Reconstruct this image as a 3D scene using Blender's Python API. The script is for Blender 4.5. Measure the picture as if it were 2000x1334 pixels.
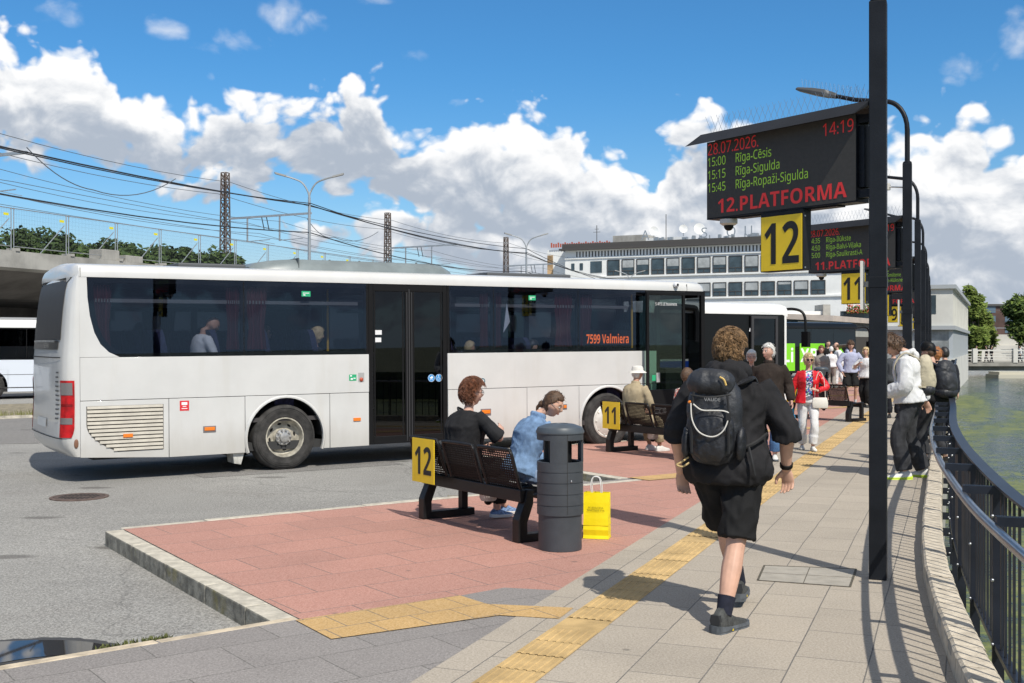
import bpy, bmesh, math, random
from mathutils import Vector, Matrix, noise
R = math.radians
random.seed(7)
for o in list(bpy.data.objects): bpy.data.objects.remove(o)
SC = bpy.context.scene
COL = SC.collection
# ------------------------------------------------------------------ camera, sky, sun, exposure
FOC, EYE, HOR = 2222.0, 1.75, 670.0
cam = bpy.data.cameras.new('camera'); camo = bpy.data.objects.new('camera', cam); COL.objects.link(camo)
cam.sensor_width = 36; cam.lens = 36 * FOC / 2000; cam.shift_y = (HOR - 667) / 2000
cam.clip_end = 5000; cam.clip_start = .05
camo.location = (0, 0, EYE); camo.rotation_euler = (R(90), 0, 0)
SC.camera = camo
SUN_AZ, SUN_EL = 154.5, 49.0          # compass style: 0 = +Y, clockwise
sun = bpy.data.lights.new('sun', 'SUN'); suno = bpy.data.objects.new('sun', sun); COL.objects.link(suno)
sun.energy = 4.6; sun.angle = R(.55); sun.color = (1, .95, .86)
sd = Vector((math.sin(R(SUN_AZ)) * math.cos(R(SUN_EL)), math.cos(R(SUN_AZ)) * math.cos(R(SUN_EL)), math.sin(R(SUN_EL))))
suno.rotation_euler = sd.to_track_quat('Z', 'Y').to_euler()
SC.view_settings.view_transform = 'Standard'; SC.view_settings.look = 'None'
SC.view_settings.exposure = 0.05; SC.view_settings.gamma = 1
SC.cycles.max_bounces = 8; SC.cycles.transparent_max_bounces = 24; SC.cycles.diffuse_bounces = 3
SC.cycles.glossy_bounces = 4; SC.cycles.use_denoising = True

class NT:
    def __init__(s, tree): s.t = tree; tree.nodes.clear()
    def n(s, typ, _o=0, _a=None, **kw):
        nd = s.t.nodes.new('ShaderNode' + typ)
        for k, v in (_a or {}).items(): setattr(nd, k, v)
        for k, v in kw.items():
            key = int(k[1:]) if k[0] == 'i' and k[1:].isdigit() else k.replace('_', ' ')
            s.set(nd.inputs[key], v)
        return nd
    def set(s, sock, v):
        if isinstance(v, bpy.types.NodeSocket): s.t.links.new(v, sock)
        elif isinstance(v, bpy.types.Node): s.t.links.new(v.outputs[0], sock)
        else: sock.default_value = v
    def m(s, op, a, b=0.0, c=0.0, clamp=False):
        nd = s.t.nodes.new('ShaderNodeMath'); nd.operation = op; nd.use_clamp = clamp
        s.set(nd.inputs[0], a); s.set(nd.inputs[1], b); s.set(nd.inputs[2], c)
        return nd.outputs[0]
    def step(s, x, lo, hi):
        nd = s.t.nodes.new('ShaderNodeMapRange'); nd.interpolation_type = 'SMOOTHSTEP'
        s.set(nd.inputs[0], x); s.set(nd.inputs[1], lo); s.set(nd.inputs[2], hi)
        return nd.outputs[0]
    def mix(s, fac, a, b, blend='MIX'):
        nd = s.t.nodes.new('ShaderNodeMix'); nd.data_type = 'RGBA'; nd.blend_type = blend
        s.set(nd.inputs[0], fac); s.set(nd.inputs[6], c4(a)); s.set(nd.inputs[7], c4(b))
        return nd.outputs[2]
    def noise(s, vec, scale, detail=4, rough=.5, dist=0):
        nd = s.n('TexNoise', Scale=scale, Detail=detail, Roughness=rough, Distortion=dist)
        if vec is not None: s.set(nd.inputs['Vector'], vec)
        return nd.outputs[0]
def c4(c):
    if isinstance(c, (tuple, list)): return tuple(c) if len(c) == 4 else (*c, 1)
    return c

world = bpy.data.worlds.new('World'); SC.world = world; world.use_nodes = True
def build_sky():
    w = NT(world.node_tree)
    tc = w.n('TexCoord'); sp = w.n('SeparateXYZ', i0=tc.outputs['Generated'])
    x, y, z = sp.outputs
    A = w.m('ARCTAN2', x, y)
    E = w.m('DIVIDE', z, w.m('SQRT', w.m('ADD', w.m('ADD', w.m('MULTIPLY', x, x), w.m('MULTIPLY', y, y)), .0001)))
    sky = w.n('TexSky', _a=dict(sky_type='NISHITA', sun_disc=False, sun_elevation=R(SUN_EL), sun_rotation=R(SUN_AZ), altitude=0, air_density=1.0, dust_density=.3, ozone_density=2.2))
    # cumulus banks: top and base of each bank along the azimuth (pairs measured along the skyline)
    def curve(pts, U):
        nd = w.t.nodes.new('ShaderNodeFloatCurve'); cu = nd.mapping.curves[0]
        vals = []
        for X, Y in pts:
            a = math.atan((X - 1000) / FOC); vals.append(((a + .5), (HOR - Y) / FOC * math.cos(a) / .4))
        cu.points[0].location = (0, vals[0][1]); cu.points[1].location = (1, vals[-1][1])
        for v in vals: cu.points.new(*v)
        nd.mapping.update(); w.set(nd.inputs[1], U)
        return w.m('MULTIPLY', nd.outputs[0], .4)
    v = w.n('CombineXYZ', i0=A, i1=w.m('MULTIPLY', E, 1.15))
    warp = w.n('TexNoise', Scale=11.0, Detail=3.0, Vector=v.outputs[0])
    ws = w.n('SeparateXYZ', i0=warp.outputs['Color'])
    Aw = w.m('MULTIPLY_ADD', w.m('SUBTRACT', ws.outputs[0], .5), .05, A); Ew = w.m('MULTIPLY_ADD', w.m('SUBTRACT', ws.outputs[1], .5), .035, E)
    U = w.m('ADD', Aw, .5)
    top1 = curve([(0, 45), (60, 60), (130, 85), (195, 90), (240, 160), (300, 188), (380, 205), (440, 172), (520, 182), (600, 190), (655, 190), (688, 135), (728, 128), (765, 190), (820, 255), (880, 255), (940, 238), (1010, 218), (1050, 206), (1110, 242), (1160, 285), (1210, 315), (1262, 340), (1290, 290), (1312, 240), (1360, 216), (1420, 240), (1500, 270), (1700, 265), (1760, 268), (1830, 214), (1900, 220), (1960, 248), (2000, 262)], U)
    bas1 = curve([(0, 285), (120, 300), (220, 300), (330, 335), (420, 305), (520, 325), (620, 345), (720, 362), (820, 395), (880, 440), (960, 480), (1080, 520), (1250, 560), (1500, 620), (1750, 640), (2000, 650)], U)
    top2 = curve([(0, 320), (120, 345), (280, 400), (330, 345), (430, 330), (500, 340), (545, 400), (575, 425), (610, 412), (650, 440), (680, 400), (710, 388), (770, 405), (830, 420), (900, 420), (1100, 420), (1400, 420), (2000, 420)], U)
    bas2 = curve([(0, 310), (120, 330), (280, 350), (330, 375), (430, 380), (500, 375), (545, 420), (575, 475), (610, 480), (650, 450), (680, 455), (710, 475), (770, 480), (830, 490), (900, 540), (1100, 600), (1400, 640), (2000, 660)], U)
    F1 = w.m('MINIMUM', w.m('MULTIPLY_ADD', w.m('SUBTRACT', top1, Ew), 24, .15), w.m('MULTIPLY_ADD', w.m('SUBTRACT', Ew, bas1), 30, .55))
    lowf = w.n('TexNoise', Scale=6.0, Detail=4.0, Vector=v.outputs[0]); Ew2 = w.m('MULTIPLY_ADD', w.m('SUBTRACT', lowf.outputs[0], .5), .07, Ew)
    F2 = w.m('MINIMUM', w.m('MULTIPLY_ADD', w.m('SUBTRACT', top2, Ew2), 30, .25), w.m('MULTIPLY_ADD', w.m('SUBTRACT', Ew, bas2), 45, .4))
    F = w.m('SMOOTH_MAX', F1, F2, .6); FW = -1.3
    for X, Y, rx, ry, wg in ((572, 30, 75, 40, .1), (465, 85, 95, 38, .06), (318, 62, 60, 28, .02), (1908, 135, 62, 44, .15), (1995, 70, 45, 70, .15), (808, 104, 45, 24, -.1), (885, 208, 45, 20, -.05), (125, 30, 70, 34, .0), (720, 0, 60, 14, -.05), (410, 152, 14, 18, -.1)):
        a0 = math.atan((X - 1000) / FOC); e0 = (HOR - Y) / FOC * math.cos(a0)
        u = w.m('MULTIPLY_ADD', A, FOC / rx, -a0 * FOC / rx); vv = w.m('MULTIPLY_ADD', E, FOC / ry, -e0 * FOC / ry)
        FW = w.m('MAXIMUM', FW, w.m('MULTIPLY_ADD', w.m('MULTIPLY_ADD', u, u, w.m('MULTIPLY', vv, vv)), -.5, wg))
    out_ = w.step(w.m('ABSOLUTE', A), .55, .8)
    F3 = w.m('ADD', w.m('MULTIPLY_ADD', w.m('ABSOLUTE', w.m('SUBTRACT', E, .10)), -9.0, .25), w.m('MULTIPLY_ADD', lowf.outputs[0], 3.0, -1.35))
    F = w.m('ADD', w.m('MULTIPLY', F, w.m('SUBTRACT', 1.0, out_)), w.m('MULTIPLY', w.m('MAXIMUM', w.m('MULTIPLY', F, .6), F3), out_))
    F = w.m('MINIMUM', w.m('MAXIMUM', F, -1.3), 1.15)
    v2 = w.n('CombineXYZ', i0=Aw, i1=w.m('MULTIPLY', Ew, 1.2))
    n1 = w.noise(v2.outputs[0], 19, 7, .54)
    vo = w.n('TexVoronoi', _a=dict(feature='SMOOTH_F1', voronoi_dimensions='2D'), Vector=v2.outputs[0], Scale=30.0, Detail=2.0, Roughness=.5, Smoothness=.3)
    v3 = w.n('VectorMath', _a=dict(operation='ADD'), i0=v2.outputs[0], i1=(.003, .012, 0))
    n2 = w.noise(v3.outputs[0], 19, 5, .5)
    D = w.m('ADD', w.m('MULTIPLY_ADD', w.m('SUBTRACT', n1, .5), 1.9, F), w.m('MULTIPLY_ADD', vo.outputs['Distance'], -1.1, .46))
    alpha = w.step(D, -.22, .22)
    DW = w.m('ADD', w.m('MULTIPLY_ADD', w.m('SUBTRACT', n1, .5), 2.4, FW), w.m('MULTIPLY_ADD', vo.outputs['Distance'], -.5, .5))
    alpha = w.m('MAXIMUM', alpha, w.m('MULTIPLY', w.step(DW, -.1, .9), .62))
    vh = w.m('DIVIDE', w.m('SUBTRACT', Ew, bas1), w.m('MAXIMUM', w.m('SUBTRACT', top1, bas1), .02))
    vh2 = w.m('DIVIDE', w.m('SUBTRACT', Ew, bas2), w.m('MAXIMUM', w.m('SUBTRACT', top2, bas2), .012))
    vh = w.m('MAXIMUM', vh, w.m('MULTIPLY', vh2, w.step(w.m('SUBTRACT', F2, F1), -.6, .8)))
    big = w.noise(v2.outputs[0], 7, 3, .5)
    lum = w.m('ADD', w.m('MULTIPLY', w.step(w.m('ADD', vh, w.m('MULTIPLY_ADD', big, 1.5, -.75)), -.05, 1.25), 1.0), w.m('MULTIPLY_ADD', w.m('SUBTRACT', n1, n2), 2.5, .05))
    lum = w.m('ADD', lum, w.m('MULTIPLY_ADD', vo.outputs['Distance'], -.34, .17))
    lum = w.m('ADD', lum, w.m('MULTIPLY', w.step(D, .9, .1), .18))
    ccol = w.mix(w.step(lum, .02, .95), (4.3, 4.9, 5.8), (10.0, 10.0, 10.0))
    tint = w.mix(w.step(E, .0, .26), (.80, .98, 1.10), (.40, .90, 1.24))
    skyc = w.mix(1, sky.outputs[0], tint, 'MULTIPLY')
    skyc = w.mix(w.m('MULTIPLY', w.step(E, .13, -.01), .75), skyc, (5.4, 7.0, 8.8))
    skyc = w.mix(w.m('MULTIPLY', w.step(E, .42, .9), .72), skyc, (5.6, 5.5, 5.4))  # grey veil added overhead, out of view, to whiten the blue ambient light
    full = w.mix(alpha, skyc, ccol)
    below = w.mix(w.step(E, -.01, -.03), full, (2.2, 2.1, 1.9))
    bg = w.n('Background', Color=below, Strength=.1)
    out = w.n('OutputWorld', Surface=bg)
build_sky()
world.cycles.sampling_method = 'MANUAL'; world.cycles.sample_map_resolution = 512

# ------------------------------------------------------------------ helpers
def G(px, py, z=0.0):
    d = FOC * (EYE - z) / (py - HOR); return Vector(((px - 1000) / FOC * d, d, z))
def At(px, py, d): return Vector(((px - 1000) / FOC * d, d, EYE - (py - HOR) / FOC * d))
V = Vector
W = V((.362, .932, 0)).normalized(); WP = V((W.y, -W.x, 0))
UE = V((.81, .586, 0)).normalized(); NE = V((-UE.y, UE.x, 0))
def wpt(a, b, z=0): p = W * a + WP * b; return V((p.x, p.y, z))
STEP = V((2.85, 7.58, 0))

MATS = {}
def mat(name, col=(.5, .5, .5), rough=.6, metal=0, var=0, vs=4, bump=0, bs=40, spec=.5, coat=0, emit=0, ecol=None, streak=None, dirt=None, moss=None):
    if name in MATS: return MATS[name]
    m = bpy.data.materials.new(name); m.use_nodes = True; t = NT(m.node_tree)
    p = t.n('BsdfPrincipled', Roughness=rough, Metallic=metal)
    p.inputs['Specular IOR Level'].default_value = spec; p.inputs['Coat Weight'].default_value = coat
    p.inputs['Coat Roughness'].default_value = .06
    tc = t.n('TexCoord').outputs['Object']
    c = c4(col)
    if var:
        nz = t.noise(tc, vs, 6, .6)
        lo = tuple(x * (1 - var) for x in col); hi = tuple(min(1, x * (1 + var)) for x in col)
        c = t.mix(t.step(nz, .3, .7), lo, hi)
    if streak:
        sc_, amt, scol = streak
        mp = t.n('Mapping', Vector=tc, Scale=(sc_, sc_, sc_ * .12))
        c = t.mix(t.m('MULTIPLY', t.step(t.noise(mp.outputs[0], 1, 5, .65), .5, .8), amt), c, scol)
    if dirt:
        z = t.n('SeparateXYZ', i0=tc).outputs[2]; zz = t.m('ADD', z, t.m('MULTIPLY_ADD', t.noise(t.n('Mapping', Vector=tc, Scale=(3, 3, .6)).outputs[0], 1.5, 6, .7), -.5, .25))
        c = t.mix(t.m('MULTIPLY', t.step(zz, dirt[0], dirt[1]), dirt[2]), c, dirt[3])
    if moss: c = t.mix(t.m('MULTIPLY', t.step(t.noise(tc, moss[0], 5, .65), .55, .7), moss[1]), c, moss[2])
    t.set(p.inputs['Base Color'], c)
    if bump:
        b = t.n('Bump', Strength=bump, Distance=.02, Height=t.noise(tc, bs, 5, .6)); t.set(p.inputs['Normal'], b.outputs[0])
    if emit:
        p.inputs['Emission Color'].default_value = c4(ecol or col); p.inputs['Emission Strength'].default_value = emit
    t.n('OutputMaterial', Surface=p.outputs[0]); MATS[name] = m; return m

def glass(name, tint=(.2, .22, .23), refl=1.0, base=.05, gc=(.9, .95, 1)):
    if name in MATS: return MATS[name]
    m = bpy.data.materials.new(name); m.use_nodes = True; t = NT(m.node_tree)
    tr = t.n('BsdfTransparent', Color=c4(tint)); gl = t.n('BsdfGlossy', Color=c4(gc), Roughness=.01)
    lw = t.n('LayerWeight', Blend=.5)
    fac = t.m('MULTIPLY_ADD', t.m('POWER', lw.outputs['Facing'], 4.0), .75 * refl, base)
    mx = t.n('MixShader', i0=fac, i1=tr, i2=gl); t.n('OutputMaterial', Surface=mx.outputs[0]); MATS[name] = m; return m

def cr(pts, k=6):
    pts = [V(p) for p in pts]
    if len(pts) < 3 or k < 2: return pts
    out = []
    for i in range(len(pts) - 1):
        p0 = pts[max(i - 1, 0)]; p1 = pts[i]; p2 = pts[i + 1]; p3 = pts[min(i + 2, len(pts) - 1)]
        for j in range(k):
            t = j / k
            out.append(.5 * ((2 * p1) + (p2 - p0) * t + (2 * p0 - 5 * p1 + 4 * p2 - p3) * t * t + (3 * p1 - p0 - 3 * p2 + p3) * t ** 3))
    out.append(pts[-1]); return out

class MB:
    def __init__(s): s.v = []; s.f = []; s.mi = []; s.sm = []
    def add(s, vs, fs, m=0, sm=False):
        b = len(s.v); s.v += [tuple(v) for v in vs]
        for f in fs: s.f.append([b + i for i in f]); s.mi.append(m); s.sm.append(sm)
    def box(s, x0, y0, z0, x1, y1, z1, m=0):
        s.add([(x0, y0, z0), (x1, y0, z0), (x1, y1, z0), (x0, y1, z0), (x0, y0, z1), (x1, y0, z1), (x1, y1, z1), (x0, y1, z1)],
              [(0, 3, 2, 1), (4, 5, 6, 7), (0, 1, 5, 4), (1, 2, 6, 5), (2, 3, 7, 6), (3, 0, 4, 7)], m)
    def beam(s, p, q, w, h=None, m=0, up=(0, 0, 1)):
        p = V(p); q = V(q); h = h or w; d = (q - p).normalized(); up = V(up)
        if abs(d.dot(up)) > .97: up = V((1, 0, 0))
        x = d.cross(up).normalized() * w / 2; y = x.cross(d).normalized() * h / 2
        vs = [p - x - y, p + x - y, p + x + y, p - x + y, q - x - y, q + x - y, q + x + y, q - x + y]
        s.add(vs, [(0, 1, 2, 3), (7, 6, 5, 4), (0, 4, 5, 1), (1, 5, 6, 2), (2, 6, 7, 3), (3, 7, 4, 0)], m)
    def tube(s, pts, r, n=8, m=0, caps=True):
        pts = [V(p) for p in pts]; k = len(pts); rs = r if isinstance(r, (list, tuple)) else [r] * k
        rings = []; x = None
        for i in range(k):
            d = (pts[min(i + 1, k - 1)] - pts[max(i - 1, 0)])
            if d.length < 1e-9: d = V((0, 0, 1))
            d.normalize()
            if x is None: x = d.orthogonal().normalized()
            else:
                x = x - d * x.dot(d)
                x = x.normalized() if x.length > 1e-6 else d.orthogonal().normalized()
            y = d.cross(x)
            rings.append([pts[i] + (x * math.cos(a) + y * math.sin(a)) * rs[i] for a in [2 * math.pi * j / n for j in range(n)]])
        s.loft(rings, m, True, caps)
    def loft(s, rings, m=0, sm=True, caps=True, closed=True):
        n = len(rings[0]); vs = [p for r in rings for p in r]; fs = []
        for i in range(len(rings) - 1):
            for j in range(n if closed else n - 1):
                a = i * n + j; b = i * n + (j + 1) % n; fs.append((a, b, b + n, a + n))
        s.add(vs, fs, m, sm)
        if caps:
            b = len(s.v) - len(vs)
            s.f.append([b + j for j in reversed(range(n))]); s.mi.append(m); s.sm.append(False)
            s.f.append([b + (len(rings) - 1) * n + j for j in range(n)]); s.mi.append(m); s.sm.append(False)
    def lathe(s, prof, n=24, c=(0, 0, 0), m=0, sm=True, M=None, caps=True):
        rings = []
        for r, z in prof:
            ring = [V((math.cos(2 * math.pi * j / n) * r, math.sin(2 * math.pi * j / n) * r, z)) for j in range(n)]
            rings.append([(M @ p if M else p + V(c)) for p in ring])
        s.loft(rings, m, sm, caps)
    def prism(s, poly, ext, m=0):
        poly = [V(p) for p in poly]; e = V(ext); n = len(poly)
        s.add(poly + [p + e for p in poly], [list(range(n))[::-1], [n + i for i in range(n)]] + [(i, (i + 1) % n, n + (i + 1) % n, n + i) for i in range(n)], m)
    def ell(s, c, r, n=14, m=0, M=None):
        vs = []; fs = []; c = V(c); k = max(6, n // 2 + 1)
        rings = []
        for i in range(k + 1):
            t = math.pi * i / k; t = min(max(t, .02), math.pi - .02)
            ring = [V((math.sin(t) * math.cos(2 * math.pi * j / n) * r[0], math.sin(t) * math.sin(2 * math.pi * j / n) * r[1], -math.cos(t) * r[2])) for j in range(n)]
            rings.append([((M @ p) if M else p) + c for p in ring])
        s.loft(rings, m, True, True)
    def build(s, name, mats, parent=None, bev=0, loc=None, rotz=0, M=None, label=None, recalc=True):
        me = bpy.data.meshes.new(name); me.from_pydata(s.v, [], s.f)
        mats = mats if isinstance(mats, (list, tuple)) else [mats]
        for m in mats: me.materials.append(m)
        me.polygons.foreach_set('material_index', s.mi); me.polygons.foreach_set('use_smooth', s.sm)
        if recalc:
            bm = bmesh.new(); bm.from_mesh(me); bmesh.ops.recalc_face_normals(bm, faces=bm.faces); bm.to_mesh(me); bm.free()
        me.update()
        if any(s.sm): me.set_sharp_from_angle(angle=R(38))
        return link(name, me, parent, bev, loc, rotz, M, label)
def link(name, me, parent=None, bev=0, loc=None, rotz=0, M=None, label=None):
    o = bpy.data.objects.new(name, me); COL.objects.link(o)
    if parent: o.parent = parent
    if M is not None: o.matrix_local = M
    else:
        if loc is not None: o.location = loc
        o.rotation_euler = (0, 0, rotz)
    if bev:
        b = o.modifiers.new('bevel', 'BEVEL'); b.width = bev; b.segments = 2; b.limit_method = 'ANGLE'; b.angle_limit = R(35)
    if label: o['label'] = label
    return o
def tag(o, label=None, cat=None, group=None, kind=None):
    if label: o['label'] = label
    if cat: o['category'] = cat
    if group: o['group'] = group
    if kind: o['kind'] = kind
    return o
def thing(name, label, cat, loc=(0, 0, 0), rotz=0, group=None):
    o = bpy.data.objects.new(name, None); COL.objects.link(o); o.empty_display_size = .2
    o.location = loc; o.rotation_euler = (0, 0, rotz); return tag(o, label, cat, group)
def struct(name, mb, mats, **k): return tag(mb.build(name, mats, **k), kind='structure')
def copy_tree(o, parent=None, loc=None, label=None):
    c = o.copy(); COL.objects.link(c)
    if parent: c.parent = parent
    if loc is not None: c.location = loc
    if label: c['label'] = label
    for ch in list(o.children): copy_tree(ch, c)
    return c
def basis(x, y, z, o): return Matrix(((x[0], y[0], z[0], o[0]), (x[1], y[1], z[1], o[1]), (x[2], y[2], z[2], o[2]), (0, 0, 0, 1)))
FACE = basis((1, 0, 0), (0, 0, 1), (0, -1, 0), (0, 0, 0))    # text that reads along local x, facing local -y
GLY = {}
def _curve(st):
    cu = bpy.data.curves.new('t', 'FONT'); cu.body = st; cu.resolution_u = 3
    o = bpy.data.objects.new('t', cu); COL.objects.link(o); bpy.context.view_layer.update()
    me = bpy.data.meshes.new_from_object(o.evaluated_get(bpy.context.evaluated_depsgraph_get()))
    bpy.data.objects.remove(o); bpy.data.curves.remove(cu)
    v = [(q.co.x, q.co.y) for q in me.vertices]; f = [list(p.vertices) for p in me.polygons]; bpy.data.meshes.remove(me); return v, f
def glyph(ch, bold):
    if (ch, bold) in GLY: return GLY[ch, bold]
    base = {'\u012b': 'i', '\u0113': 'e', '\u016b': 'u', '\u013c': 'l', '\u017e': 'z'}.get(ch, ch); m = base
    if base.isascii() and base.isdigit(): m = chr((0x1D7EC if bold else 0x1D7E2) + int(base))
    elif base.isascii() and base.isupper(): m = chr((0x1D5D4 if bold else 0x1D5A0) + ord(base) - 65)
    elif base.isascii() and base.islower(): m = chr((0x1D5EE if bold else 0x1D5BA) + ord(base) - 97)
    H = chr(0x1D5A7); wid = lambda st: max(p[0] for p in _curve(st)[0])
    adv = wid(H + m + H) - wid(H + H)
    v, f = _curve(m) if ch != ' ' else ([], [])
    x0, x1 = (min(p[0] for p in v), max(p[0] for p in v)) if v else (0, 0); xc = (x0 + x1) / 2
    if ch == '\u012b': keep = [f_ for f_ in f if max(v[i][1] for i in f_) < .58]; f = keep
    def q(*pts): b = len(v); v.extend(pts); f.append(list(range(b, b + len(pts))))
    if ch in '\u012b\u0113\u016b' and ch != base: q((xc - .15, .62), (xc + .15, .62), (xc + .15, .69), (xc - .15, .69))
    if ch == '\u013c': q((xc - .04, -.22), (xc + .02, -.22), (xc + .05, -.08), (xc - .03, -.08))
    if ch == '\u017e': q((xc - .14, .74), (xc - .07, .74), (xc + .0, .66), (xc, .60)); q((xc, .60), (xc, .66), (xc + .07, .74), (xc + .14, .74))
    GLY[ch, bold] = (v, f, adv); return GLY[ch, bold]
def text(name, s, size, m, parent, loc, sx=1.0, bold=False, align='LEFT', M=FACE, fit=None, label=None):
    vs = []; fs = []; x = 0
    for ch in s:
        v, f, adv = glyph(ch, bool(bold)); b = len(vs)
        vs += [((p[0] + x) * size, p[1] * size, 0) for p in v]; fs += [[b + i for i in f_] for f_ in f]; x += adv
    wd = x * size
    if fit: sx = fit / wd
    off = {'LEFT': 0, 'CENTER': -wd / 2, 'RIGHT': -wd}[align]
    me = bpy.data.meshes.new(name); me.from_pydata([((p[0] + off) * sx, p[1], 0) for p in vs], [], fs); me.materials.append(m); me.update()
    return link(name, me, parent, M=Matrix.Translation(loc) @ M, label=label)
for _c in '0123456789ABEFHILMOPRSTUVWXYCNDKAG': glyph(_c, False); glyph(_c, True)
for _c in '.:-abcdefgiklmnorstuvzīēūļž ': glyph(_c, False)
for _c in '.abeilmnorV ': glyph(_c, True)
def remesh(mb, voxel, smooth=4, fold=0.0, fs=6.0, fseed=0.0, mats=None, stretch=(1, 1, 1)):
    me = bpy.data.meshes.new('r'); me.from_pydata(mb.v, [], mb.f)
    bm = bmesh.new(); bm.from_mesh(me); bmesh.ops.recalc_face_normals(bm, faces=bm.faces); bm.to_mesh(me); bm.free()
    o = bpy.data.objects.new('r', me); COL.objects.link(o)
    a = o.modifiers.new('a', 'REMESH'); a.mode = 'VOXEL'; a.voxel_size = voxel
    if smooth: b = o.modifiers.new('b', 'SMOOTH'); b.factor = .5; b.iterations = smooth
    bpy.context.view_layer.update()
    out = bpy.data.meshes.new_from_object(o.evaluated_get(bpy.context.evaluated_depsgraph_get()))
    bpy.data.objects.remove(o); bpy.data.meshes.remove(me)
    if fold:
        off = V((fseed * 7.3, fseed * 3.1, fseed))
        nrm = [v.normal.copy() for v in out.vertices]
        for v, nn in zip(out.vertices, nrm):
            q = V((v.co.x * stretch[0], v.co.y * stretch[1], v.co.z * stretch[2])) * fs + off
            q = q + V((noise.noise(q * .7), noise.noise(q * .7 + V((5, 0, 0))), noise.noise(q * .7 + V((0, 5, 0))))) * .9
            f = 1 - abs(noise.noise(q)) * 2; g = noise.noise(q * 2.3)
            v.co += nn * fold * (f * .8 + g * .5 - .3)
    for p in out.polygons: p.use_smooth = True
    out.materials.clear()
    for m in (mats or []): out.materials.append(m)
    return out
# ------------------------------------------------------------------ ground
def slabs(name, col, w_, h_, ang, var=.14, off=.5, mortar=.0045, gap=(.10, .092, .08), org=(0, 0), stain=.35, freq=2):
    m = bpy.data.materials.new(name); m.use_nodes = True; t = NT(m.node_tree)
    tc = t.n('TexCoord').outputs['Object']
    mp = t.n('Mapping', Vector=tc, Rotation=(0, 0, -ang), Location=(org[0], org[1], 0))
    wob = t.n('TexNoise', Scale=1.3, Vector=mp.outputs[0])
    vv = t.n('VectorMath', _a=dict(operation='MULTIPLY_ADD'), i0=wob.outputs['Color'], i1=(.02, .02, 0), i2=mp.outputs[0])
    b = t.n('TexBrick', _a=dict(offset=off, offset_frequency=freq, squash=1), Vector=vv.outputs[0], Scale=1.0, Mortar_Size=mortar, Mortar_Smooth=.3, Brick_Width=w_, Row_Height=h_, Bias=0.0)
    b.inputs['Color1'].default_value = c4(tuple(c * (1 - var) for c in col)); b.inputs['Color2'].default_value = c4(tuple(min(1, c * (1 + var)) for c in col))
    b.inputs['Mortar'].default_value = c4(gap)
    c = t.mix(t.m('MULTIPLY', t.step(t.noise(tc, .9, 6, .62), .42, .72), stain), b.outputs[0], tuple(x * .62 for x in col))
    c = t.mix(t.m('MULTIPLY', t.step(t.noise(tc, 7, 4, .7), .55, .75), .22), c, tuple(min(1, x * 1.35) for x in col))
    c = t.mix(t.m('MULTIPLY', t.step(t.noise(tc, 42, 4, .8), .48, .68), .34), c, tuple(x * .5 for x in col)); c = t.mix(t.m('MULTIPLY', t.step(t.noise(t.n('Mapping', Vector=tc, Rotation=(0, 0, .5), Scale=(1, 7, 1)).outputs[0], 2.4, 5, .75), .62, .78), .28), c, tuple(min(1, x * 1.5 + .05) for x in col))
    sp = t.noise(tc, 190, 2, .6)
    sp = t.m('MULTIPLY_ADD', t.noise(tc, 75, 2, .7), .6, t.m('MULTIPLY', sp, .4))
    c = t.mix(t.step(sp, .34, .66), t.mix(.26, c, (.03, .028, .025)), t.mix(.13, c, (.9, .88, .82)))
    vo = t.n('TexVoronoi', Scale=1.7, Vector=tc, Randomness=1.0)
    c = t.mix(t.m('MULTIPLY', t.step(t.m('ADD', vo.outputs['Distance'], t.m('MULTIPLY', t.noise(tc, 20, 3), .05)), .08, .05), .55), c, (.09, .08, .07))
    p = t.n('BsdfPrincipled', Base_Color=c, Roughness=.86)
    hgt = t.m('ADD', t.m('MULTIPLY', b.outputs['Fac'], -1.0), t.m('MULTIPLY', sp, .25))
    bp = t.n('Bump', Strength=.5, Distance=.006, Height=hgt); t.set(p.inputs['Normal'], bp.outputs[0])
    t.n('OutputMaterial', Surface=p.outputs[0]); return m
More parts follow.
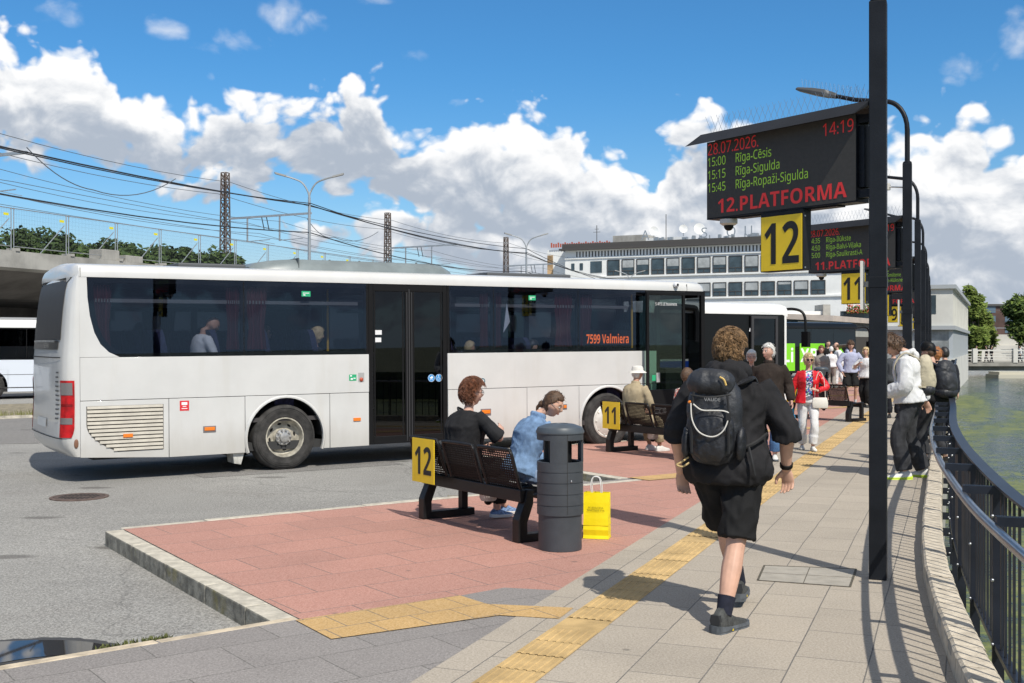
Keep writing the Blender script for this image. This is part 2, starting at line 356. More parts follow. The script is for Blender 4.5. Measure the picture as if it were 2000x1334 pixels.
def asphalt(name, col=(.27, .262, .24), warm=.5):
    m = bpy.data.materials.new(name); m.use_nodes = True; t = NT(m.node_tree)
    tc = t.n('TexCoord').outputs['Object']
    c = t.mix(t.step(t.noise(tc, .35, 6, .6), .35, .68), tuple(x * .8 for x in col), tuple(x * 1.15 for x in col))
    c = t.mix(t.m('MULTIPLY', t.step(t.noise(tc, .8, 5, .6, .6), .5, .72), warm), c, (.15, .135, .118))
    mp = t.n('Mapping', Vector=tc, Rotation=(0, 0, -.6), Scale=(.35, 3.2, 1))
    c = t.mix(t.m('MULTIPLY', t.step(t.noise(mp.outputs[0], 1, 5, .6), .52, .75), .45), c, tuple(x * .62 for x in col))
    c = t.mix(t.m('MULTIPLY', t.step(t.noise(tc, 38, 4, .8), .46, .66), .55), c, (.075, .07, .062)); c = t.mix(t.m('MULTIPLY', t.step(t.noise(tc, 47, 4, .85), .52, .68), .6), c, (.46, .45, .42))
    sp = t.noise(tc, 130, 3, .75)
    sp = t.m('MULTIPLY_ADD', t.noise(tc, 60, 2, .7), .6, t.m('MULTIPLY', sp, .4)); c = t.mix(t.step(sp, .34, .66), t.mix(.5, c, (.02, .02, .02)), t.mix(.28, c, (.75, .73, .69)))
    vo = t.n('TexVoronoi', Scale=.9, Vector=t.n('Mapping', Vector=tc, Rotation=(0, 0, .4), Scale=(.6, 1.4, 1)).outputs[0])
    c = t.mix(t.m('MULTIPLY', t.step(t.m('ADD', vo.outputs['Distance'], t.m('MULTIPLY', t.noise(tc, 9, 3), .06)), .19, .12), .62), c, (.07, .064, .058))
    vo2 = t.n('TexVoronoi', Scale=3.1, Vector=tc)
    c = t.mix(t.m('MULTIPLY', t.step(t.m('ADD', vo2.outputs['Distance'], t.m('MULTIPLY', t.noise(tc, 14, 3), .08)), .115, .07), .5), c, (.08, .072, .065))
    cr_ = t.n('TexVoronoi', _a=dict(feature='DISTANCE_TO_EDGE'), Scale=.22, Vector=t.n('VectorMath', _a=dict(operation='MULTIPLY_ADD'), i0=t.n('TexNoise', Scale=1.2, Detail=6.0, Vector=tc).outputs['Color'], i1=(.8, .8, 0), i2=tc).outputs[0])
    c = t.mix(t.m('MULTIPLY', t.step(cr_.outputs['Distance'], .003, .001), .25), c, (.04, .04, .04))
    p = t.n('BsdfPrincipled', Base_Color=c, Roughness=.9)
    bp = t.n('Bump', Strength=.6, Distance=.008, Height=sp); t.set(p.inputs['Normal'], bp.outputs[0])
    t.n('OutputMaterial', Surface=p.outputs[0]); return m
TH = math.atan2(.527, .85)          # heading of the buses
BO = V((-3.33, 16.75, -.12)); BU = V((.85, .527, 0)).normalized(); SL = .006
def zroad(x, y):
    t = (V((x, y, 0)) - V((BO.x, BO.y, 0))).dot(BU); return -.12 + SL * max(-9, min(10, t))
def edges(lo, hi, near0, near1, st):
    a = [lo]; 
    x = near0
    while x < near1: a.append(x); x += st
    a += [near1, hi]; return a
g = MB()
As = [-60, -20, -5] + [i * 1.0 for i in range(-4, 60)] + [80, 120, 200, 400, 900, 2500]
Bs = [-2500, -800, -300, -120, -60] + [i * 1.0 for i in range(-40, -1)] + [-1.3]
vs = []
for a in As:
    for b in Bs:
        p = wpt(a, b); vs.append((p.x, p.y, zroad(p.x, p.y)))
nb = len(Bs)
g.add(vs, [(i * nb + j, i * nb + j + 1, (i + 1) * nb + j + 1, (i + 1) * nb + j) for i in range(len(As) - 1) for j in range(nb - 1)], 0, True)
MA_ROAD = asphalt('asphalt')
struct('road', g, MA_ROAD)
# an older brownish strip of asphalt by the far island and a patch under the rear wheel
def sheet(name, poly, z, m, thick=.0, zf=None, **k):
    b = MB(); n = len(poly)
    b.add([(p[0], p[1], (zf(p[0], p[1]) if zf else 0) + z) for p in poly], [list(range(n))]); return struct(name, b, m, **k)
MA_OLD = asphalt('worn_asphalt', (.15, .138, .128), .8)
p0 = BO - BU * 1.3
NB = V((-BU.y, BU.x, 0))
sheet('road_patch', [p0 - NB * .3, p0 - NB * .3 + BU * 3.1, p0 + NB * .6 + BU * 3.1, p0 + NB * .6], .004, MA_OLD, zf=zroad)
sheet('road_strip', [G(-900, 880, -.15), G(75, 868, -.15), G(260, 838, -.15), G(230, 800, -.15), G(-900, 828, -.15)], .004, MA_OLD, zf=zroad)

# kerb line of the canal wall: left edge (a, b)
KA = [(-6, 1.1), (0, .87), (3, .46), (6.3, .007), (7.6, -.115), (8.9, -.21), (10.2, -.262), (11.6, -.29), (16.6, -.33), (19.5, -.33), (30, -.32), (60, -.2), (80, .1)]
def kb(a):
    for (a0, b0), (a1, b1) in zip(KA, KA[1:]):
        if a <= a1: return b0 + (b1 - b0) * (a - a0) / (a1 - a0)
    return KA[-1][1]
MW = slabs('grey_slabs', (.405, .345, .27), .62, .395, math.atan2(W.y, W.x), var=.07, org=(0, -.84 + .395 * 5), stain=.4)
MRED = slabs('red_slabs', (.46, .205, .15), .74, .5, math.atan2(UE.y, UE.x), var=.07, org=(.1, .2), stain=.3)
MDK = slabs('dark_slabs', (.235, .212, .2), .74, .5, math.atan2(UE.y, UE.x), var=.12, org=(.1, .2))
MYEL = slabs('yellow_slabs', (.56, .335, .10), .3, .3, math.atan2(UE.y, UE.x), var=.06, stain=.35)
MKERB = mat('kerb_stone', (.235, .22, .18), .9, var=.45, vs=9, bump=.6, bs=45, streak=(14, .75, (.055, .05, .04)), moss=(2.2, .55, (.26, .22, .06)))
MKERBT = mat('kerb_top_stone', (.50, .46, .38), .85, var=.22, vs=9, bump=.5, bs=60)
L0 = -2.61
# walkway
b = MB(); aa = [-6 + i * .5 for i in range(0, 140)]
vs = []
for a in aa: vs += [tuple(wpt(a, L0, .001)), tuple(wpt(a, kb(a) + .002))]
b.add(vs, [(2 * i, 2 * i + 1, 2 * i + 3, 2 * i + 2) for i in range(len(aa) - 1)])
struct('walkway', b, MW)
def solid(name, poly, m, side, z=0, depth=.35, **k):
    b = MB(); n = len(poly)
    b.add([(p[0], p[1], z) for p in poly], [list(range(n))], 0); b.add([(p[0], p[1], z) for p in poly] + [(p[0], p[1], z - depth) for p in poly], [(i, (i + 1) % n, n + (i + 1) % n, n + i) for i in range(n)], 1)
    return struct(name, b, [m, side], **k)
# teeth of the platforms
A0 = V((-3.66, 10.72, 0)); B0 = G(590, 1210)
def lzero(p, d):      # where the ray from p along d meets b = L0
    t = (L0 - p.dot(WP)) / d.dot(WP); return p + d * t
for k in range(0, 9):
    o = STEP * k
    A = A0 + o; Bk = B0 + o; Lb = lzero(Bk + UE * 0, UE); Lt = lzero(A, UE)
    if k == 0:
        red = [A, Bk, G(897, 1163) , G(985, 1147), wpt(W.dot(G(1066, 1150)), L0), Lt]
        Lt0 = Lt
    else: red = [A, Bk, Lb, Lt]
    red = [p + WP * .05 if abs(p.dot(WP) - L0) < .12 else p for p in red]
    solid('platform_paving', red, MRED, MKERB, z=-.003)
    # kerbs: left (visible riser) and far edge
    kd = (Bk - A).normalized()
    for (p, q, wd, nm) in ((A, Bk, .17, 'kerb'), (A, Lt, .12, 'kerb')):
        bb = MB(); d = (q - p).normalized(); nn = V((d.y, -d.x, 0)) if nm and (p - q).dot(V((1, 0, 0))) else V((0, 0, 0))
        nn = -UE if wd > .15 else NE
        L = (q - p).length; s0 = 0
        while s0 < L - .01:
            s1 = min(s0 + random.uniform(.8, 1.1), L); a0 = p + d * (s0 + .004) + nn * .003; a1 = p + d * (s1 - .004) + nn * .003; zz = random.uniform(-.006, .002)
            bb.prism([(a0.x, a0.y, -.4), (a1.x, a1.y, -.4), (a1.x + nn.x * wd, a1.y + nn.y * wd, -.4), (a0.x + nn.x * wd, a0.y + nn.y * wd, -.4)], (0, 0, .4 + zz)); s0 = s1
        ko = struct('kerb', bb, [MKERB, MKERBT] if wd > .15 else MKERBT, bev=.012)
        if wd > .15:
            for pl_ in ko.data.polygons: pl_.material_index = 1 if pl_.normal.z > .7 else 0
    # dark paving at the root of the tooth
    if k:
        e = lzero(Bk, NE * -1 + UE * .0)
        solid('dark_paving', [Bk, lzero(Bk - NE * .0, -NE) if False else Bk - UE * 2.8, wpt((Bk - UE * 2.8).dot(W) + 1.0, L0) , Lb], MDK, MKERB, z=-.008)
# near root: dark slabs, kerb band along the road, tactile branch
far = G(0, 1303); dirk = (far - G(570, 1207)).normalized()
pL = G(570, 1207) + dirk * 9
solid('dark_paving', [G(570, 1207), pL, pL + V((3.2, -6, 0)), wpt(-4, L0 + .05), wpt(W.dot(G(1066, 1150)), L0 + .05), G(985, 1147), G(897, 1163), B0], MDK, MKERB, z=-.002)
b = MB(); nn = V((-dirk.y, dirk.x, 0)); nn = nn if nn.y > 0 else -nn
s0 = 0
while s0 < 8.8:
    s1 = s0 + random.uniform(.8, 1.05); a0 = G(585, 1209) + dirk * s0; a1 = G(585, 1209) + dirk * (s1 - .006)
    b.prism([(a0.x, a0.y, -.4), (a1.x, a1.y, -.4), (a1.x + nn.x * .085, a1.y + nn.y * .085, -.4), (a0.x + nn.x * .085, a0.y + nn.y * .085, -.4)], (0, 0, .4 + random.uniform(-.004, .003))); s0 = s1
struct('kerb', b, mat('sandy_kerb', (.50, .42, .31), .85, var=.25, vs=7, bump=.4, bs=60), bev=.01)
sheet('tactile_branch', [G(647, 1249), G(577, 1212), G(897, 1163.5), G(951, 1180.5), G(1120, 1188), G(1092, 1209.5), G(975, 1202.5)], .004, MYEL)
for k in range(1, 8):
    q = B0 + STEP * k; sheet('tactile_branch', [q - NE * .38, q, lzero(q, UE), lzero(q - NE * .38, UE)], .004, MYEL)
# tactile strip with ribs
t0 = V((-.2095, 5.856, 0)); td = V((2.09, 5.22, 0)).normalized(); tp = V((td.y, -td.x, 0))
b = MB()
for i in range(-8, 160):
    s = i * .3
    j = random.uniform(-.0015, .0015)
    o = t0 + td * s; z = .004 + j
    c = [o + tp * .004, o + tp * .306, o + tp * .306 + td * .296, o + tp * .004 + td * .296]
    b.add([(p.x, p.y, z) for p in c], [(0, 1, 2, 3)])
    if i % 11 != 4:
        for r in range(6):
            u = o + tp * (.03 + r * .05); v = u + td * .29
            q = [u - tp * .0145, u - tp * .009, u + tp * .009, u + tp * .0145]; zs = [z, z + .0045, z + .0045, z]
            pts = [(p.x, p.y, zz) for p, zz in zip(q, zs)] + [(p.x + td.x * .29, p.y + td.y * .29, zz) for p, zz in zip(q, zs)]
            b.add(pts, [(0, 1, 5, 4), (1, 2, 6, 5), (2, 3, 7, 6)])
struct('tactile_strip', b, mat('tactile_yellow', (.53, .365, .16), .8, var=.22, vs=3, bump=.5, bs=150), recalc=False)
# patched service cover in the walkway
b = MB(); q = [G(1493, 1105), G(1672, 1112), G(1660, 1147), G(1480, 1134)]
sheet('service_cover', q, .003, mat('cover_stone', (.36, .33, .28), .85, var=.12, vs=8, bump=.4, bs=120))
for i in range(4): b.beam(q[i] + V((0, 0, .003)), q[(i + 1) % 4] + V((0, 0, .003)), .016, .004)
mid = [(q[0] + q[3]) / 2, (q[1] + q[2]) / 2, (q[0] + q[1]) / 2, (q[3] + q[2]) / 2]
b.beam(mid[0] + V((0, 0, .002)), mid[1] + V((0, 0, .002)), .006, .004); b.beam(mid[2] + V((0, 0, .002)), mid[3] + V((0, 0, .002)), .006, .004)
struct('service_cover_joint', b, mat('joint_dirt', (.09, .08, .06), .95, var=.4, vs=30))
# canal wall, kerb and water
b = MB(); rng = [i * .5 - 6 for i in range(0, 150)]; i = 0
MCW = mat('canal_wall', (.36, .34, .30), .9, var=.2, vs=3, streak=(5, .5, (.15, .15, .12)))
MSTONE = mat('wall_kerb_stone', (.56, .49, .385), .85, var=.2, vs=9, bump=.5, bs=55)
a = -6.0
while a < 66:
    st = .21; a1 = a + st; j = random.uniform(-.003, .003); j2 = random.uniform(-.003, .003)
    def kp(a_, db, z): return tuple(wpt(a_, kb(a_) + db + j, z))
    def ring(a_): return [kp(a_, 0, -.05), kp(a_, .012, .105 + j2), kp(a_, .028, .12 + j2), kp(a_, .165, .115 + j2), kp(a_, .18, .1 + j2), kp(a_, .185, -.3)]
    b.loft([[V(p) for p in ring(a + .004)], [V(p) for p in ring(a1 - .003)]], 0, False, True); a = a1
struct('canal_kerb', b, MSTONE)
b = MB()
for a in rng:
    b.v += [tuple(wpt(a, kb(a) + .18, .06)), tuple(wpt(a, kb(a) + .18, -2.2)), tuple(wpt(a, kb(a) + .01, .09)), tuple(wpt(a, kb(a) + .01, -.1))]
n = len(rng)
for i in range(n - 1):
    for c_ in (0, 2): b.f.append([4 * i + c_, 4 * i + c_ + 1, 4 * i + c_ + 5, 4 * i + c_ + 4]); b.mi.append(0); b.sm.append(False)
    b.f.append([4 * i, 4 * i + 2, 4 * i + 6, 4 * i + 4]); b.mi.append(0); b.sm.append(False)
struct('canal_wall', b, MCW)
def water_mat():
    m = bpy.data.materials.new('canal_water'); m.use_nodes = True; t = NT(m.node_tree)
    tc = t.n('TexCoord').outputs['Object']; rot = t.n('Mapping', Vector=tc, Rotation=(0, 0, -math.atan2(W.y, W.x)))
    sp = t.n('SeparateXYZ', i0=rot.outputs[0])
    n1 = t.noise(t.n('Mapping', Vector=rot.outputs[0], Scale=(.05, .22, 1)).outputs[0], 1, 7, .62, .5)
    n2 = t.noise(tc, 1.6, 5, .7); vo = t.n('TexVoronoi', Scale=9.0, Vector=tc, Detail=2.0).outputs['Distance']
    bias = t.m('MULTIPLY', t.step(sp.outputs[0], 55, 95), -.22)
    alg = t.step(t.m('ADD', t.m('ADD', n1, bias), t.m('MULTIPLY_ADD', n2, .5, t.m('MULTIPLY', vo, -.28))), .29, .54)
    alg = t.m('MULTIPLY', alg, t.step(t.noise(tc, 22, 3, .7), .22, .42))
    ac = t.mix(t.step(n2, .35, .65), (.10, .13, .045), (.20, .22, .08))
    c = t.mix(alg, (.014, .032, .03), ac)
    p = t.n('BsdfPrincipled', Base_Color=c, IOR=1.33)
    t.set(p.inputs['Roughness'], t.m('MULTIPLY_ADD', alg, .55, .06))
    wv = t.noise(t.n('Mapping', Vector=rot.outputs[0], Scale=(3.4, 1.2, 1)).outputs[0], 1, 5, .6, .4)
    bp = t.n('Bump', Strength=.55, Distance=.12, Height=wv); t.set(p.inputs['Normal'], bp.outputs[0])
    t.n('OutputMaterial', Surface=p.outputs[0]); return m
b = MB()
b.add([tuple(wpt(-60, -.2, -1.6)), tuple(wpt(-60, 60, -1.6)), tuple(wpt(170, 60, -1.6)), tuple(wpt(170, -.2, -1.6))], [(0, 1, 2, 3)])
struct('canal_water', b, water_mat())
b = MB(); b.add([tuple(wpt(-60, 42, -1.7)), tuple(wpt(-60, 42, 0)), tuple(wpt(140, 42, 0)), tuple(wpt(140, 42, -1.7))], [(0, 1, 2, 3)])
b.add([tuple(wpt(-60, 42, 0)), tuple(wpt(-60, 900, 0)), tuple(wpt(140, 900, 0)), tuple(wpt(140, 42, 0))], [(0, 1, 2, 3)])
struct('far_bank', b, mat('bank_ground', (.16, .17, .1), .9, var=.3, vs=.5))
# manhole, puddle
mo = G(155, 975, -.16); mo.z = zroad(mo.x, mo.y)
mh = thing('manhole_cover', 'round rusty manhole cover set in the grey asphalt', 'manhole', mo)
b = MB(); b.lathe([(.345, 0), (.345, .012), (.30, .014), (.30, .004), (.0, .004)], 40); b.build('frame', mat('iron_rust', (.14, .10, .085), .75, .3, var=.35, vs=12, bump=.5, bs=60), mh)
b = MB(); b.lathe([(.295, .004), (.295, .013), (.0, .013)], 40)
b.build('cover', mat('iron_lid', (.105, .075, .065), .7, .3, var=.3, vs=18, bump=.4, bs=80), mh)
b = MB()
for i in range(-4, 5):
    for j in (-1, 1):
        L = math.sqrt(max(.0, .24 ** 2 - (i * .05) ** 2))
        if L > .05: b.box(i * .05 - .012, j * L * .5 - L * .42, .0125, i * .05 + .012, j * L * .5 + L * .36, .0155)
b.build('slot', mat('slot_black', (.012, .012, .012), .9), mh)
b = MB(); pc = [(-60, 1262), (20, 1258), (90, 1256), (160, 1259), (205, 1266), (235, 1272), (150, 1283), (60, 1291), (-10, 1302), (-80, 1312), (-130, 1300)]
pts = [G(x, y, -.16) for x, y in pc]
pts = [V((p.x, p.y, 0)) for p in pts]; pts = cr(pts + [pts[0]], 5)[:-1]
def puddle_mat(nm, wet):
    m = bpy.data.materials.new(nm); m.use_nodes = True; t = NT(m.node_tree)
    p = t.n('BsdfPrincipled', Base_Color=c4((.03, .028, .026) if not wet else (.06, .058, .055)), Roughness=.02 if not wet else .55, IOR=1.33); t.n('OutputMaterial', Surface=p.outputs[0]); return m
ctr = sum(pts, V((0, 0, 0))) / len(pts)
sheet('wet_asphalt', [ctr + (p - ctr) * 1.0 + (p - ctr).normalized() * random.uniform(.05, .09) for p in pts], .005, puddle_mat('wet', True), zf=zroad)
sheet('puddle', pts, .009, puddle_mat('puddle', False), zf=zroad)
# traffic island far left with a low kerb and dry grass
b = MB(); q = [G(-700, 835, 0), G(70, 806, 0), G(190, 790, 0), G(120, 783, 0), G(-700, 806, 0)]
solid('island', [(p.x, p.y) for p in q], mat('island_earth', (.23, .2, .14), .95, var=.4, vs=8, bump=.5, bs=20), MKERBT, z=-.05)
b = MB(); rnd = random.Random(3)
for i in range(500):
    s = rnd.random(); p = q[0].lerp(q[1], .5 + s * .5) + V((rnd.uniform(-.2, .2), rnd.uniform(.05, .6), -.05)); hh = rnd.uniform(.04, .16); dx = rnd.uniform(-.06, .06)
    b.add([(p.x - .008, p.y, p.z), (p.x + .008, p.y, p.z), (p.x + dx, p.y + rnd.uniform(-.05, .05), p.z + hh)], [(0, 1, 2)])
tag(b.build('grass', mat('dry_grass', (.19, .19, .07), .9, var=.4, vs=3)), 'thin dry grass growing along the traffic island kerb', 'grass', kind='stuff')
b = MB()
for i in range(110):
    s = rnd.random(); p = G(575, 1208).lerp(G(190, 1272), .62 + .38 * s) + nn * rnd.uniform(.06, .13); hh = rnd.uniform(.003, .012)
    b.add([(p.x - .008, p.y, -.02), (p.x + .008, p.y, -.02), (p.x + rnd.uniform(-.02, .02), p.y + rnd.uniform(-.02, .02), hh)], [(0, 1, 2)])
tag(b.build('moss', mat('moss_green', (.10, .11, .035), .95, var=.4, vs=30)), 'green moss in the joint between the sandy kerb and puddle', 'moss', kind='stuff')
# ------------------------------------------------------------------ buses
M_WH = mat('bus_white', (.58, .577, .56), .32, var=.04, vs=1.5, coat=.45, bump=.05, bs=2.2, streak=(3, .22, (.45, .41, .34)), dirt=(.85, .25, .45, (.34, .31, .26)))
M_GAP = mat('panel_gap', (.03, .03, .03), .8); M_BLK = mat('black_trim', (.007, .007, .0075), .5, spec=.2)
M_RUB = mat('rubber_grey', (.035, .035, .038), .6); M_TYRE = mat('tyre', (.035, .033, .031), .85, var=.5, vs=6, bump=.4, bs=40)
M_RIM = mat('dirty_rim', (.42, .39, .32), .55, .2, var=.35, vs=9); M_HUB = mat('hub_steel', (.45, .44, .42), .4, .7, var=.2, vs=20)
M_ORANGE = mat('orange_lens', (.75, .2, .02), .25, coat=.6); M_RED = mat('red_lens', (.42, .008, .010), .3, spec=.4, var=.35, vs=9)
M_SMOKE = mat('smoke_lens', (.16, .15, .15), .12, coat=1); M_GREEN = mat('green_sticker', (.02, .36, .16), .5); M_BLUE = mat('blue_sticker', (.02, .26, .60), .4)
M_WTXT = mat('white_print', (.8, .8, .8), .5); M_SEAT = mat('seat_cloth', (.022, .022, .06), .9, var=.5, vs=30); M_CURT = mat('red_curtain', (.09, .012, .018), .9)
M_INT = mat('interior_grey', (.16, .16, .16), .8); M_FLOOR = mat('bus_floor', (.05, .045, .045), .8); M_YEL = mat('yellow_rail', (.7, .42, .03), .4)
G_WIN = glass('window_glass', (.66, .68, .72), .8, .035, (.6, .75, 1)); G_DARK = glass('door_glass', (.12, .12, .13), .8, .04); G_CLEAR = glass('clear_glass', (.62, .74, .68), .8, .05); G_TINT = glass('far_glass', (.14, .16, .17), .8, .06)
M_LED_O = mat('led_orange', (.9, .16, .02), .6, emit=1.1, ecol=(1, .17, .02)); M_LED_R = mat('led_red', (.62, .03, .03), .6, emit=.10, ecol=(1, .06, .06)); M_LED_G = mat('led_green', (.3, .55, .05), .6, emit=.12, ecol=(.42, .72, .06)); M_LED_W = mat('led_white', (.8, .8, .8), .6, emit=.9)
M_AC = mat('roof_unit_grey', (.17, .20, .205), .4, var=.12, vs=4)
YX = basis((1, 0, 0), (0, 0, 1), (0, -1, 0), (0, 0, 0))
def arc(cx, cz, r, a0, a1, n): return [(cx + r * math.cos(a0 + (a1 - a0) * i / n), cz + r * math.sin(a0 + (a1 - a0) * i / n)) for i in range(n + 1)]
def xz(poly, y): return [(x, y, z) for x, z in poly]
def wheel(parent, x, y, R_, W_, rimr, kind, side=-1):
    # axis along y; side -1: outer face towards -y
    Mx = basis((1, 0, 0), (0, 0, 1), (0, side, 0), (x, y, R_)) if side < 0 else basis((1, 0, 0), (0, 0, -1), (0, 1, 0), (x, y, R_))
    w_ = bpy.data.objects.new('wheel', None); COL.objects.link(w_); w_.parent = parent; w_.matrix_local = Mx
    b = MB()      # local z = outwards
    b.lathe([(rimr, -W_), (R_ * .93, -W_), (R_, -W_ * .88), (R_, -W_ * .12), (R_ * .985, -W_ * .05), (R_ * .95, .0), (R_ * .86, .012), (R_ * .78, .016), (R_ * .74, .006), (rimr * 1.08, .01), (rimr, -.005), (rimr * .99, -.08), (rimr, -W_)], 56, caps=False)
    for k in range(3): b.lathe([(R_ * (.80 + .05 * k), .013), (R_ * (.805 + .05 * k), .018), (R_ * (.815 + .05 * k), .013)], 56, caps=False)
    b.build('tyre', M_TYRE, w_)
    b = MB()
    if kind == 'deep':
        b.lathe([(rimr * 1.03, -.01), (rimr * 1.03, .008), (rimr * .97, .008), (rimr * .93, -.03), (rimr * .90, -.10), (rimr * .80, -.125), (rimr * .5, -.12), (rimr * .42, -.09), (0.001, -.09)], 48, caps=False)
        b.build('rim', M_RIM, w_)
        b = MB(); b.lathe([(rimr * .42, -.1), (rimr * .42, -.05), (rimr * .25, -.04), (rimr * .24, .0), (rimr * .12, .008), (0, .008)], 32)
        for i in range(10):
            a = i * math.pi / 5; b.lathe([(.016, 0), (.016, .035), (.01, .042), (0, .042)], 8, (math.cos(a) * rimr * .36, math.sin(a) * rimr * .36, -.06))
        b.build('hub', M_HUB, w_)
        b = MB()
        for i in range(8):
            a = i * math.pi / 4 + .2; q = basis((math.cos(a), math.sin(a), 0), (-math.sin(a), math.cos(a), 0), (0, 0, 1), (math.cos(a) * rimr * .68, math.sin(a) * rimr * .68, -.121))
            b.lathe([(.022, 0), (.022, .003), (0, .003)], 10, M=q @ Matrix.Diagonal((.75, 1.5, 1, 1)))
        b.build('vent_hole', mat('hole_black', (.008, .008, .008), .9), w_)
    else:
        b.lathe([(rimr * 1.05, -.005), (rimr * 1.05, .012), (rimr * .98, .022), (rimr * .9, .01), (rimr * .8, .028), (rimr * .45, .05), (rimr * .42, .062), (rimr * .2, .068), (0, .068)], 40)
        for i in range(10):
            a = i * math.pi / 5; b.lathe([(.013, 0), (.013, .02), (0, .024)], 8, (math.cos(a) * rimr * .86, math.sin(a) * rimr * .86, .01))
        b.build('rim', mat('wheel_cover', (.62, .60, .55), .35, .1, var=.1, vs=8), w_)
    return w_
def coach_bus():
    t = thing('coach', 'white single deck coach with its front door open beside the benches', 'bus', BO, TH)
    t.rotation_euler = (0, -math.atan(SL), TH)
    WD = 2.5
    ZB, ZM, ZW0, ZW1, ZR = .29, 1.107, 1.69, 2.78, 2.96
    # ---- side panels
    bd = MB()
    def arch_panel(x0, x1, cx, y0, th):
        r = .585; a = math.asin((ZB - .48) / r); pts = [(x0, ZB)]
        pts += [(cx + r * math.cos(q), .48 + r * math.sin(q)) for q in [math.pi - a + (2 * a - math.pi) * i / 28 for i in range(29)]]
        pts += [(x1, ZB), (x1, ZM - .004), (x0, ZM - .004)]
        bd.prism(xz(pts, y0), (0, th, 0))
    g = .004
    for side, y0, th in (('r', 0, .035), ('l', WD, -.035)):
        for x0, x1 in ((-2.88, -1.70), (-1.70, -.61), (.70, 1.345), (2.72, 4.22), (4.22, 5.28), (6.62, 8.2)):
            if side == 'r' and x0 == 6.62: x1 = 6.98
            zb = ZB + (.06 if x0 < -2.5 else 0)
            bd.prism(xz([(x0 + g, zb), (x1 - g, ZB), (x1 - g, ZM - .004), (x0 + g, ZM - .004)], y0), (0, th, 0))
        arch_panel(-.61 + g, .70 - g, 0, y0, th); arch_panel(5.28 + g, 6.62 - g, 5.9, y0, th)
        bd.prism(xz([(-2.88 + g, ZM + .004), (1.345, ZM + .004), (1.345, ZW0), (-2.88 + g, ZW0)], y0), (0, th, 0))
        bd.prism(xz([(2.72, ZM + .004), (6.98 if side == 'r' else 8.2, ZM + .004), (6.98 if side == 'r' else 8.2, ZW0), (2.72, ZW0)], y0), (0, th, 0))
        if side == 'l': bd.prism(xz([(1.345, ZB), (2.72, ZB), (2.72, ZW0), (1.345, ZW0)], y0), (0, th, 0))
        cor = [(-2.88, ZW0 + g), (-2.36, ZW0 + g), (-2.50, 1.76), (-2.61, 1.87), (-2.69, 2.03), (-2.745, 2.25), (-2.775, 2.5), (-2.785, ZW1), (-2.88, ZW1)]
        bd.prism(xz(cor, y0), (0, th * .6, 0))
    # ---- rounded rear end
    def plan(u):           # u 0..1 from the right side round the rear to the left side
        s = [(-2.88, 0), (-2.95, .010), (-3.01, .05), (-3.055, .13), (-3.08, .27), (-3.095, .5), (-3.105, .85), (-3.11, 1.25)]
        s = s + [(x, WD - y) for x, y in reversed(s[:-1])]
        f = u * (len(s) - 1); i = min(int(f), len(s) - 2); q = f - i
        return V((s[i][0] * (1 - q) + s[i + 1][0] * q, s[i][1] * (1 - q) + s[i + 1][1] * q, 0))
    zs = [.36, .48, .62, .9, 1.1, 1.4, 1.7, 1.9, 2.1, 2.35, 2.6, 2.78, 2.88]
    bulge = [-.10, .02, .045, .03, .02, .03, .02, .0, -.015, -.04, -.075, -.12, -.2]
    def bl(z):
        for i in range(len(zs) - 1):
            if z <= zs[i + 1]: q = (z - zs[i]) / (zs[i + 1] - zs[i]); return bulge[i] + (bulge[i + 1] - bulge[i]) * q
        return bulge[-1]
    def rp(u, z, off=0.0):
        p = plan(u); e = .002; d = (plan(min(1, u + e)) - plan(max(0, u - e))).normalized(); nn = V((d.y, -d.x, 0)); nn = -nn if nn.dot(p - V((-2.4, 1.25, 0))) < 0 else nn
        k = min(1, max(0, (-2.88 - p.x) / .2)); p = p + V((-bl(z) * k, 0, z)) + nn * off
        return p
    us = [i / 44 for i in range(45)]
    bd.loft([[rp(u, z) for u in us] for z in zs], 0, True, False, closed=False)
    body = bd.build('body', M_WH, t, bev=.006)
    b = MB()
    for y in (.022, WD - .022): b.box(-2.86, y - .008, .36, -.62, y + .008, 1.69); b.box(.62, y - .008, .33, 1.34, y + .008, 1.69); b.box(2.74, y - .008, .33, 5.27, y + .008, 1.69); b.box(-.62, y - .008, 1.07, .62, y + .008, 1.69); b.box(5.27, y - .008, 1.07, 6.7, y + .008, 1.69)
    b.box(-2.7, .1, .30, 8.0, 2.4, .42)
    for cx in (0, 5.9):      # wheel housings
        for yy, s in ((.04, 1), (WD - .04, -1)):
            pts = [(cx + .6 * math.cos(q), .48 + .6 * math.sin(q)) for q in [math.pi * i / 18 for i in range(19)]] + [(cx + .6, .3), (cx - .6, .3)]
            b.add([(x, yy + s * .45, z) for x, z in pts], [list(range(len(pts)))]); n = len(pts)
            b.add([(x, yy, z) for x, z in pts] + [(x, yy + s * .45, z) for x, z in pts], [(i, i + 1, n + i + 1, n + i) for i in range(18)])
    b.build('chassis', M_GAP, t)
    # wheel arch lips, mudflaps
    for cx in (0, 5.9):
        for y in (-.004, WD + .004):
            b = MB()
            for r0, r1, dy in ((.585, .625, 0),):
                a = math.asin((ZB - .48) / r0); n = 30; sgn = -1 if y < 1 else 1
                ring = []
                for i in range(n + 1):
                    q = math.pi - a + (2 * a - math.pi) * i / n; c, s = math.cos(q), math.sin(q)
                    ring.append([V((cx + c * r0, y, .48 + s * r0)), V((cx + c * r0, y + sgn * .02, .48 + s * r0)), V((cx + c * (r0 + .02), y + sgn * .022, .48 + s * (r0 + .02))), V((cx + c * r1, y, .48 + s * r1))])
                b.loft(ring, 0, True, True)
            b.build('arch_lip', M_WH, t)
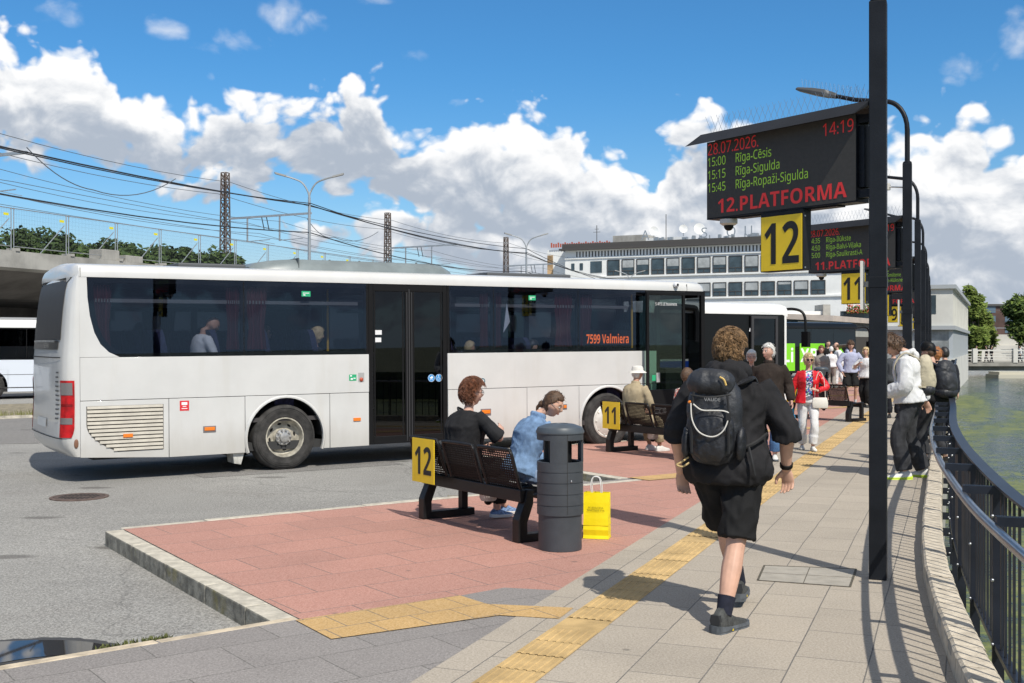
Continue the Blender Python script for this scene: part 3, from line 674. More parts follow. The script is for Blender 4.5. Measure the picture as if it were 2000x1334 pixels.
    b = MB(); b.prism([(-.78, .05, .32), (-.60, .05, .32), (-.66, .05, .12), (-.76, .05, .14)], (0, .3, 0)); b.build('mud_flap', mat('flap', (.45, .44, .40), .7, var=.3, vs=9), t)
    for x, k in ((0, 'deep'), (5.9, 'cover')):
        wheel(t, x, .035, .48, .27, .285, k, -1); wheel(t, x, WD - .035, .48, .27, .285, k, 1)
    # ---- roof
    b = MB()
    def sect(x, k, dz): return [V((x, y if y < 1.25 else y, z + dz * (1 if z > 2.8 else .0))) for y, z in
        [(-.004 + k, 2.775), (-.004 + k, 2.83), (.012 + k, 2.885), (.05 + k, 2.925), (.12 + k, 2.95), (.3 + k, 2.97), (.8, 3.0), (1.25, 3.01), (1.7, 3.0), (2.2 - k, 2.97), (2.38 - k, 2.95), (2.45 - k, 2.925), (2.488 - k, 2.885), (2.504 - k, 2.83), (2.504 - k, 2.775)]]
    secs = [sect(-2.99, .3, -.12), sect(-2.965, .16, -.07), sect(-2.93, .06, -.025), sect(-2.885, .0, 0), sect(-2.87, 0, 0), sect(0, 0, .004), sect(3, 0, .006), sect(6, 0, .004), sect(7.7, 0, 0), sect(7.705, 0, 0), sect(8.03, .0, -.012), sect(8.12, .04, -.04), sect(8.17, .09, -.09)]
    b.loft(secs, 0, True, True); roof = b.build('roof', M_WH, t)
    b = MB(); b.box(-2.872, -.0065, 2.775, -2.866, .004, 2.9); b.box(7.69, -.0065, 2.775, 7.697, .004, 2.9); b.build('roof_seam', M_GAP, roof)
    # roof unit
    b = MB(); rings = []
    for x, h, yi in ((-.35, .02, .5), (-.25, .08, .42), (.0, .125, .36), (.25, .145, .32), (.45, .15, .32), (1.5, .15, .32), (2.6, .147, .32), (2.85, .12, .36), (3.0, .06, .42), (3.06, .02, .5)):
        rings.append([V((x, yi - .03, 2.97)), V((x, yi, 2.98 + h * .55)), V((x, yi + .1, 3.0 + h * .93)), V((x, yi + .35, 3.0 + h)), V((x, 2.5 - yi - .35, 3.0 + h)), V((x, 2.5 - yi - .1, 3.0 + h * .93)), V((x, 2.5 - yi, 2.98 + h * .55)), V((x, 2.53 - yi, 2.97))])
    b.loft(rings, 0, True, True); ac = b.build('roof_unit', M_AC, t)
    b = MB(); b.box(.33, .30, 2.98, .345, 2.2, 3.153)
    for i in range(4): b.ell((.9 + i * .5, .46, 3.143), (.02, .02, .012), 8)
    b.build('seam', mat('unit_seam', (.09, .105, .11), .6), ac)
    for xx in ((-1.45, -.45), (3.7, 5.4)):
        b = MB(); b.box(xx[0], .4, 2.97, xx[1], 2.1, 3.035); b.build('roof_hatch', mat('hatch_grey', (.07, .075, .08), .6), t, bev=.02)
    # ---- window band
    fr = MB()
    for y0, th in ((.004, .03), (WD - .004, -.03)):
        y1 = y0 + th; ya, yb = min(y0, y1), max(y0, y1)
        for x0, x1 in ((-2.8, 1.345), (2.72, 6.76)) if y0 < 1 else ((-2.8, 8.15),):
            fr.box(x0, ya, ZW0 + .002, x1, yb, ZW0 + .055); fr.box(x0, ya, 2.70, x1, yb, 2.772)
        for xm in (-.62, 3.58, 5.27) if y0 < 1 else (-.62, 1.0, 2.6, 4.2, 5.8, 7.3): fr.box(xm - .045, ya, ZW0 + .05, xm + .045, yb, 2.71)
        for xm in (1.31, 2.75, 6.74) if y0 < 1 else (8.1,): fr.box(xm - .035, ya, ZW0 + .05, xm + .035, yb, 2.71)
        cur = [(-2.80, 2.70), (-2.775, 2.45), (-2.735, 2.2), (-2.68, 2.0), (-2.60, 1.85), (-2.48, 1.75), (-2.36, 1.70), (-2.2, 1.745), (-2.36, 1.77), (-2.48, 1.84), (-2.58, 1.97), (-2.65, 2.15), (-2.69, 2.4), (-2.70, 2.70)]
        fr.prism(xz(cur, ya), (0, yb - ya, 0))
    fr.build('window_frame', M_BLK, t)
    for x0, x1 in ((-2.78, -.62), (-.62, 1.31), (2.75, 3.58), (3.58, 5.27), (5.27, 6.74)):
        b = MB(); b.box(x0 + .006, .0015, ZW0 + .004, x1 - .006, .0035, 2.77); b.build('window', G_WIN, t)
    for x0, x1 in ((-2.78, -.62), (-.62, 1.0), (1.0, 2.6), (2.6, 4.2), (4.2, 5.8), (5.8, 7.3), (7.3, 8.1)):
        b = MB(); b.box(x0 + .006, WD - .0035, ZW0 + .004, x1 - .006, WD - .0015, 2.77); b.build('window', G_TINT, t)
    # ---- rear window, plates, lamps on the rounded end
    def patch(u0, u1, z0, z1, off, nu=10, nz=6, shape=None):
        b = MB(); rows = []
        for i in range(nz + 1):
            z = z0 + (z1 - z0) * i / nz; a0, a1 = (shape(z) if shape else (u0, u1))
            rows.append([rp(a0 + (a1 - a0) * j / nu, z, off) for j in range(nu + 1)])
        b.loft(rows, 0, True, False, closed=False); return b
    patch(.30, .70, 1.93, 2.74, .008, 24, 10, lambda z: (.285 - .02 * (2.7 - z), .715)).build('rear_window', mat('rear_glass', (.045, .043, .042), .5, spec=.3), t)
    patch(.30, .70, 1.80, 1.92, .012, 20, 2).build('emblem_strip', mat('rear_dark', (.05, .05, .05), .3), t)
    text('lettering', 'SETRA', .10, M_HUB, t, (-3.165, 1.0, 1.82), M=basis((0, -1, 0), (0, 0, 1), (-1, 0, 0), (0, 0, 0)), sx=1.3)
    patch(.34, .66, 1.90, 1.925, .03, 16, 2).build('rear_handle', M_HUB, t)
    for u0, u1 in ((.06, .235), (.765, .94)):
        sh = lambda q: (lambda z: ((u0 + max(0, .72 - z) * .28, u1) if u0 < .5 else (u0, u1 - max(0, .72 - z) * .28)))
        p = patch(u0, u1, .62, 1.385, .012, 10, 12, sh(0)).build('tail_light', M_RED, t)
        a, c = (u0 + .018, u1 - .01) if u0 < .5 else (u0 + .01, u1 - .018)
        patch(a, c, 1.19, 1.355, .017, 8, 3).build('clear_lens', M_SMOKE, p); patch(a, c, .80, .885, .017, 8, 2).build('clear_lens', M_SMOKE, p)
        patch(a, c, 1.04, 1.07, .016, 8, 1).build('lens_line', mat('lens_dark', (.2, .005, .006), .2), p)
    bb = MB()
    for i in range(11):
        z = .86 + i * .062; q = patch(.262 , .318 - max(0, z - 1.25) * .06, z, z + .022, .014, 5, 1); bb.add(q.v, q.f)
    bb.build('rear_vent', mat('vent_dark', (.10, .10, .10), .6), t)
    patch(.44, .56, .72, .84, .014, 4, 2).build('number_plate', mat('plate', (.62, .62, .6), .5), t)
    patch(.24, .76, 1.685, 1.70, .012, 16, 1).build('tailgate_seam', M_GAP, t)
    patch(.2, .8, .60, .612, .012, 16, 1).build('bumper_seam', M_GAP, t)
    # ---- grille
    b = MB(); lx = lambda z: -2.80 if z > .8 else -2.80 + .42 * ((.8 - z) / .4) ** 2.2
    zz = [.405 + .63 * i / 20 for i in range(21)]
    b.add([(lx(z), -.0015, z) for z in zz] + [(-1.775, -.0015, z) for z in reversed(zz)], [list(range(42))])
    gr = b.build('grille', mat('grille_backing', (.10, .09, .075), .8), t)  # dark sheet set behind the beige slats
    b = MB()
    for i in range(12):
        z = .415 + i * .0525; x0 = lx(z + .02) + .01
        b.prism([(x0, -.003, z), (x0, -.018, z + .004), (x0, -.004, z + .04)], (-1.785 - x0, 0, 0))
    b.build('slats', mat('grille_beige', (.40, .37, .31), .5, var=.1, vs=6), gr)
    def lamp(x, z, w, h, m=M_ORANGE, house=None, d=.012):
        if house:
            b = MB(); b.box(x - w * .62, -.006, z - h * 1.1, x + w * .62, .006, z + h * .8); hs = b.build('marker_housing', house, t, bev=.006)
        else: hs = t
        b = MB(); b.box(x - w / 2, -d - .004, z - h / 2, x + w / 2, .002, z + h / 2); b.build('side_marker', m, hs, bev=.004)
    lamp(-2.26, .62, .13, .05, d=.022); lamp(-1.13, .66, .15, .05, house=M_SMOKE); lamp(1.14, .70, .12, .05); lamp(3.42, .73, .16, .06, house=M_SMOKE); lamp(4.95, .76, .12, .05, house=M_SMOKE)
    b = MB(); b.ell((-2.93, .0, .54), (.03, .012, .065), 10); b.build('side_reflector', mat('reflector', (.2, .1, .06), .3), t)
    b = MB(); b.box(-1.55, -.003, .93, -1.42, .001, 1.07); st = b.build('battery_sticker', mat('sticker_red', (.62, .02, .03), .5), t)
    b = MB(); b.box(-1.525, -.0045, 1.01, -1.445, -.002, 1.05); b.box(-1.51, -.0045, .985, -1.46, -.002, .996); b.box(-1.525, -.0045, .955, -1.445, -.002, .965); b.build('sticker_print', M_WTXT, st)
    b = MB(); b.box(1.015, -.003, 1.29, 1.135, .001, 1.385); st = b.build('exit_sticker', M_GREEN, t)
    b = MB(); b.box(1.03, -.0045, 1.355, 1.06, -.002, 1.375); b.box(1.04, -.0045, 1.305, 1.075, -.002, 1.33); b.box(1.085, -.0045, 1.32, 1.12, -.002, 1.335); b.build('sticker_print', M_WTXT, st)
    b = MB(); b.box(1.165, -.002, 1.265, 1.265, .002, 1.41); rc = b.build('button_recess', mat('recess', (.35, .35, .34), .6), t, bev=.02)
    b = MB(); b.ell((1.215, -.004, 1.305), (.032, .02, .032), 14); b.build('exit_button', mat('button_red', (.42, .07, .03), .4), rc)
    b = MB(); b.lathe([(.048, 0), (.048, .006), (0, .006)], 24, M=basis((1, 0, 0), (0, 0, 1), (0, -1, 0), (3.36, 0, 1.23))); bd_ = b.build('round_badge', mat('badge_teal', (.01, .10, .14), .4), t)
    b = MB(); b.lathe([(.028, 0), (.028, .003), (.018, .003), (.018, .0)], 20, M=basis((1, 0, 0), (0, 0, 1), (0, -1, 0), (3.36, -.006, 1.23))); b.build('badge_ring', M_WTXT, bd_)
    for x in (.33, 4.33):
        b = MB(); b.box(x - .07, -.0015, 2.56, x + .07, .001, 2.64); st = b.build('window_sticker', M_GREEN, t)
        b = MB(); b.box(x - .05, -.003, 2.605, x + .05, -.001, 2.615); b.box(x - .045, -.003, 2.575, x - .01, -.001, 2.59); b.build('sticker_print', M_WTXT, st)
    # ---- middle door
    d = bpy.data.objects.new('middle_door', None); COL.objects.link(d); d.parent = t
    b = MB()
    b.box(1.35, .006, .30, 1.425, .05, 2.775); b.box(2.64, .006, .30, 2.715, .05, 2.775); b.box(1.425, .006, 2.66, 2.64, .05, 2.775); b.box(1.425, .006, .30, 2.64, .05, .42)
    b.box(1.97, .002, .42, 2.03, .045, 2.66); b.box(2.045, .002, .42, 2.10, .045, 2.66)
    for x in (1.45, 2.12, 1.935, 2.61): b.box(x - .014, .012, .42, x + .014, .03, 2.66)
    b.build('door_frame', M_BLK, d, bev=.008)
    b = MB(); b.box(2.03, .0, .32, 2.045, .04, 2.7); b.box(1.99, -.003, .33, 2.002, .003, 2.65); b.box(2.075, -.003, .33, 2.087, .003, 2.65); b.build('door_seal', M_RUB, d)
    for x0, x1 in ((1.43, 1.965), (2.105, 2.635)):
        b = MB(); b.box(x0, .018, .42, x1, .02, 2.66); b.build('door_glass', G_DARK, d)
        xc = (x0 + x1) / 2
        b = MB(); b.box(x0 + .02, .09, .45, x1 - .02, .11, .84); b.build('kick_panel', mat('kick', (.11, .07, .06), .7), d)
        b = MB(); b.box(xc - .06, .05, .93, xc + .1, .085, 1.03); hd = b.build('door_handle', mat('handle_grey', (.45, .45, .46), .4), d, bev=.01)
        b = MB(); b.box(xc - .035, .047, .965, xc + .075, .051, .995); b.build('handle_slot', M_GAP, hd)
        b = MB(); b.tube([(xc, .07, .93), (xc, .07, .57)], .02, 8); b.build('handle_bar', M_WTXT, hd)
    b = MB(); b.tube(cr([(2.24, .14, 1.42), (2.24, .14, 1.66), (2.28, .14, 1.72), (2.33, .14, 1.71), (2.36, .14, 1.62), (2.43, .14, 1.40)], 5), .017, 8); b.build('handrail', M_YEL, d)
    for x, kind in ((2.43, 0), (2.565, 1)):
        b = MB(); b.lathe([(.06, 0), (.06, .003), (0, .003)], 28, M=basis((1, 0, 0), (0, 0, 1), (0, -1, 0), (x, .017, 1.30))); st = b.build('round_sticker', M_BLUE, d)
        b = MB()
        o = lambda dx, dz: (x + dx, .0125, 1.30 + dz)
        ringp = [o(.057 * math.cos(q), .057 * math.sin(q)) for q in [i * math.pi / 14 for i in range(29)]]; b.tube(ringp, .0022, 4)
        if kind:
            b.ell(o(-.005, .034), (.008, .002, .008), 8); b.tube([o(-.005, .024), o(-.003, -.002), o(.018, -.002), o(.026, -.026)], .0042, 5)
            b.tube([o(-.012 + .022 * math.cos(q), -.014 + .022 * math.sin(q)) for q in [1.9 + i * .3 for i in range(14)]], .003, 4)
        else:
            b.prism([o(-.03, .016), o(.0, .016), o(.0, .036), o(.02, .03), o(.028, .014), o(.028, .004), o(.012, -.008), o(-.016, -.008)], (0, -.001, 0)); b.tube([o(-.03, .016), o(-.04, .026)], .003, 4)
            for dx in (-.016, .014): b.tube([o(dx + .008 * math.cos(q), -.024 + .008 * math.sin(q)) for q in [i * .6 for i in range(12)]], .0025, 4)
        b.build('pictogram', M_WTXT, st)
    b = MB(); b.box(1.45, .0135, 1.99, 1.57, .0155, 2.06); b.box(1.455, .0135, 1.875, 1.56, .0155, 1.945); b.build('paper_notice', mat('paper', (.7, .7, .7), .8), d)
    # ---- front door, slid outwards
    d = bpy.data.objects.new('front_door', None); COL.objects.link(d); d.parent = t
    y0, y1 = -.16, -.115; x0, x1 = 6.64, 7.52
    b = MB()
    for (a0, c0, a1, c1) in ((x0, .34, x0 + .055, 2.74), (x1 - .055, .34, x1, 2.74), (x0 + .055, 2.68, x1 - .055, 2.74), (x0 + .055, .34, x1 - .055, 1.0)): b.box(a0, y0, c0, a1, y1, c1)
    b.build('door_frame', M_BLK, d, bev=.008)
    b = MB(); b.box(x0 + .055, -.14, 1.0, x1 - .055, -.137, 2.68); b.build('door_glass', G_CLEAR, d)
    b = MB(); b.box(6.79, -.173, .56, 7.06, -.159, .68); p = b.build('lock_plate', mat('lock_steel', (.4, .4, .4), .35, .8), d, bev=.01)
    b = MB(); b.ell((6.95, -.175, .62), (.04, .012, .03), 12); b.box(6.81, -.176, .605, 6.88, -.17, .635); b.build('lock', M_GAP, p)
    b = MB(); b.box(6.76, -.146, 1.16, 6.84, -.143, 1.26); b.build('exit_sticker', M_GREEN, d)
    b = MB(); b.box(6.86, -.146, 1.13, 6.94, -.143, 1.30); b.build('button_recess', mat('recess', (.35, .35, .34), .6), d, bev=.01)
    text('lettering', 'S 415 LE business', .075, M_WTXT, d, (6.84, -.144, 2.50), fit=.5)
    b = MB()
    for z in (2.5, .9): b.tube([(7.5, -.12, z), (7.58, -.06, z), (7.62, .06, z)], .018, 6)
    b.build('door_arm', M_RUB, d)
    # ---- front end
    b = MB()
    def fplan(z, dx=0):
        k = .0 if z < 1.3 else (z - 1.3) * .07
        return [V((x - k + dx, y, z)) for x, y in ((8.05, .0), (8.1, .01), (8.14, .06), (8.17, .2), (8.2, .5), (8.215, .9), (8.22, 1.25), (8.215, 1.6), (8.2, 2.0), (8.17, 2.3), (8.14, 2.44), (8.1, 2.49), (8.05, 2.5))]
    b.loft([fplan(z) for z in (.3, .6, 1.0, 1.3)], 0, True, False, closed=False); b.build('front_panel', M_WH, t)
    b = MB(); b.loft([fplan(z)[2:11] for z in (1.3, 1.8, 2.3, 2.66)], 0, True, False, closed=False); b.build('windscreen', G_TINT, t)
    b = MB(); b.loft([fplan(z) for z in (2.66, 2.79)], 0, True, False, closed=False)
    b.box(8.04, .0, .30, 8.13, .06, 2.775); b.box(7.95, 2.44, 1.3, 8.1, 2.5, 2.775); b.box(6.99, .0, .30, 7.06, .06, 2.70); b.box(6.76, .004, 2.70, 8.04, .05, 2.775); b.build('front_pillar', M_BLK, t)
    b = MB(); b.lathe([(.05, 0), (.05, .05), (.03, .075), (0, .075)], 16, M=basis((1, 0, 0), (0, 0, 1), (0, -1, 0), (7.42, .0, 2.88))); cm = b.build('side_camera', M_WTXT, t)
    b = MB(); b.ell((7.42, -.07, 2.88), (.026, .02, .026), 12); b.build('lens', M_BLK, cm)
    b = MB(); b.tube([(8.1, 2.3, 2.72), (8.3, 2.5, 2.7), (8.4, 2.6, 2.6)], .025, 8); b.ell((8.42, 2.63, 2.38), (.06, .09, .2), 12); b.build('mirror', M_BLK, t)
    # ---- inside
    b = MB(); b.box(-3.0, .05, .72, 1.3, 2.45, .78); b.box(2.75, .05, .42, 8.1, 2.45, .5); b.box(1.3, .12, .38, 2.75, 2.45, .42); b.box(1.28, .1, .42, 1.31, 2.4, .75); b.build('floor', M_FLOOR, t)
    b = MB(); b.box(-2.9, .06, 2.73, 7.6, 2.44, 2.76)
    for y in (.08, 2.02): b.box(-2.7, y, 2.44, 1.2, y + .4, 2.49); b.box(2.9, y, 2.44, 6.4, y + .4, 2.49)
    b.build('ceiling', M_INT, t)
    b = MB(); b.box(7.6, .5, .5, 8.1, 2.4, 1.35); b.box(7.45, .9, .5, 7.5, 2.4, 1.5); b.build('dashboard', M_BLK, t)
    b = MB(); b.ell((7.35, 1.75, 1.35), (.28, .28, .09), 14); b.box(7.0, 1.5, 1.2, 7.12, 2.0, 2.05); b.build('driver_seat', M_SEAT, t, bev=.03)
    sx_ = [-2.35, -1.6, -.85, -.1, .65] ; sf = [3.0, 3.75, 4.5, 5.25, 6.0]
    for lst in (sx_, sf):
        for x in lst:
            fz = 1.08 if lst is sx_ else .95
            for yc in (.34, .80, 1.72, 2.18):
                b = MB(); b.box(x - .04, yc - .21, fz + .13, x + .4, yc + .21, fz + .27)
                rings = []
                for z, w_, dx in ((fz + .2, .2, .0), (fz + .5, .215, -.05), (fz + .75, .205, -.09), (fz + .92, .17, -.115), (fz + .99, .1, -.125)):
                    rings.append([V((x + dx + a, yc + s * w_, z)) for a, s in ((-.09, -1), (-.12, 0), (-.09, 1), (.0, 1), (-.01, 0), (.0, -1))])
                b.loft(rings, 0, True, True); b.box(x, yc - .16, fz - .3, x + .3, yc + .16, fz + .13)
                b.build('seat', M_SEAT, t)
    for x0, x1 in ((-2.7, -2.45), (-.86, -.66), (-.56, -.25), (3.36, 3.53), (3.63, 3.78), (4.83, 5.2), (5.33, 5.62)):
        b = MB(); n = 24; rings = []
        for z in (1.78, 2.1, 2.45, 2.68):
            pin = 1 - .25 * (1 if 1.9 < z < 2.2 else 0)
            rings.append([V((x0 + (x1 - x0) * (.5 + (i / n - .5) * pin), .085 + .022 * math.sin(i * 1.7), z)) for i in range(n + 1)])
        b.loft(rings, 0, True, False, closed=False); b.build('curtain', M_CURT, t)
    b = MB(); b.box(5.42, .05, 1.76, 6.45, .075, 2.06); ds = b.build('destination_display', mat('display_black', (.008, .008, .008), .5), t)
    text('lettering', '7599 Valmiera', .22, M_LED_O, ds, (5.47, .047, 1.83), fit=.93, bold=1)
    b = MB(); b.tube([(6.62, .25, .5), (6.62, .25, 2.7)], .018, 8); b.tube([(.9, .55, .8), (.9, .55, 2.7)], .018, 8); b.tube([(3.62, .6, 2.47), (4.1, .6, 2.47)], .03, 8); b.build('handrail', M_YEL, t)
    b = MB(); b.box(4.35, .04, 1.0, 4.36, .05, 1.01); 
    b = MB(); b.prism([(3.80, .06, 2.02), (3.93, .06, 2.2), (3.87, .06, 2.5), (3.84, .06, 2.3)], (0, .01, 0)); b.build('pennant', mat('pennant', (.6, .62, .66), .8), t)
    return t
COACH = coach_bus()

def far_bus(name, label, loc, L, Hh, WD, cols, extra=None, base_z=0):
    """a bus seen partly: origin at its front right corner on the road, x forward"""
    lower, upper, roofm, glassm = cols
    t = thing(name, label, 'bus', loc, TH)
    zb, zw0, zw1 = .3, Hh * .5, Hh * .88
    b = MB()
    for y0 in (0, WD - .04):
        xs = [-L + .2, -L * .62 - .58, -L * .62 + .58, -2.75 - .56, -2.75 + .56, -.15]
        for i in (0, 2, 4): b.box(xs[i], y0, zb, xs[i + 1], y0 + .04, zw0)
        for i in (1, 3): b.box(xs[i], y0, 1.05, xs[i + 1], y0 + .04, zw0)
        for xc in (-L * .62, -2.75):
            for s in (-1, 1):
                pts = [(xc + s * .58, zb), (xc + s * .58, 1.05)] + [(xc + s * .56 * math.cos(q), .48 + .56 * math.sin(q)) for q in [math.pi / 2 * (1 - i / 8) for i in range(9)]]
                b.prism(xz(pts, y0), (0, .04, 0))
    pl = [(-.15, 0), (-.06, .02), (.0, .1), (.05, .35), (.08, WD / 2), (.05, WD - .35), (0, WD - .1), (-.06, WD - .02), (-.15, WD)]
    b.loft([[V((x + .02 * min(1, z), y, z)) for x, y in pl] for z in (zb, .8, Hh * .42)], 0, True, False, closed=False)
    b.box(-L, 0.05, zb, -L + .2, WD - .05, Hh * .9)
    b.build('body', lower, t)
    b = MB(); b.box(-L + .3, .06, .3, -.3, WD - .06, zb + .15); b.build('chassis', M_GAP, t)
    b = MB()
    for y0 in (.004, WD - .034):
        b.box(-L + .2, y0, zw1, -.15, y0 + .03, zw1 + .05); b.box(-L + .2, y0, zw0, -.15, y0 + .03, zw0 + .06)
        n = int(L / 1.5)
        for i in range(n + 1): x = -L + .2 + (L - .35) * i / n; b.box(x - .04, y0, zw0, x + .04, y0 + .03, zw1)
    b.build('window_frame', upper, t)
    for i in range(n):
        x = -L + .2 + (L - .35) * i / n
        b = MB(); b.box(x + .01, .001, zw0 + .01, x + (L - .35) / n - .01, .003, zw1); b.build('window', glassm, t)
    b = MB(); b.box(-L + .3, WD - .02, zw0, -.2, WD - .01, zw1); b.build('window', glassm, t)
    b = MB(); b.loft([[V((x + .02 - (z - Hh * .42) * .05, y, z)) for x, y in pl] for z in (Hh * .42, Hh * .6, Hh * .82)], 0, True, False, closed=False); b.build('windscreen', glassm, t)
    b = MB(); b.loft([[V((x + .02 - (z - Hh * .42) * .05, y, z)) for x, y in pl] for z in (Hh * .82, Hh * .9, Hh * .93)], 0, True, False, closed=False); b.build('front_brow', upper, t)
    b = MB()
    def sc(x, dz): return [V((x, y, z + dz)) for y, z in [(-.004, zw1 + .04), (.0, Hh * .95), (.06, Hh * .985), (.3, Hh), (WD / 2, Hh + .02), (WD - .3, Hh), (WD - .06, Hh * .985), (WD, Hh * .95), (WD + .004, zw1 + .04)]]
    b.loft([sc(-L, -.04), sc(-L + .2, 0), sc(-.2, 0), sc(-.02, -.05)], 0, True, True); b.build('roof', roofm, t)
    b = MB(); b.box(-L + .3, .05, .75, -.3, WD - .05, .8); b.box(-L + .3, .06, Hh * .9, -.3, WD - .06, Hh * .91); b.build('floor', M_FLOOR, t)
    for i in range(int((L - 3) / .8)):
        for yc in (.5, WD - .5): b = MB(); b.box(-L + .8 + i * .8, yc - .4, 1.1, -L + .95 + i * .8, yc + .4, zw0 + .35); b.build('seat', M_SEAT, t, bev=.03)
    for x in (-L * .62, -2.75):
        wheel(t, x, .03, .48, .27, .28, 'cover', -1); wheel(t, x, WD - .03, .48, .27, .28, 'cover', 1)
    if extra: extra(t, Hh, zw0, zw1)
    return t
M_WB = mat('far_bus_white', (.74, .74, .72), .35, coat=.4); M_DK = mat('coach_black', (.007, .008, .009), .3, spec=.25); M_LIME = mat('lime_green', (.20, .62, .02), .4, coat=.3)
def cross_extra(t, H, z0, z1):
    b = MB(); b.box(-.13, -.006, .32, -.06, .05, H * .9); b.build('corner_post', M_WB, t)
    b = MB(); b.box(-3.3, -.008, .85, -1.34, -.003, H * .88); b.box(-.40, -.008, .5, -.14, -.003, H * .88); b.build('side_glazing', M_DK, t)
    b = MB(); b.box(-1.24, -.02, .4, -.5, -.012, 2.38); b.build('door_well', M_BLK, t)
    d = bpy.data.objects.new('front_door', None); COL.objects.link(d); d.parent = t
    b = MB()
    for a in ((-1.32, .32, -1.24, 2.45), (-.5, .32, -.42, 2.45), (-1.24, 2.38, -.5, 2.45), (-1.24, .32, -.5, .4)): b.box(a[0], -.07, a[1], a[2], -.03, a[3])
    b.build('door_frame', M_RUB, d); b = MB(); b.box(-1.24, -.05, .4, -.5, -.047, 2.38); b.build('door_glass', G_DARK, d)
    text('lettering', 'CROSSWAY', .075, M_WTXT, t, (-1.12, -.006, H * .90), sx=1.3)
    text('lettering', '67 RIGA', .16, M_LED_W, t, (-1.75, -.004, H * .73), sx=.8)
    b = MB(); b.box(-4.4, -.005, .78, -2.2, -.001, 1.34); bp = b.build('name_panel', mat('nord_blue', (.01, .07, .42), .4), t)
    text('lettering', 'NORDEKA', .36, M_WTXT, bp, (-4.35, -.007, .93), sx=1.1, bold=1)
    b = MB(); b.tube(cr([(-.1, .3, H * .93), (.15, .0, H * .95), (.3, -.25, H * .9), (.32, -.3, H * .72)], 5), .035, 8); b.box(.26, -.42, H * .6, .36, -.2, H * .74); b.build('mirror', M_BLK, t)
    b = MB(); b.tube(cr([(-4.3, -.03, 1.7), (-4.3, -.06, 2.5), (-4.15, -.06, 2.62), (-3.3, -.06, 2.62), (-3.1, -.06, 2.5), (-3.08, -.05, 1.8)], 5), .07, 8); b.build('window_arch', M_RUB, t)
    b = MB(); b.box(-9, .4, H, -3, 2.0, H + .12); b.build('roof_unit', M_WB, t, bev=.04)
far_bus('city_bus', 'white bus with black upper half and open folding door behind the coach', BO + BU * 8.1 + STEP + V((.62, .35, .1)), 11.5, 2.78, 2.5, (M_WB, M_DK, M_WB, G_TINT), cross_extra)
def green_extra(t, H, z0, z1):
    b = MB(); b.box(-12.5, -.012, .42, -4.5, -.004, 1.78); gp = b.build('green_side', M_LIME, t)
    b = MB(); b.box(-4.16, -.012, .42, -2.4, -.004, 1.78); gq = b.build('green_side', M_LIME, t)
    b = MB(); b.prism([(-2.0, -.012, 1.0), (-1.2, -.012, .9), (-1.0, -.012, 1.3), (-1.4, -.012, 1.75), (-1.9, -.012, 1.5)], (0, .008, 0)); b.build('green_side', M_LIME, t)
    text('lettering', 'FLi', .95, M_WTXT, gp, (-4.55, -.014, .85), sx=1.0, bold=1, align='RIGHT')
    text('lettering', 'XBUS', .95, M_WTXT, gq, (-4.12, -.014, .85), sx=1.0, bold=1)
    b = MB(); b.box(-3.0, -.018, .5, -1.4, -.014, 1.42); b.build('luggage_bay', M_BLK, t)
    b = MB(); b.prism([(-3.0, -.02, 1.40), (-1.4, -.02, 1.46), (-1.5, -.95, 1.72), (-2.9, -.95, 1.66)], (0, 0, .05)); b.build('luggage_flap', mat('flap_grey', (.09, .09, .09), .5), t)
    b = MB()
    for s in (-.03, 2.52): b.tube(cr([(-.1, s + .1, H * .9), (.5, s, H * .92), (.85, s, H * .85), (.86, s, H * .6)], 5), .04, 8); b.box(.78, s - .12, H * .42, .9, s + .12, H * .66)
    b.build('mirror', M_BLK, t)
far_bus('green_coach', 'black coach with lime green lower side and raised luggage flap', V((17.9, 59.0, -.05)), 13.2, 2.85, 2.5, (M_DK, M_DK, M_DK, G_TINT), green_extra)
def van_extra(t, H, z0, z1):
    b = MB(); b.box(-9, -.004, z0 - .5, -1, -.001, z0 - .485); b.box(-9, -.006, zz0 := .42, -1, -.001, .45); b.build('side_seam', M_GAP, t)
    b = MB(); b.box(-10.4, .25, H, -1.0, .5, H + .06); b.build('roof_rail', mat('rail_alu', (.5, .5, .5), .4, .7), t)
q = At(150, 700, 39.0)
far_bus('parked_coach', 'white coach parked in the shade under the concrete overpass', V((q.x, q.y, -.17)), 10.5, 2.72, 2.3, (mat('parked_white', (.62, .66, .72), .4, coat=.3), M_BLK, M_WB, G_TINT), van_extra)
# ------------------------------------------------------------------ platform furniture
M_POST = mat('post_black', (.0105, .012, .0155), .45, var=.25, vs=3, spec=.22, bump=.08, bs=90); M_BENCH = mat('bench_black', (.009, .009, .0095), .4, spec=.35, var=.3, vs=8)
M_SCREEN = mat('screen_grey', (.05, .048, .044), .75, var=.08, vs=40); M_SIGN = mat('sign_yellow', (.86, .60, .02), .5, var=.06, vs=3, streak=(9, .18, (.4, .28, .05))); M_INK = mat('sign_ink', (.012, .011, .010), .5)
M_SPIKE = mat('spike_steel', (.35, .36, .38), .35, .8); M_STEEL = mat('handrail_steel', (.30, .31, .33), .28, .9, var=.15, vs=4); M_CAM = mat('camera_white', (.55, .53, .49), .5)
PANG = math.atan2(-.81, .586)
def digits(parent, s, cx, cz, y, hgt, m, sx=.8, bold=.012, name='number', M=FACE):
    o = text(name, s, hgt * 1.4, m, parent, (cx, y, cz - hgt / 2), fit=sx, bold=True, align='CENTER', M=M); return o
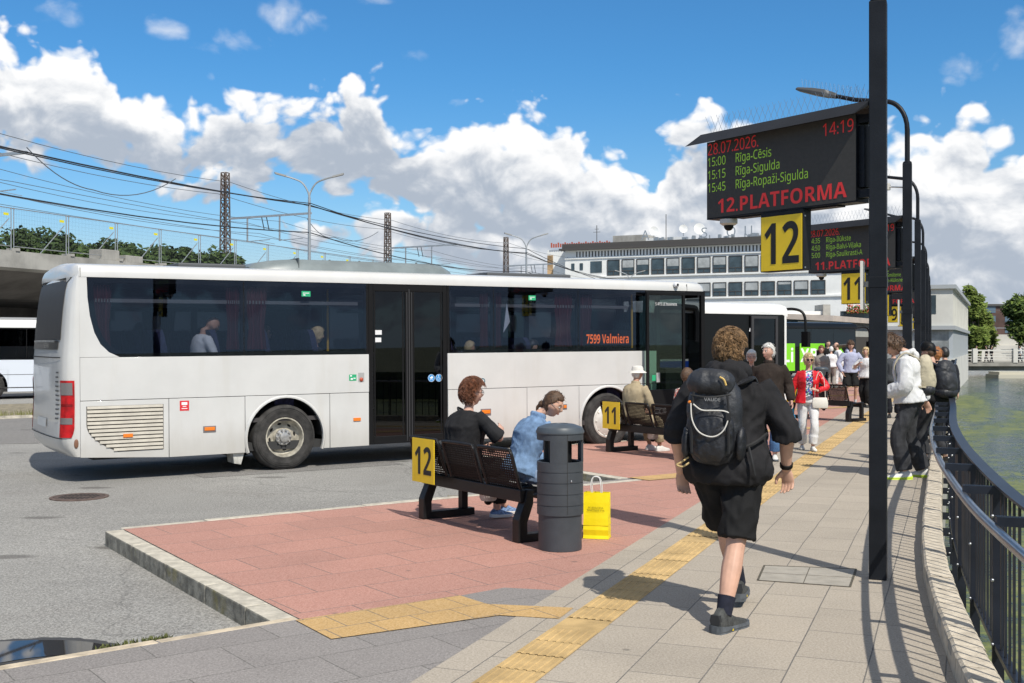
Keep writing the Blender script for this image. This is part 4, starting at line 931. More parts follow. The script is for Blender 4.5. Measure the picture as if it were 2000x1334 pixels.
BOARDS = [('12', ['15:00', '15:15', '15:45'], ['Rīga-Cēsis', 'Rīga-Sigulda', 'Rīga-Ropaži-Sigulda']), ('11', ['14:35', '14:50', '15:00'], ['Rīga-Ilūkste', 'Rīga-Balvi-Viļaka', 'Rīga-Saulkrasti-A']),
          ('10', ['14:40', '14:45', '15:10'], ['d', 'Smiltene', 'e-Alūksne']), ('9', [], []), ('8', [], []), ('7', [], [])]
ORD = 'first second third fourth fifth sixth seventh eighth ninth tenth eleventh twelfth thirteenth fourteenth fifteenth sixteenth seventeenth eighteenth nineteenth twentieth'.split()
def platform_post(k):
    p = V((2.72, 8.45, 0)) + STEP * k
    if k > 5: p = p + WP * (-.02 * (k - 5) ** 1.5)
    num = BOARDS[k][0] if k < 6 else None
    lab = {0: 'tall black post carrying the number 12 departure board', 1: 'black post carrying the number 11 departure board', 2: 'black post carrying the number 10 departure board'}.get(k, ORD[min(k, 11)] + ' black platform post counting away from the number 12 board')
    t = thing('platform_post', lab, 'post', p, PANG, 'posts along the canal side of the platforms')
    rel = math.atan2(W.y, W.x) - math.pi / 2 - PANG
    b = MB(); b.box(-.0625, -.0625, 0, .0625, .0625, 4.28); po = b.build('post', M_POST, t, bev=.006, rotz=rel)
    b = MB(); b.box(-.066, -.066, 2.16, .066, .066, 2.24); b.build('clamp_band', M_POST, po, bev=.003)
    b = MB(); b.box(-.125, -.05, 2.0, -.105, .13, 2.36); b.box(-.105, .02, 2.17, -.066, .04, 2.21); b.build('side_plate', mat('plate_white', (.62, .60, .55), .5), po)
    # lamp arm
    ad = Matrix.Rotation(-PANG, 3, 'Z') @ (-WP * .97 + W * .24)
    b = MB(); pts = [V((0, 0, 4.22)), V((0, 0, 4.75))] + [ad * (.32 * (1 - math.cos(q))) + V((0, 0, 4.75 + .44 * math.sin(q))) for q in [i * math.pi / 16 for i in range(1, 9)]] + [ad * .75 + V((0, 0, 5.27)), ad * 1.10 + V((0, 0, 5.38))]
    b.tube(pts, [.036] * 2 + [.034] * 8 + [.032, .03], 10); b.lathe([(.06, 4.27), (.06, 4.3), (.03, 4.32)], 12); arm = b.build('lamp_arm', M_POST, t)
    b = MB(); d = ad; up = V((0, 0, 1)); s_ = d.cross(up).normalized(); rings = []
    for x, w_, h0, h1 in ((1.02, .035, 5.32, 5.40), (1.12, .05, 5.345, 5.445), (1.17, .10, 5.36, 5.465), (1.35, .11, 5.415, 5.51), (1.58, .10, 5.50, 5.55), (1.61, .08, 5.51, 5.545)):
        c = d * x; rings.append([c + s_ * w_ + V((0, 0, h0)), c + s_ * w_ + V((0, 0, (h0 + h1) / 2)), c + s_ * w_ * .6 + V((0, 0, h1)), c - s_ * w_ * .6 + V((0, 0, h1)), c - s_ * w_ + V((0, 0, (h0 + h1) / 2)), c - s_ * w_ + V((0, 0, h0))])
    b.loft(rings, 0, False, True); b.build('lamp_head', mat('lamp_dark', (.05, .052, .055), .5), t, bev=.006)
    rnd = random.Random(k)
    def spikes(a, c, n, hh, nm):
        b = MB()
        for i in range(n):
            q = a.lerp(c, (i + .5) / n); 
            for s in (-1, 1): b.beam(q, q + V((0, 0, hh)) + (c - a).normalized() * s * hh * .32 + V((0, s * hh * .2, 0)), .0022, .0022)
        o = b.build(nm, M_SPIKE, t); return o
    if k < 3: spikes(ad * .55 + V((0, 0, 5.25)), ad * 1.55 + V((0, 0, 5.53)), 16, .15, 'bird_spikes')
    if num is None: return t
    # departure board: local x from -1.69 to -.14, faces -y
    x0, x1, z0, z1, y0, y1 = -1.70, -.15, 2.81, 3.475, -.06, .09
    bd = bpy.data.objects.new('departure_board', None); COL.objects.link(bd); bd.parent = t
    b = MB(); b.box(x0, y0 + .004, z0, x1, y1, z1); b.box(x0 + .3, y0 + .03, z0 - .012, x1 - .2, y1 - .02, z0); b.build('case', M_POST, bd)
    b = MB(); b.box(x0 + .006, y0, z0 + .012, x1 - .006, y0 + .002, z1 - .004); sc = b.build('screen', M_SCREEN, bd)
    b = MB(); b.prism([(x0 - .13, y0 - .13, z1 - .03), (x0 - .06, y0 - .01, z1 + .075), (x0 - .06, y1 + .02, z1 + .075), (x0 - .13, y1 + .13, z1 - .03), (x0 - .115, y1 + .12, z1 - .028), (x0 - .055, y1, z1 + .055), (x0 - .055, y0 + .01, z1 + .055), (x0 - .115, y0 - .12, z1 - .028)], (x1 - x0 + .19, 0, 0)); b.build('roof_cover', M_POST, bd)
    b = MB(); b.box(x1, -.04, 3.40, -.03, .05, 3.46); b.box(x1, -.04, 2.84, -.03, .05, 2.90); b.box(x1 + .0, -.03, 2.92, x1 + .05, .06, 3.38); b.build('bracket', M_POST, bd)
    b = MB(); b.tube(cr([(x0 + .01, .07, 3.44), (x0 - .07, .08, 3.38), (x0 - .075, .08, 3.24), (x0 + .01, .07, 3.18)], 5), .014, 6); b.build('cable', M_BLK, bd)
    spikes(V((x0 - .02, .0, z1 + .07)), V((x1 + .05, .0, z1 + .07)), 26 if k < 3 else 14, .16, 'bird_spikes')
    b = MB(); b.lathe([(.0, 2.80), (.075, 2.80), (.075, 2.765), (.055, 2.75), (.0, 2.75)], 20, (x0 + .2, .0, 0)); cm = b.build('dome_camera', M_CAM, bd)
    b = MB(); b.ell((x0 + .2, .0, 2.745), (.042, .042, .042), 14); b.build('lens', M_BLK, cm)
    if k < 4:
        F = FACE; yy = y0 - .002
        text('lettering', '28.07.2026.', .135, M_LED_R, sc, (x0 + .012, yy, 3.36), fit=.58)
        text('lettering', '14:19', .135, M_LED_R, sc, (x1 - .018, yy, 3.345), fit=.30, align='RIGHT')
        for i, (h_, d_) in enumerate(zip(BOARDS[k][1], BOARDS[k][2])):
            z = 3.262 - i * .110
            text('lettering', h_, .105, M_LED_G, sc, (x0 + .012, yy, z), fit=.215); text('lettering', d_, .105, M_LED_G, sc, (x0 + .33 if k < 2 else x1 - .55, yy, z), sx=.79)
        text('lettering', num + '.PLATFORMA', .165, M_LED_R, sc, ((x0 + x1) / 2 + .02, yy, 2.855), fit=1.34, bold=1, align='CENTER')
    # number box below
    bx0, bx1, bz0, bz1, by0, by1 = -1.08, -.645, 2.325, 2.775, -.075, .025
    nb = bpy.data.objects.new('number_box', None); COL.objects.link(nb); nb.parent = t
    b = MB(); b.box(bx0, by0 + .006, bz0, bx1, by1, bz1 + .03); b.build('case', M_POST, nb)
    b = MB(); b.box(bx0 + .008, by0, bz0 + .008, bx1 - .008, by0 + .004, bz1 - .004); f = b.build('face', M_SIGN, nb)
    digits(f, num, (bx0 + bx1) / 2, (bz0 + bz1) / 2, by0 - .002, .33, M_INK, sx=.385 if len(num) > 1 else .21)
    for z in (bz0 + .015, bz1 - .03):
        b = MB(); b.box(bx1 - .002, by0 + .02, z, bx1 + .004, by0 + .035, z + .012); b.build('screw', M_SPIKE, nb)
    b = MB(); b.box(-.9, -.045, 2.77, -.82, -.01, 2.82); b.build('hanger', M_POST, nb)
    if k == 1:
        b = MB(); b.tube([(-.06, 0, 3.95), (-.3, -.05, 3.98)], .012, 6); b.box(-.52, -.1, 3.93, -.26, -.02, 4.03); b.build('cctv_camera', M_CAM, t, bev=.012)
    return t
for k in range(0, 12): platform_post(k)

def bench(loc, lab, num, ang, lights=True):
    t = thing('platform_bench', lab, 'bench', loc, ang, 'benches on the platforms')
    L = 1.64
    b = MB(); b.beam((-.03, 0, .405), (L + .03, 0, .405), .09, .11); b.build('rear_beam', M_BENCH, t, bev=.006)
    b = MB(); b.beam((-.03, .42, .36), (L + .03, .42, .36), .07, .09); b.build('front_beam', M_BENCH, t, bev=.006)
    for x in (0, L):
        b = MB()
        pr = [(-.005, .355), (-.075, .20), (-.075, 0), (.53, 0), (.53, .07), (.02, .07), (.02, .17), (.085, .335), (.085, .455), (.02, .46)]
        b.prism([(x - .05, y, z) for y, z in pr], (.10, 0, 0)); b.box(x - .04, .385, .07, x + .04, .455, .33); b.build('leg', M_BENCH, t, bev=.005)
    rnd = random.Random(1)
    for xc in (.15, .77, 1.385):
        s = bpy.data.objects.new('seat', None); COL.objects.link(s); s.parent = t; s.location = (0, 0, -.055)
        w_ = .265
        sd_ = [(-.10, .835), (-.075, .86), (-.06, .80), (.0, .58), (.03, .48), (.09, .455), (.40, .47), (.47, .455), (.49, .42)]
        side = cr([(0, y, z) for y, z in [(-.115, .80), (-.06, .62), (-.015, .50), (.03, .462), (.12, .455), (.40, .47), (.475, .455), (.50, .41)]], 4)
        fr = [V((xc - w_, p.y, p.z)) for p in reversed(side)] + cr([(xc - w_, -.122, .825), (xc - w_ + .012, -.131, .852), (xc - w_ + .05, -.135, .868), (xc + w_ - .05, -.135, .868), (xc + w_ - .012, -.131, .852), (xc + w_, -.122, .825)], 3) + [V((xc + w_, p.y, p.z)) for p in side]
        b = MB(); b.tube(fr + [fr[0]], .016, 8); b.build('seat_frame', M_BENCH, s)
        prof = [V((0, -.13, .86))] + side[:-2]
        b = MB(); n = 2
        b.loft([[V((xc - w_, p.y, p.z)), V((xc + w_, p.y, p.z))] for p in prof], 0, True, False, closed=False); b.build('mesh_panel', M_MESH, s)
    b = MB(); b.box(.18 - .20, -.165, .385, .18 + .22, -.158, .815); pl = b.build('number_plate', M_SIGN, t)
    digits(pl, num, .19, .60, -.167, .27, M_INK, sx=.34)
    b = MB(); b.lathe([(0, .335), (.085, .335), (.085, .27), (.07, .24), (.0, .24)], 20, (.72, .25, 0)); cm = b.build('under_seat_lamp', M_CAM, t)
    b = MB(); b.ell((.72, .25, .23), (.04, .04, .035), 12); b.build('lens', M_BLK, cm)
    return t
def mesh_mat():
    m = bpy.data.materials.new('perforated_steel'); m.use_nodes = True; t = NT(m.node_tree)
    tc = t.n('TexCoord').outputs['Object']; sp = t.n('SeparateXYZ', i0=tc)
    u = t.m('MULTIPLY', sp.outputs[0], 1 / .028); v = t.m('MULTIPLY', t.m('ADD', sp.outputs[2], t.m('MULTIPLY', sp.outputs[1], .9)), 1 / .016)
    row = t.m('MODULO', t.m('FLOOR', v), 2.0); fu = t.m('SUBTRACT', t.m('FRACT', t.m('MULTIPLY_ADD', row, .5, t.m('ADD', u, 100.0))), .5); fv = t.m('SUBTRACT', t.m('FRACT', v), .5)
    d = t.m('ADD', t.m('ABSOLUTE', fu), t.m('ABSOLUTE', t.m('MULTIPLY', fv, .95)))
    hole = t.m('LESS_THAN', d, .27)
    p = t.n('BsdfPrincipled', Base_Color=c4((.008, .008, .0085)), Roughness=.6, Specular_IOR_Level=.15); tr = t.n('BsdfTransparent')
    mx = t.n('MixShader', i0=hole, i1=p, i2=tr); t.n('OutputMaterial', Surface=mx.outputs[0]); return m
M_MESH = mesh_mat()
BANG = math.atan2(-.82, .57)
B12 = V((-.844, 11.37, 0)); B11 = V((1.60, 18.35, 0)); B10 = V((6.55, 26.6, 0)); B09 = V((9.6, 35.2, 0))
bench(B12, 'black mesh bench with the yellow number 12 plate', '12', BANG)
bench(B11, 'black mesh bench with the yellow number 11 plate', '11', BANG)
bench(B10, 'black bench with a yellow 07 plate beside the red jacket walker', '07', BANG)

def bin_(loc, lab):
    t = thing('litter_bin', lab, 'litter bin', loc, R(-25), 'litter bins on the platforms')
    M_BIN = mat('bin_grey', (.045, .052, .060), .5, var=.12, vs=5, bump=.1, bs=70)
    b = MB(); b.lathe([(0, 0), (.185, 0), (.185, .30), (0, .30)], 48); b.build('base', M_BIN, t)
    b = MB(); prof = [(.18, .298), (.197, .30)]
    for z in (.38, .475, .57, .66): prof += [(.197, z - .006), (.1925, z - .0055), (.1925, z + .0045), (.197, z + .005)]
    prof += [(.197, .745), (.185, .748), (.17, .74), (.17, .5), (0, .5)]
    b.lathe(prof, 56); b.build('drum', M_BIN, t)
    def wall(a0, a1, z0, z1, r0, r1, n=10):
        b = MB(); ring = []
        for i in range(n + 1):
            a = a0 + (a1 - a0) * i / n; c, s = math.cos(a), math.sin(a); ring.append([V((c * r0, s * r0, z0)), V((c * r1, s * r1, z0)), V((c * r1, s * r1, z1)), V((c * r0, s * r0, z1))])
        b.loft(ring, 0, True, True); return b
    for a in (-1.62, 0.2, 2.0):
        wall(a, a + .78, .742, .945, .182, .198).build('upright', M_BIN, t)
    wall(0, 2 * math.pi - .001, .93, 1.0, .182, .198, 48).build('hood_ring', M_BIN, t)
    b = MB(); b.lathe([(0, .985), (.205, .985), (.207, 1.0), (.19, 1.035), (.12, 1.06), (.07, 1.066), (.066, 1.06), (0, 1.06)], 56); b.build('lid', mat('bin_lid', (.065, .078, .09), .45, var=.15, vs=6), t)
    b = MB(); b.lathe([(.10, .5), (.10, .93), (0, .93)], 20); b.build('liner', M_BLK, t)
    b = MB(); a = -.86; c, s = math.cos(a), math.sin(a); 
    for z0, z1 in ((.315, .74), (.745, .985)): b.beam((c * .1985, s * .1985, z0), (c * .1985, s * .1985, z1), .004, .004, up=(c, s, 0))
    b.build('door_gap', M_GAP, t)
    b = MB(); a = -.68; b.ell((math.cos(a) * .198, math.sin(a) * .198, .59), (.008, .008, .011), 8); b.build('lock', M_SPIKE, t)
    return t
bin_(V((.41, 9.70, 0)), 'dark grey round litter bin in front of the denim shirt woman')
bin_(V((8.86, 32.6, 0)), 'dark litter bin among the crowd far along the platform')

# paper bag
bg = G(1166, 1050); bag = thing('paper_bag', 'bright yellow paper carrier bag standing behind the litter bin', 'bag', bg, R(-14))
def bagmesh():
    b = MB(); w_, d_, h_ = .115, .065, .41
    rings = []
    rb = random.Random(2)
    for z, k, dd in ((0, 1, 1), (.03, 1.0, 1.0), (.08, .985, 1.04), (.115, .99, .97), (.12, 1.0, 1.02), (.18, .985, .95), (.25, .995, .82), (.32, .985, .72), (h_, 1.0, .55)):
        dd *= d_ * rb.uniform(.93, 1.07); k *= rb.uniform(.985, 1.01); rings.append([V((-w_ * k, -dd, z)), V((0, -dd - .004, z)), V((w_ * k, -dd, z)), V((w_ * k - .012 * z / h_, 0, z)), V((w_ * k, dd, z)), V((0, dd, z)), V((-w_ * k, dd, z)), V((-w_ * k + .012 * z / h_, 0, z))])
    b.loft(rings, 0, False, False); b.add([rings[0][i] for i in range(8)], [list(range(8))]); return b
bagmesh().build('bag_body', mat('bag_yellow', (.85, .68, .0), .55, var=.06, vs=6, bump=.15, bs=12), bag)
b = MB()
for y in (-.035, .035): b.tube(cr([(-.045, y, .40), (-.05, y, .49), (-.03, y * .6, .545), (.02, y * .5, .54), (.04, y, .48), (.04, y, .40)], 5), .004, 6)
b.build('handle', mat('bag_cord', (.7, .7, .68), .8), bag)
text('lettering', 'BE BEAUTIFUL', .021, M_INK, bag, (0, -.066, .27), align='CENTER', M=FACE); text('lettering', 'WHATEVER IT IS', .021, M_INK, bag, (0, -.067, .245), align='CENTER')
b = MB(); b.box(-.113, -.0675, .115, .113, -.0665, .117); b.box(-.02, -.067, .05, .03, -.066, .054); b.build('fold_line', mat('bag_fold', (.5, .38, .0), .6), bag)

# ------------------------------------------------------------------ canal railing
rail = thing('canal_railing', 'black steel canal railing with polished round handrail and thin bars', 'railing', (0, 0, 0))
M_RL = mat('railing_black', (.013, .016, .024), .4, var=.25, vs=5, spec=.35)
def rl(a, off, z): p = wpt(a, kb(a) + off, z); return p
aa = []
a = 1.2
while a < 62: aa.append(a); a += .35
def fine(off, z): return [rl(a_, off + .012 * math.sin(a_ * .9), z) for a_ in aa]
def smooth(pts):
    for _ in range(3): pts = [pts[0]] + [(pts[i - 1] + pts[i] * 2 + pts[i + 1]) / 4 for i in range(1, len(pts) - 1)] + [pts[-1]]
    return pts
b = MB(); b.tube(smooth(fine(.10, .885)), .024, 12); b.build('handrail', M_STEEL, rail)
def flat(off, z, w_, h_):
    b = MB(); ps = smooth(fine(off, z)); rings = []
    for i, p in enumerate(ps):
        d = (ps[min(i + 1, len(ps) - 1)] - ps[max(0, i - 1)]).normalized(); s = V((d.y, -d.x, 0)) * w_ / 2; u = V((0, 0, h_ / 2)); rings.append([p - s - u, p + s - u, p + s + u, p - s + u])
    b.loft(rings, 0, False, True); return b
flat(.30, .955, .075, .016).build('top_rail', M_RL, rail); flat(.285, .045, .045, .03).build('bottom_rail', M_RL, rail)
pa = 2.15; posts = []
while pa < 60: posts.append(pa); pa += 1.2
for pa in posts[:48]:
    b = MB(); d = (rl(pa + .1, .285, 0) - rl(pa - .1, .285, 0)).normalized(); s = V((d.y, -d.x, 0))
    def at_(o, z): return rl(pa, o, z)
    def slab(o0, o1, z0, z1):
        p0, p1 = at_(o0, 0), at_(o1, 0); q = d * .006
        for sg in (1, -1):
            e = d * (.016 * sg)
            b.prism([(p0.x + e.x - q.x, p0.y + e.y - q.y, z0), (p1.x + e.x - q.x, p1.y + e.y - q.y, z0), (p1.x + e.x - q.x, p1.y + e.y - q.y, z1), (p0.x + e.x - q.x, p0.y + e.y - q.y, z1)], q * 2)
    slab(.255, .315, -.38, .945); slab(.10, .255, .90, .945); slab(.185, .255, -.30, -.22)
    b.build('post', M_RL, rail)
    b = MB()
    for z in (.78, .42, .06, -.27):
        p = at_(.253, z); b.ell(p - d * .028, (.010, .010, .010), 6)
    b.build('bolt', M_SPIKE, rail)
for i in range(len(posts[:47])):
    bars = MB()
    for j in range(1, 8):
        a_ = posts[i] + (posts[i + 1] - posts[i]) * j / 8
        p = rl(a_, .285, .05); bars.beam(p, p + V((0, 0, .9)), .012, .012)
    bars.build('bar_panel', M_RL, rail)
# ------------------------------------------------------------------ people
def skin(nm, c): return mat('skin_' + nm, c, .55, var=.10, vs=9, bump=.06, bs=120)
SK = skin('fair', (.56, .33, .235)); SK2 = skin('tan', (.47, .26, .175)); SK3 = skin('old', (.54, .32, .24))
M_EYEW = mat('eye_white', (.7, .68, .65), .3); M_EYED = mat('eye_dark', (.03, .02, .015), .2); M_LIP = mat('lip', (.44, .20, .16), .5); M_BROW = mat('brow_hair', (.10, .06, .035), .9)
def cloth(nm, c, var=.12, vs=7, rough=.85, bump=.25, bs=260): return mat(nm, c, rough, var=var, vs=vs, bump=bump, bs=bs, spec=.25)
def ik(a, t, l1, l2, hint):
    d = t - a; L = min(d.length, (l1 + l2) * .999); L = max(L, abs(l1 - l2) * 1.05); dn = d.normalized()
    x = (l1 * l1 - l2 * l2 + L * L) / (2 * L); h = math.sqrt(max(0, l1 * l1 - x * x))
    hp = hint - dn * hint.dot(dn); hp = hp.normalized() if hp.length > 1e-5 else dn.orthogonal()
    return a + dn * x + hp * h, a + dn * L
def sm(x, a, b): t = max(0, min(1, (x - a) / (b - a))); return t * t * (3 - 2 * t)
def headpt(d, k):
    a, b, c = .073 * k, .093 * k, .115 * k
    x, y, z = d
    p = V((x * a, y * b, z * c))
    lo = sm(-z, .1, 1.0)
    p.x *= 1 - .32 * lo; 
    if y > 0: p.y *= 1 - .06 * sm(-z, 0, .5)
    else: p.y *= 1 - .38 * sm(-z, .15, .9)
    g = lambda x0, z0, sx_, sz_: math.exp(-((x - x0) / sx_) ** 2 - ((z - z0) / sz_) ** 2) if y > 0 else 0
    p.y += k * (.026 * g(0, -.22, .13, .16) + .012 * g(0, -.02, .10, .2) - .011 * (g(.42, .05, .2, .14) + g(-.42, .05, .2, .14)) + .006 * g(0, .24, .6, .1) + .008 * g(0, -.52, .25, .10) + .011 * g(0, -.86, .3, .16) - .004 * g(0, -.66, .3, .07))
    p.x += k * .006 * (1 if x > 0 else -1) * math.exp(-((z + .15) / .25) ** 2) * sm(y, .1, .6) * sm(abs(x), .3, .7)
    return p
def uvdirs(n, m_):
    out = []
    for i in range(n + 1):
        t = min(max(math.pi * i / n, .02), math.pi - .02)
        out.append([V((math.sin(t) * math.sin(2 * math.pi * j / m_), math.sin(t) * math.cos(2 * math.pi * j / m_), -math.cos(t))) for j in range(m_)])
    return out
HAIRF = {
 'short': lambda d: min((d.z - (.50 if d.y > .35 else .50 - (.35 - d.y) * .78)), 9) if d.y > -.2 else d.z + .62,
 'bob': lambda d: (d.z - .45) if d.y > .62 else (d.z + .85 - max(0, d.y) * 1.1 if d.y > .2 else d.z + .92),
 'tied': lambda d: (d.z - .52) if d.y > .45 else d.z + .05 - d.y * .9 if d.y > -.1 else d.z + .72,
 'fringe': lambda d: (d.z - .16) if d.y > .3 else (d.z + .35 if d.y > -.1 else d.z + .85),
 'ring': lambda d: min(.45 - d.z, d.z + .55, .15 - d.y) }
def head_build(t, mb, M, k, hair, hmat, detail, seed, face):
    for row_i, rows in enumerate([uvdirs(26, 32)]):
        mb.loft([[M @ headpt(d, k) for d in r] for r in rows], 0, True, True)
    for s in (-1, 1): mb.ell(M @ V((s * .070 * k, -.006 * k, -.008 * k)), (.011 * k, .020 * k, .031 * k), 8, M=M.to_3x3())
    rnd = random.Random(seed)
    if face:
        R3 = M.to_3x3()
        for s in (-1, 1):
            b = MB(); b.ell(M @ V((s * .0285 * k, .0775 * k, .006 * k)), (.0135 * k, .008 * k, .0075 * k), 10, M=R3); e = b.build('eye', M_EYEW, t)
            b = MB(); b.ell(M @ V((s * .0285 * k, .0845 * k, .006 * k)), (.0065 * k, .003 * k, .0068 * k), 8, M=R3); b.build('iris', M_EYED, e)
            b = MB(); b.tube([M @ V((s * x * k, y * k, z * k)) for x, y, z in ((.014, .089, .024), (.030, .086, .029), (.046, .074, .025))], [.003 * k, .0042 * k, .002 * k], 5); b.build('eyebrow', hmat if hmat else M_BROW, t)
        b = MB()
        for dz, r in ((.0035, .0045), (-.004, .0055)): b.tube([M @ V((x * k, (.0835 - 9 * x * x) * k, (-.060 + dz) * k)) for x in (-.024, -.012, 0, .012, .024)], [.001 * k, r * k, r * 1.1 * k, r * k, .001 * k], 6)
        b.build('mouth', M_LIP, t)
    if not hair: return
    style, th, nz, tufts = hair
    f = HAIRF[style]; b = MB(); rows = uvdirs(40, 52); off = V((seed * 3.7, seed, seed * 1.9)); R_ = []
    for r in rows:
        ring = []
        for d in r:
            w_ = sm(f(d), -.06, .10); p = headpt(V((d.x, d.y, d.z)), k)
            if d.y > 0: p.y = d.y * .093 * k
            q = V(p) * (22 / k) + off
            n_ = noise.noise(q) + .6 * noise.noise(q * 2.1)
            lift = th * k * (.75 + .35 * sm(d.z, -.2, .8)) + nz * k * n_
            ring.append(M @ (p + d * (lift * w_ - .014 * k * (1 - w_))))
        R_.append(ring)
    b.loft(R_, 0, True, True)
    R3 = M.to_3x3()
    for i in range(tufts):
        while True:
            d = V((rnd.gauss(0, 1), rnd.gauss(0, 1), rnd.gauss(.3, 1))).normalized()
            if f(d) > .02: break
        p = headpt(d, k) + d * th * k * .8
        q0 = d * 2.6 + off; tn = V((noise.noise(q0) * 1.6, noise.noise(q0 + V((9, 0, 0))) * 1.6, noise.noise(q0 + V((0, 9, 0))) * 1.3 - .75)) + V((rnd.uniform(-.3, .3), rnd.uniform(-.3, .3), rnd.uniform(-.3, .3))); tn = (tn - d * tn.dot(d)).normalized(); sd_ = d.cross(tn)
        L = rnd.uniform(.024, .046) * k * (1 if th > .012 else .6); w_ = rnd.uniform(.0022, .0048) * k; cu = noise.noise(q0 * 1.7 + V((3, 3, 3))) * 2.6 + rnd.uniform(-.4, .4)
        pts = []
        for j in range(4):
            u = j / 3; a = cu * u; q = p + (tn * math.cos(a) + sd_ * math.sin(a)) * L * u + d * (th * k * .55 * math.sin(u * 2.6) + nz * k * .6)
            pts.append(q)
        vs = []
        for j, q in enumerate(pts): ww = w_ * (1 - .8 * j / 3); vs += [M @ (q - sd_ * ww), M @ (q + d * ww * .8), M @ (q + sd_ * ww)]
        b.add(vs, [(3 * j + c_, 3 * j + c_ + 1, 3 * j + c_ + 4, 3 * j + c_ + 3) for j in range(3) for c_ in (0, 1)], 0, True)
    return b
def hand(mb, w, d, n, k, curl=.5, thumb=1, spread=0):
    d = d.normalized(); n = (n - d * n.dot(d)).normalized(); l = d.cross(n) * thumb
    rings = []
    for u, hw, ht in ((-.015, .024, .019), (.0, .026, .019), (.03, .036, .0175), (.07, .041, .015), (.09, .038, .012)):
        c = w + d * u * k; rings.append([c + l * hw * math.cos(a) * k + n * ht * math.sin(a) * k for a in [2 * math.pi * i / 10 for i in range(10)]])
    mb.loft(rings, 0, True, True)
    for i, (off, L) in enumerate(((.030, .072), (.0105, .080), (-.0095, .074), (-.029, .058))):
        p = w + d * .086 * k + l * off * k; pts = [p - d * .012 * k, p]; a = .15
        for seg in (.44, .32, .26):
            a += curl * (.75 + .12 * i); dd = d * math.cos(a) + n * math.sin(a) + l * off * (1 + spread) * 1.5
            p = p + dd.normalized() * L * seg * k; pts.append(p)
        mb.tube(pts, [.0095 * k, .0098 * k, .0088 * k, .008 * k, .0062 * k], 7)
    p = w + d * .022 * k + l * .028 * k + n * .006 * k; a0 = (d * .7 + l * .75 + n * .25).normalized(); q = p + a0 * .042 * k; r = q + (d * .95 + l * .15 + n * .35).normalized() * .036 * k; mb.tube([p - a0 * .01 * k, p, q, r, r + (r - q) * .12], [.014 * k, .0135 * k, .0115 * k, .0098 * k, .006 * k], 8)
def shoe(t, ank, yaw, pitch, k, um, smt, high=.0, nm='shoe', heel=0.0):
    M = Matrix.Translation(ank) @ Matrix.Rotation(yaw, 4, 'Z') @ Matrix.Rotation(pitch, 4, 'X') @ Matrix.Translation((0, 0, -.092 * k))
    b = MB(); rings = []
    for y, hw, tp in ((-.078, .018, .05), (-.072, .032, .075 + high), (-.045, .037, .10 + high), (-.005, .037, .108 + high), (.03, .037, .098), (.07, .041, .078), (.12, .045, .06), (.16, .041, .052), (.185, .028, .042), (.196, .012, .034)):
        zb = .018
        rings.append([M @ (V((x, y, z)) * k) for x, z in ((-hw, zb), (-hw * 1.02, zb + (tp - zb) * .35), (-hw * .82, zb + (tp - zb) * .75), (-hw * .4, tp), (hw * .4, tp), (hw * .82, zb + (tp - zb) * .75), (hw * 1.02, zb + (tp - zb) * .35), (hw, zb))])
    b.loft(rings, 0, True, True); u = b.build(nm, um, t)
    b = MB(); rings = []
    for y, hw in ((-.086, .016), (-.078, .036), (-.04, .043), (.02, .041), (.08, .045), (.13, .049), (.17, .043), (.195, .026), (.203, .010)):
        r0 = .008 if y > .15 or y < -.07 else 0
        zt = .034 + .012 * sm(-y, .0, .08) + (.006 if high else 0); rings.append([M @ (V((x, y, z)) * k) for x, z in ((-hw * .90, r0), (-hw, .010), (-hw * .93, .018), (-hw * 1.02, .024), (-hw * .95, zt), (hw * .95, zt), (hw * 1.02, .024), (hw * .93, .018), (hw, .010), (hw * .90, r0))])
    b.loft(rings, 0, False, True); so = b.build('sole', smt, u)
    if high:
        b = MB(); b.loft([[M @ (V((x, y, z)) * k) for x, z in ((-.022, .05), (-.030, .075), (-.022, .104), (.022, .104), (.030, .075), (.022, .05))] for y in (-.081, -.074, -.05)], 0, True, True); b.build('heel_counter', mat('shoe_heel', (.022, .024, .026), .6), u)
        b = MB(); b.box(-.006, -.004, -.005, .006, .004, .006); b.build('sole_badge', mat('badge_yellow', (.75, .55, .02), .5), so, M=Matrix.Translation(M @ (V((.040, .02, .022)) * k)))
        b = MB()
        for y in (.035, .055, .075, .095): b.tube([M @ (V((x, y + abs(x) * .3, .105 - y * .42 - abs(x) * .35)) * k) for x in (-.026, -.012, 0, .012, .026)], .0028 * k, 5)
        b.build('laces', mat('lace_grey', (.10, .10, .10), .8), u)
    return u
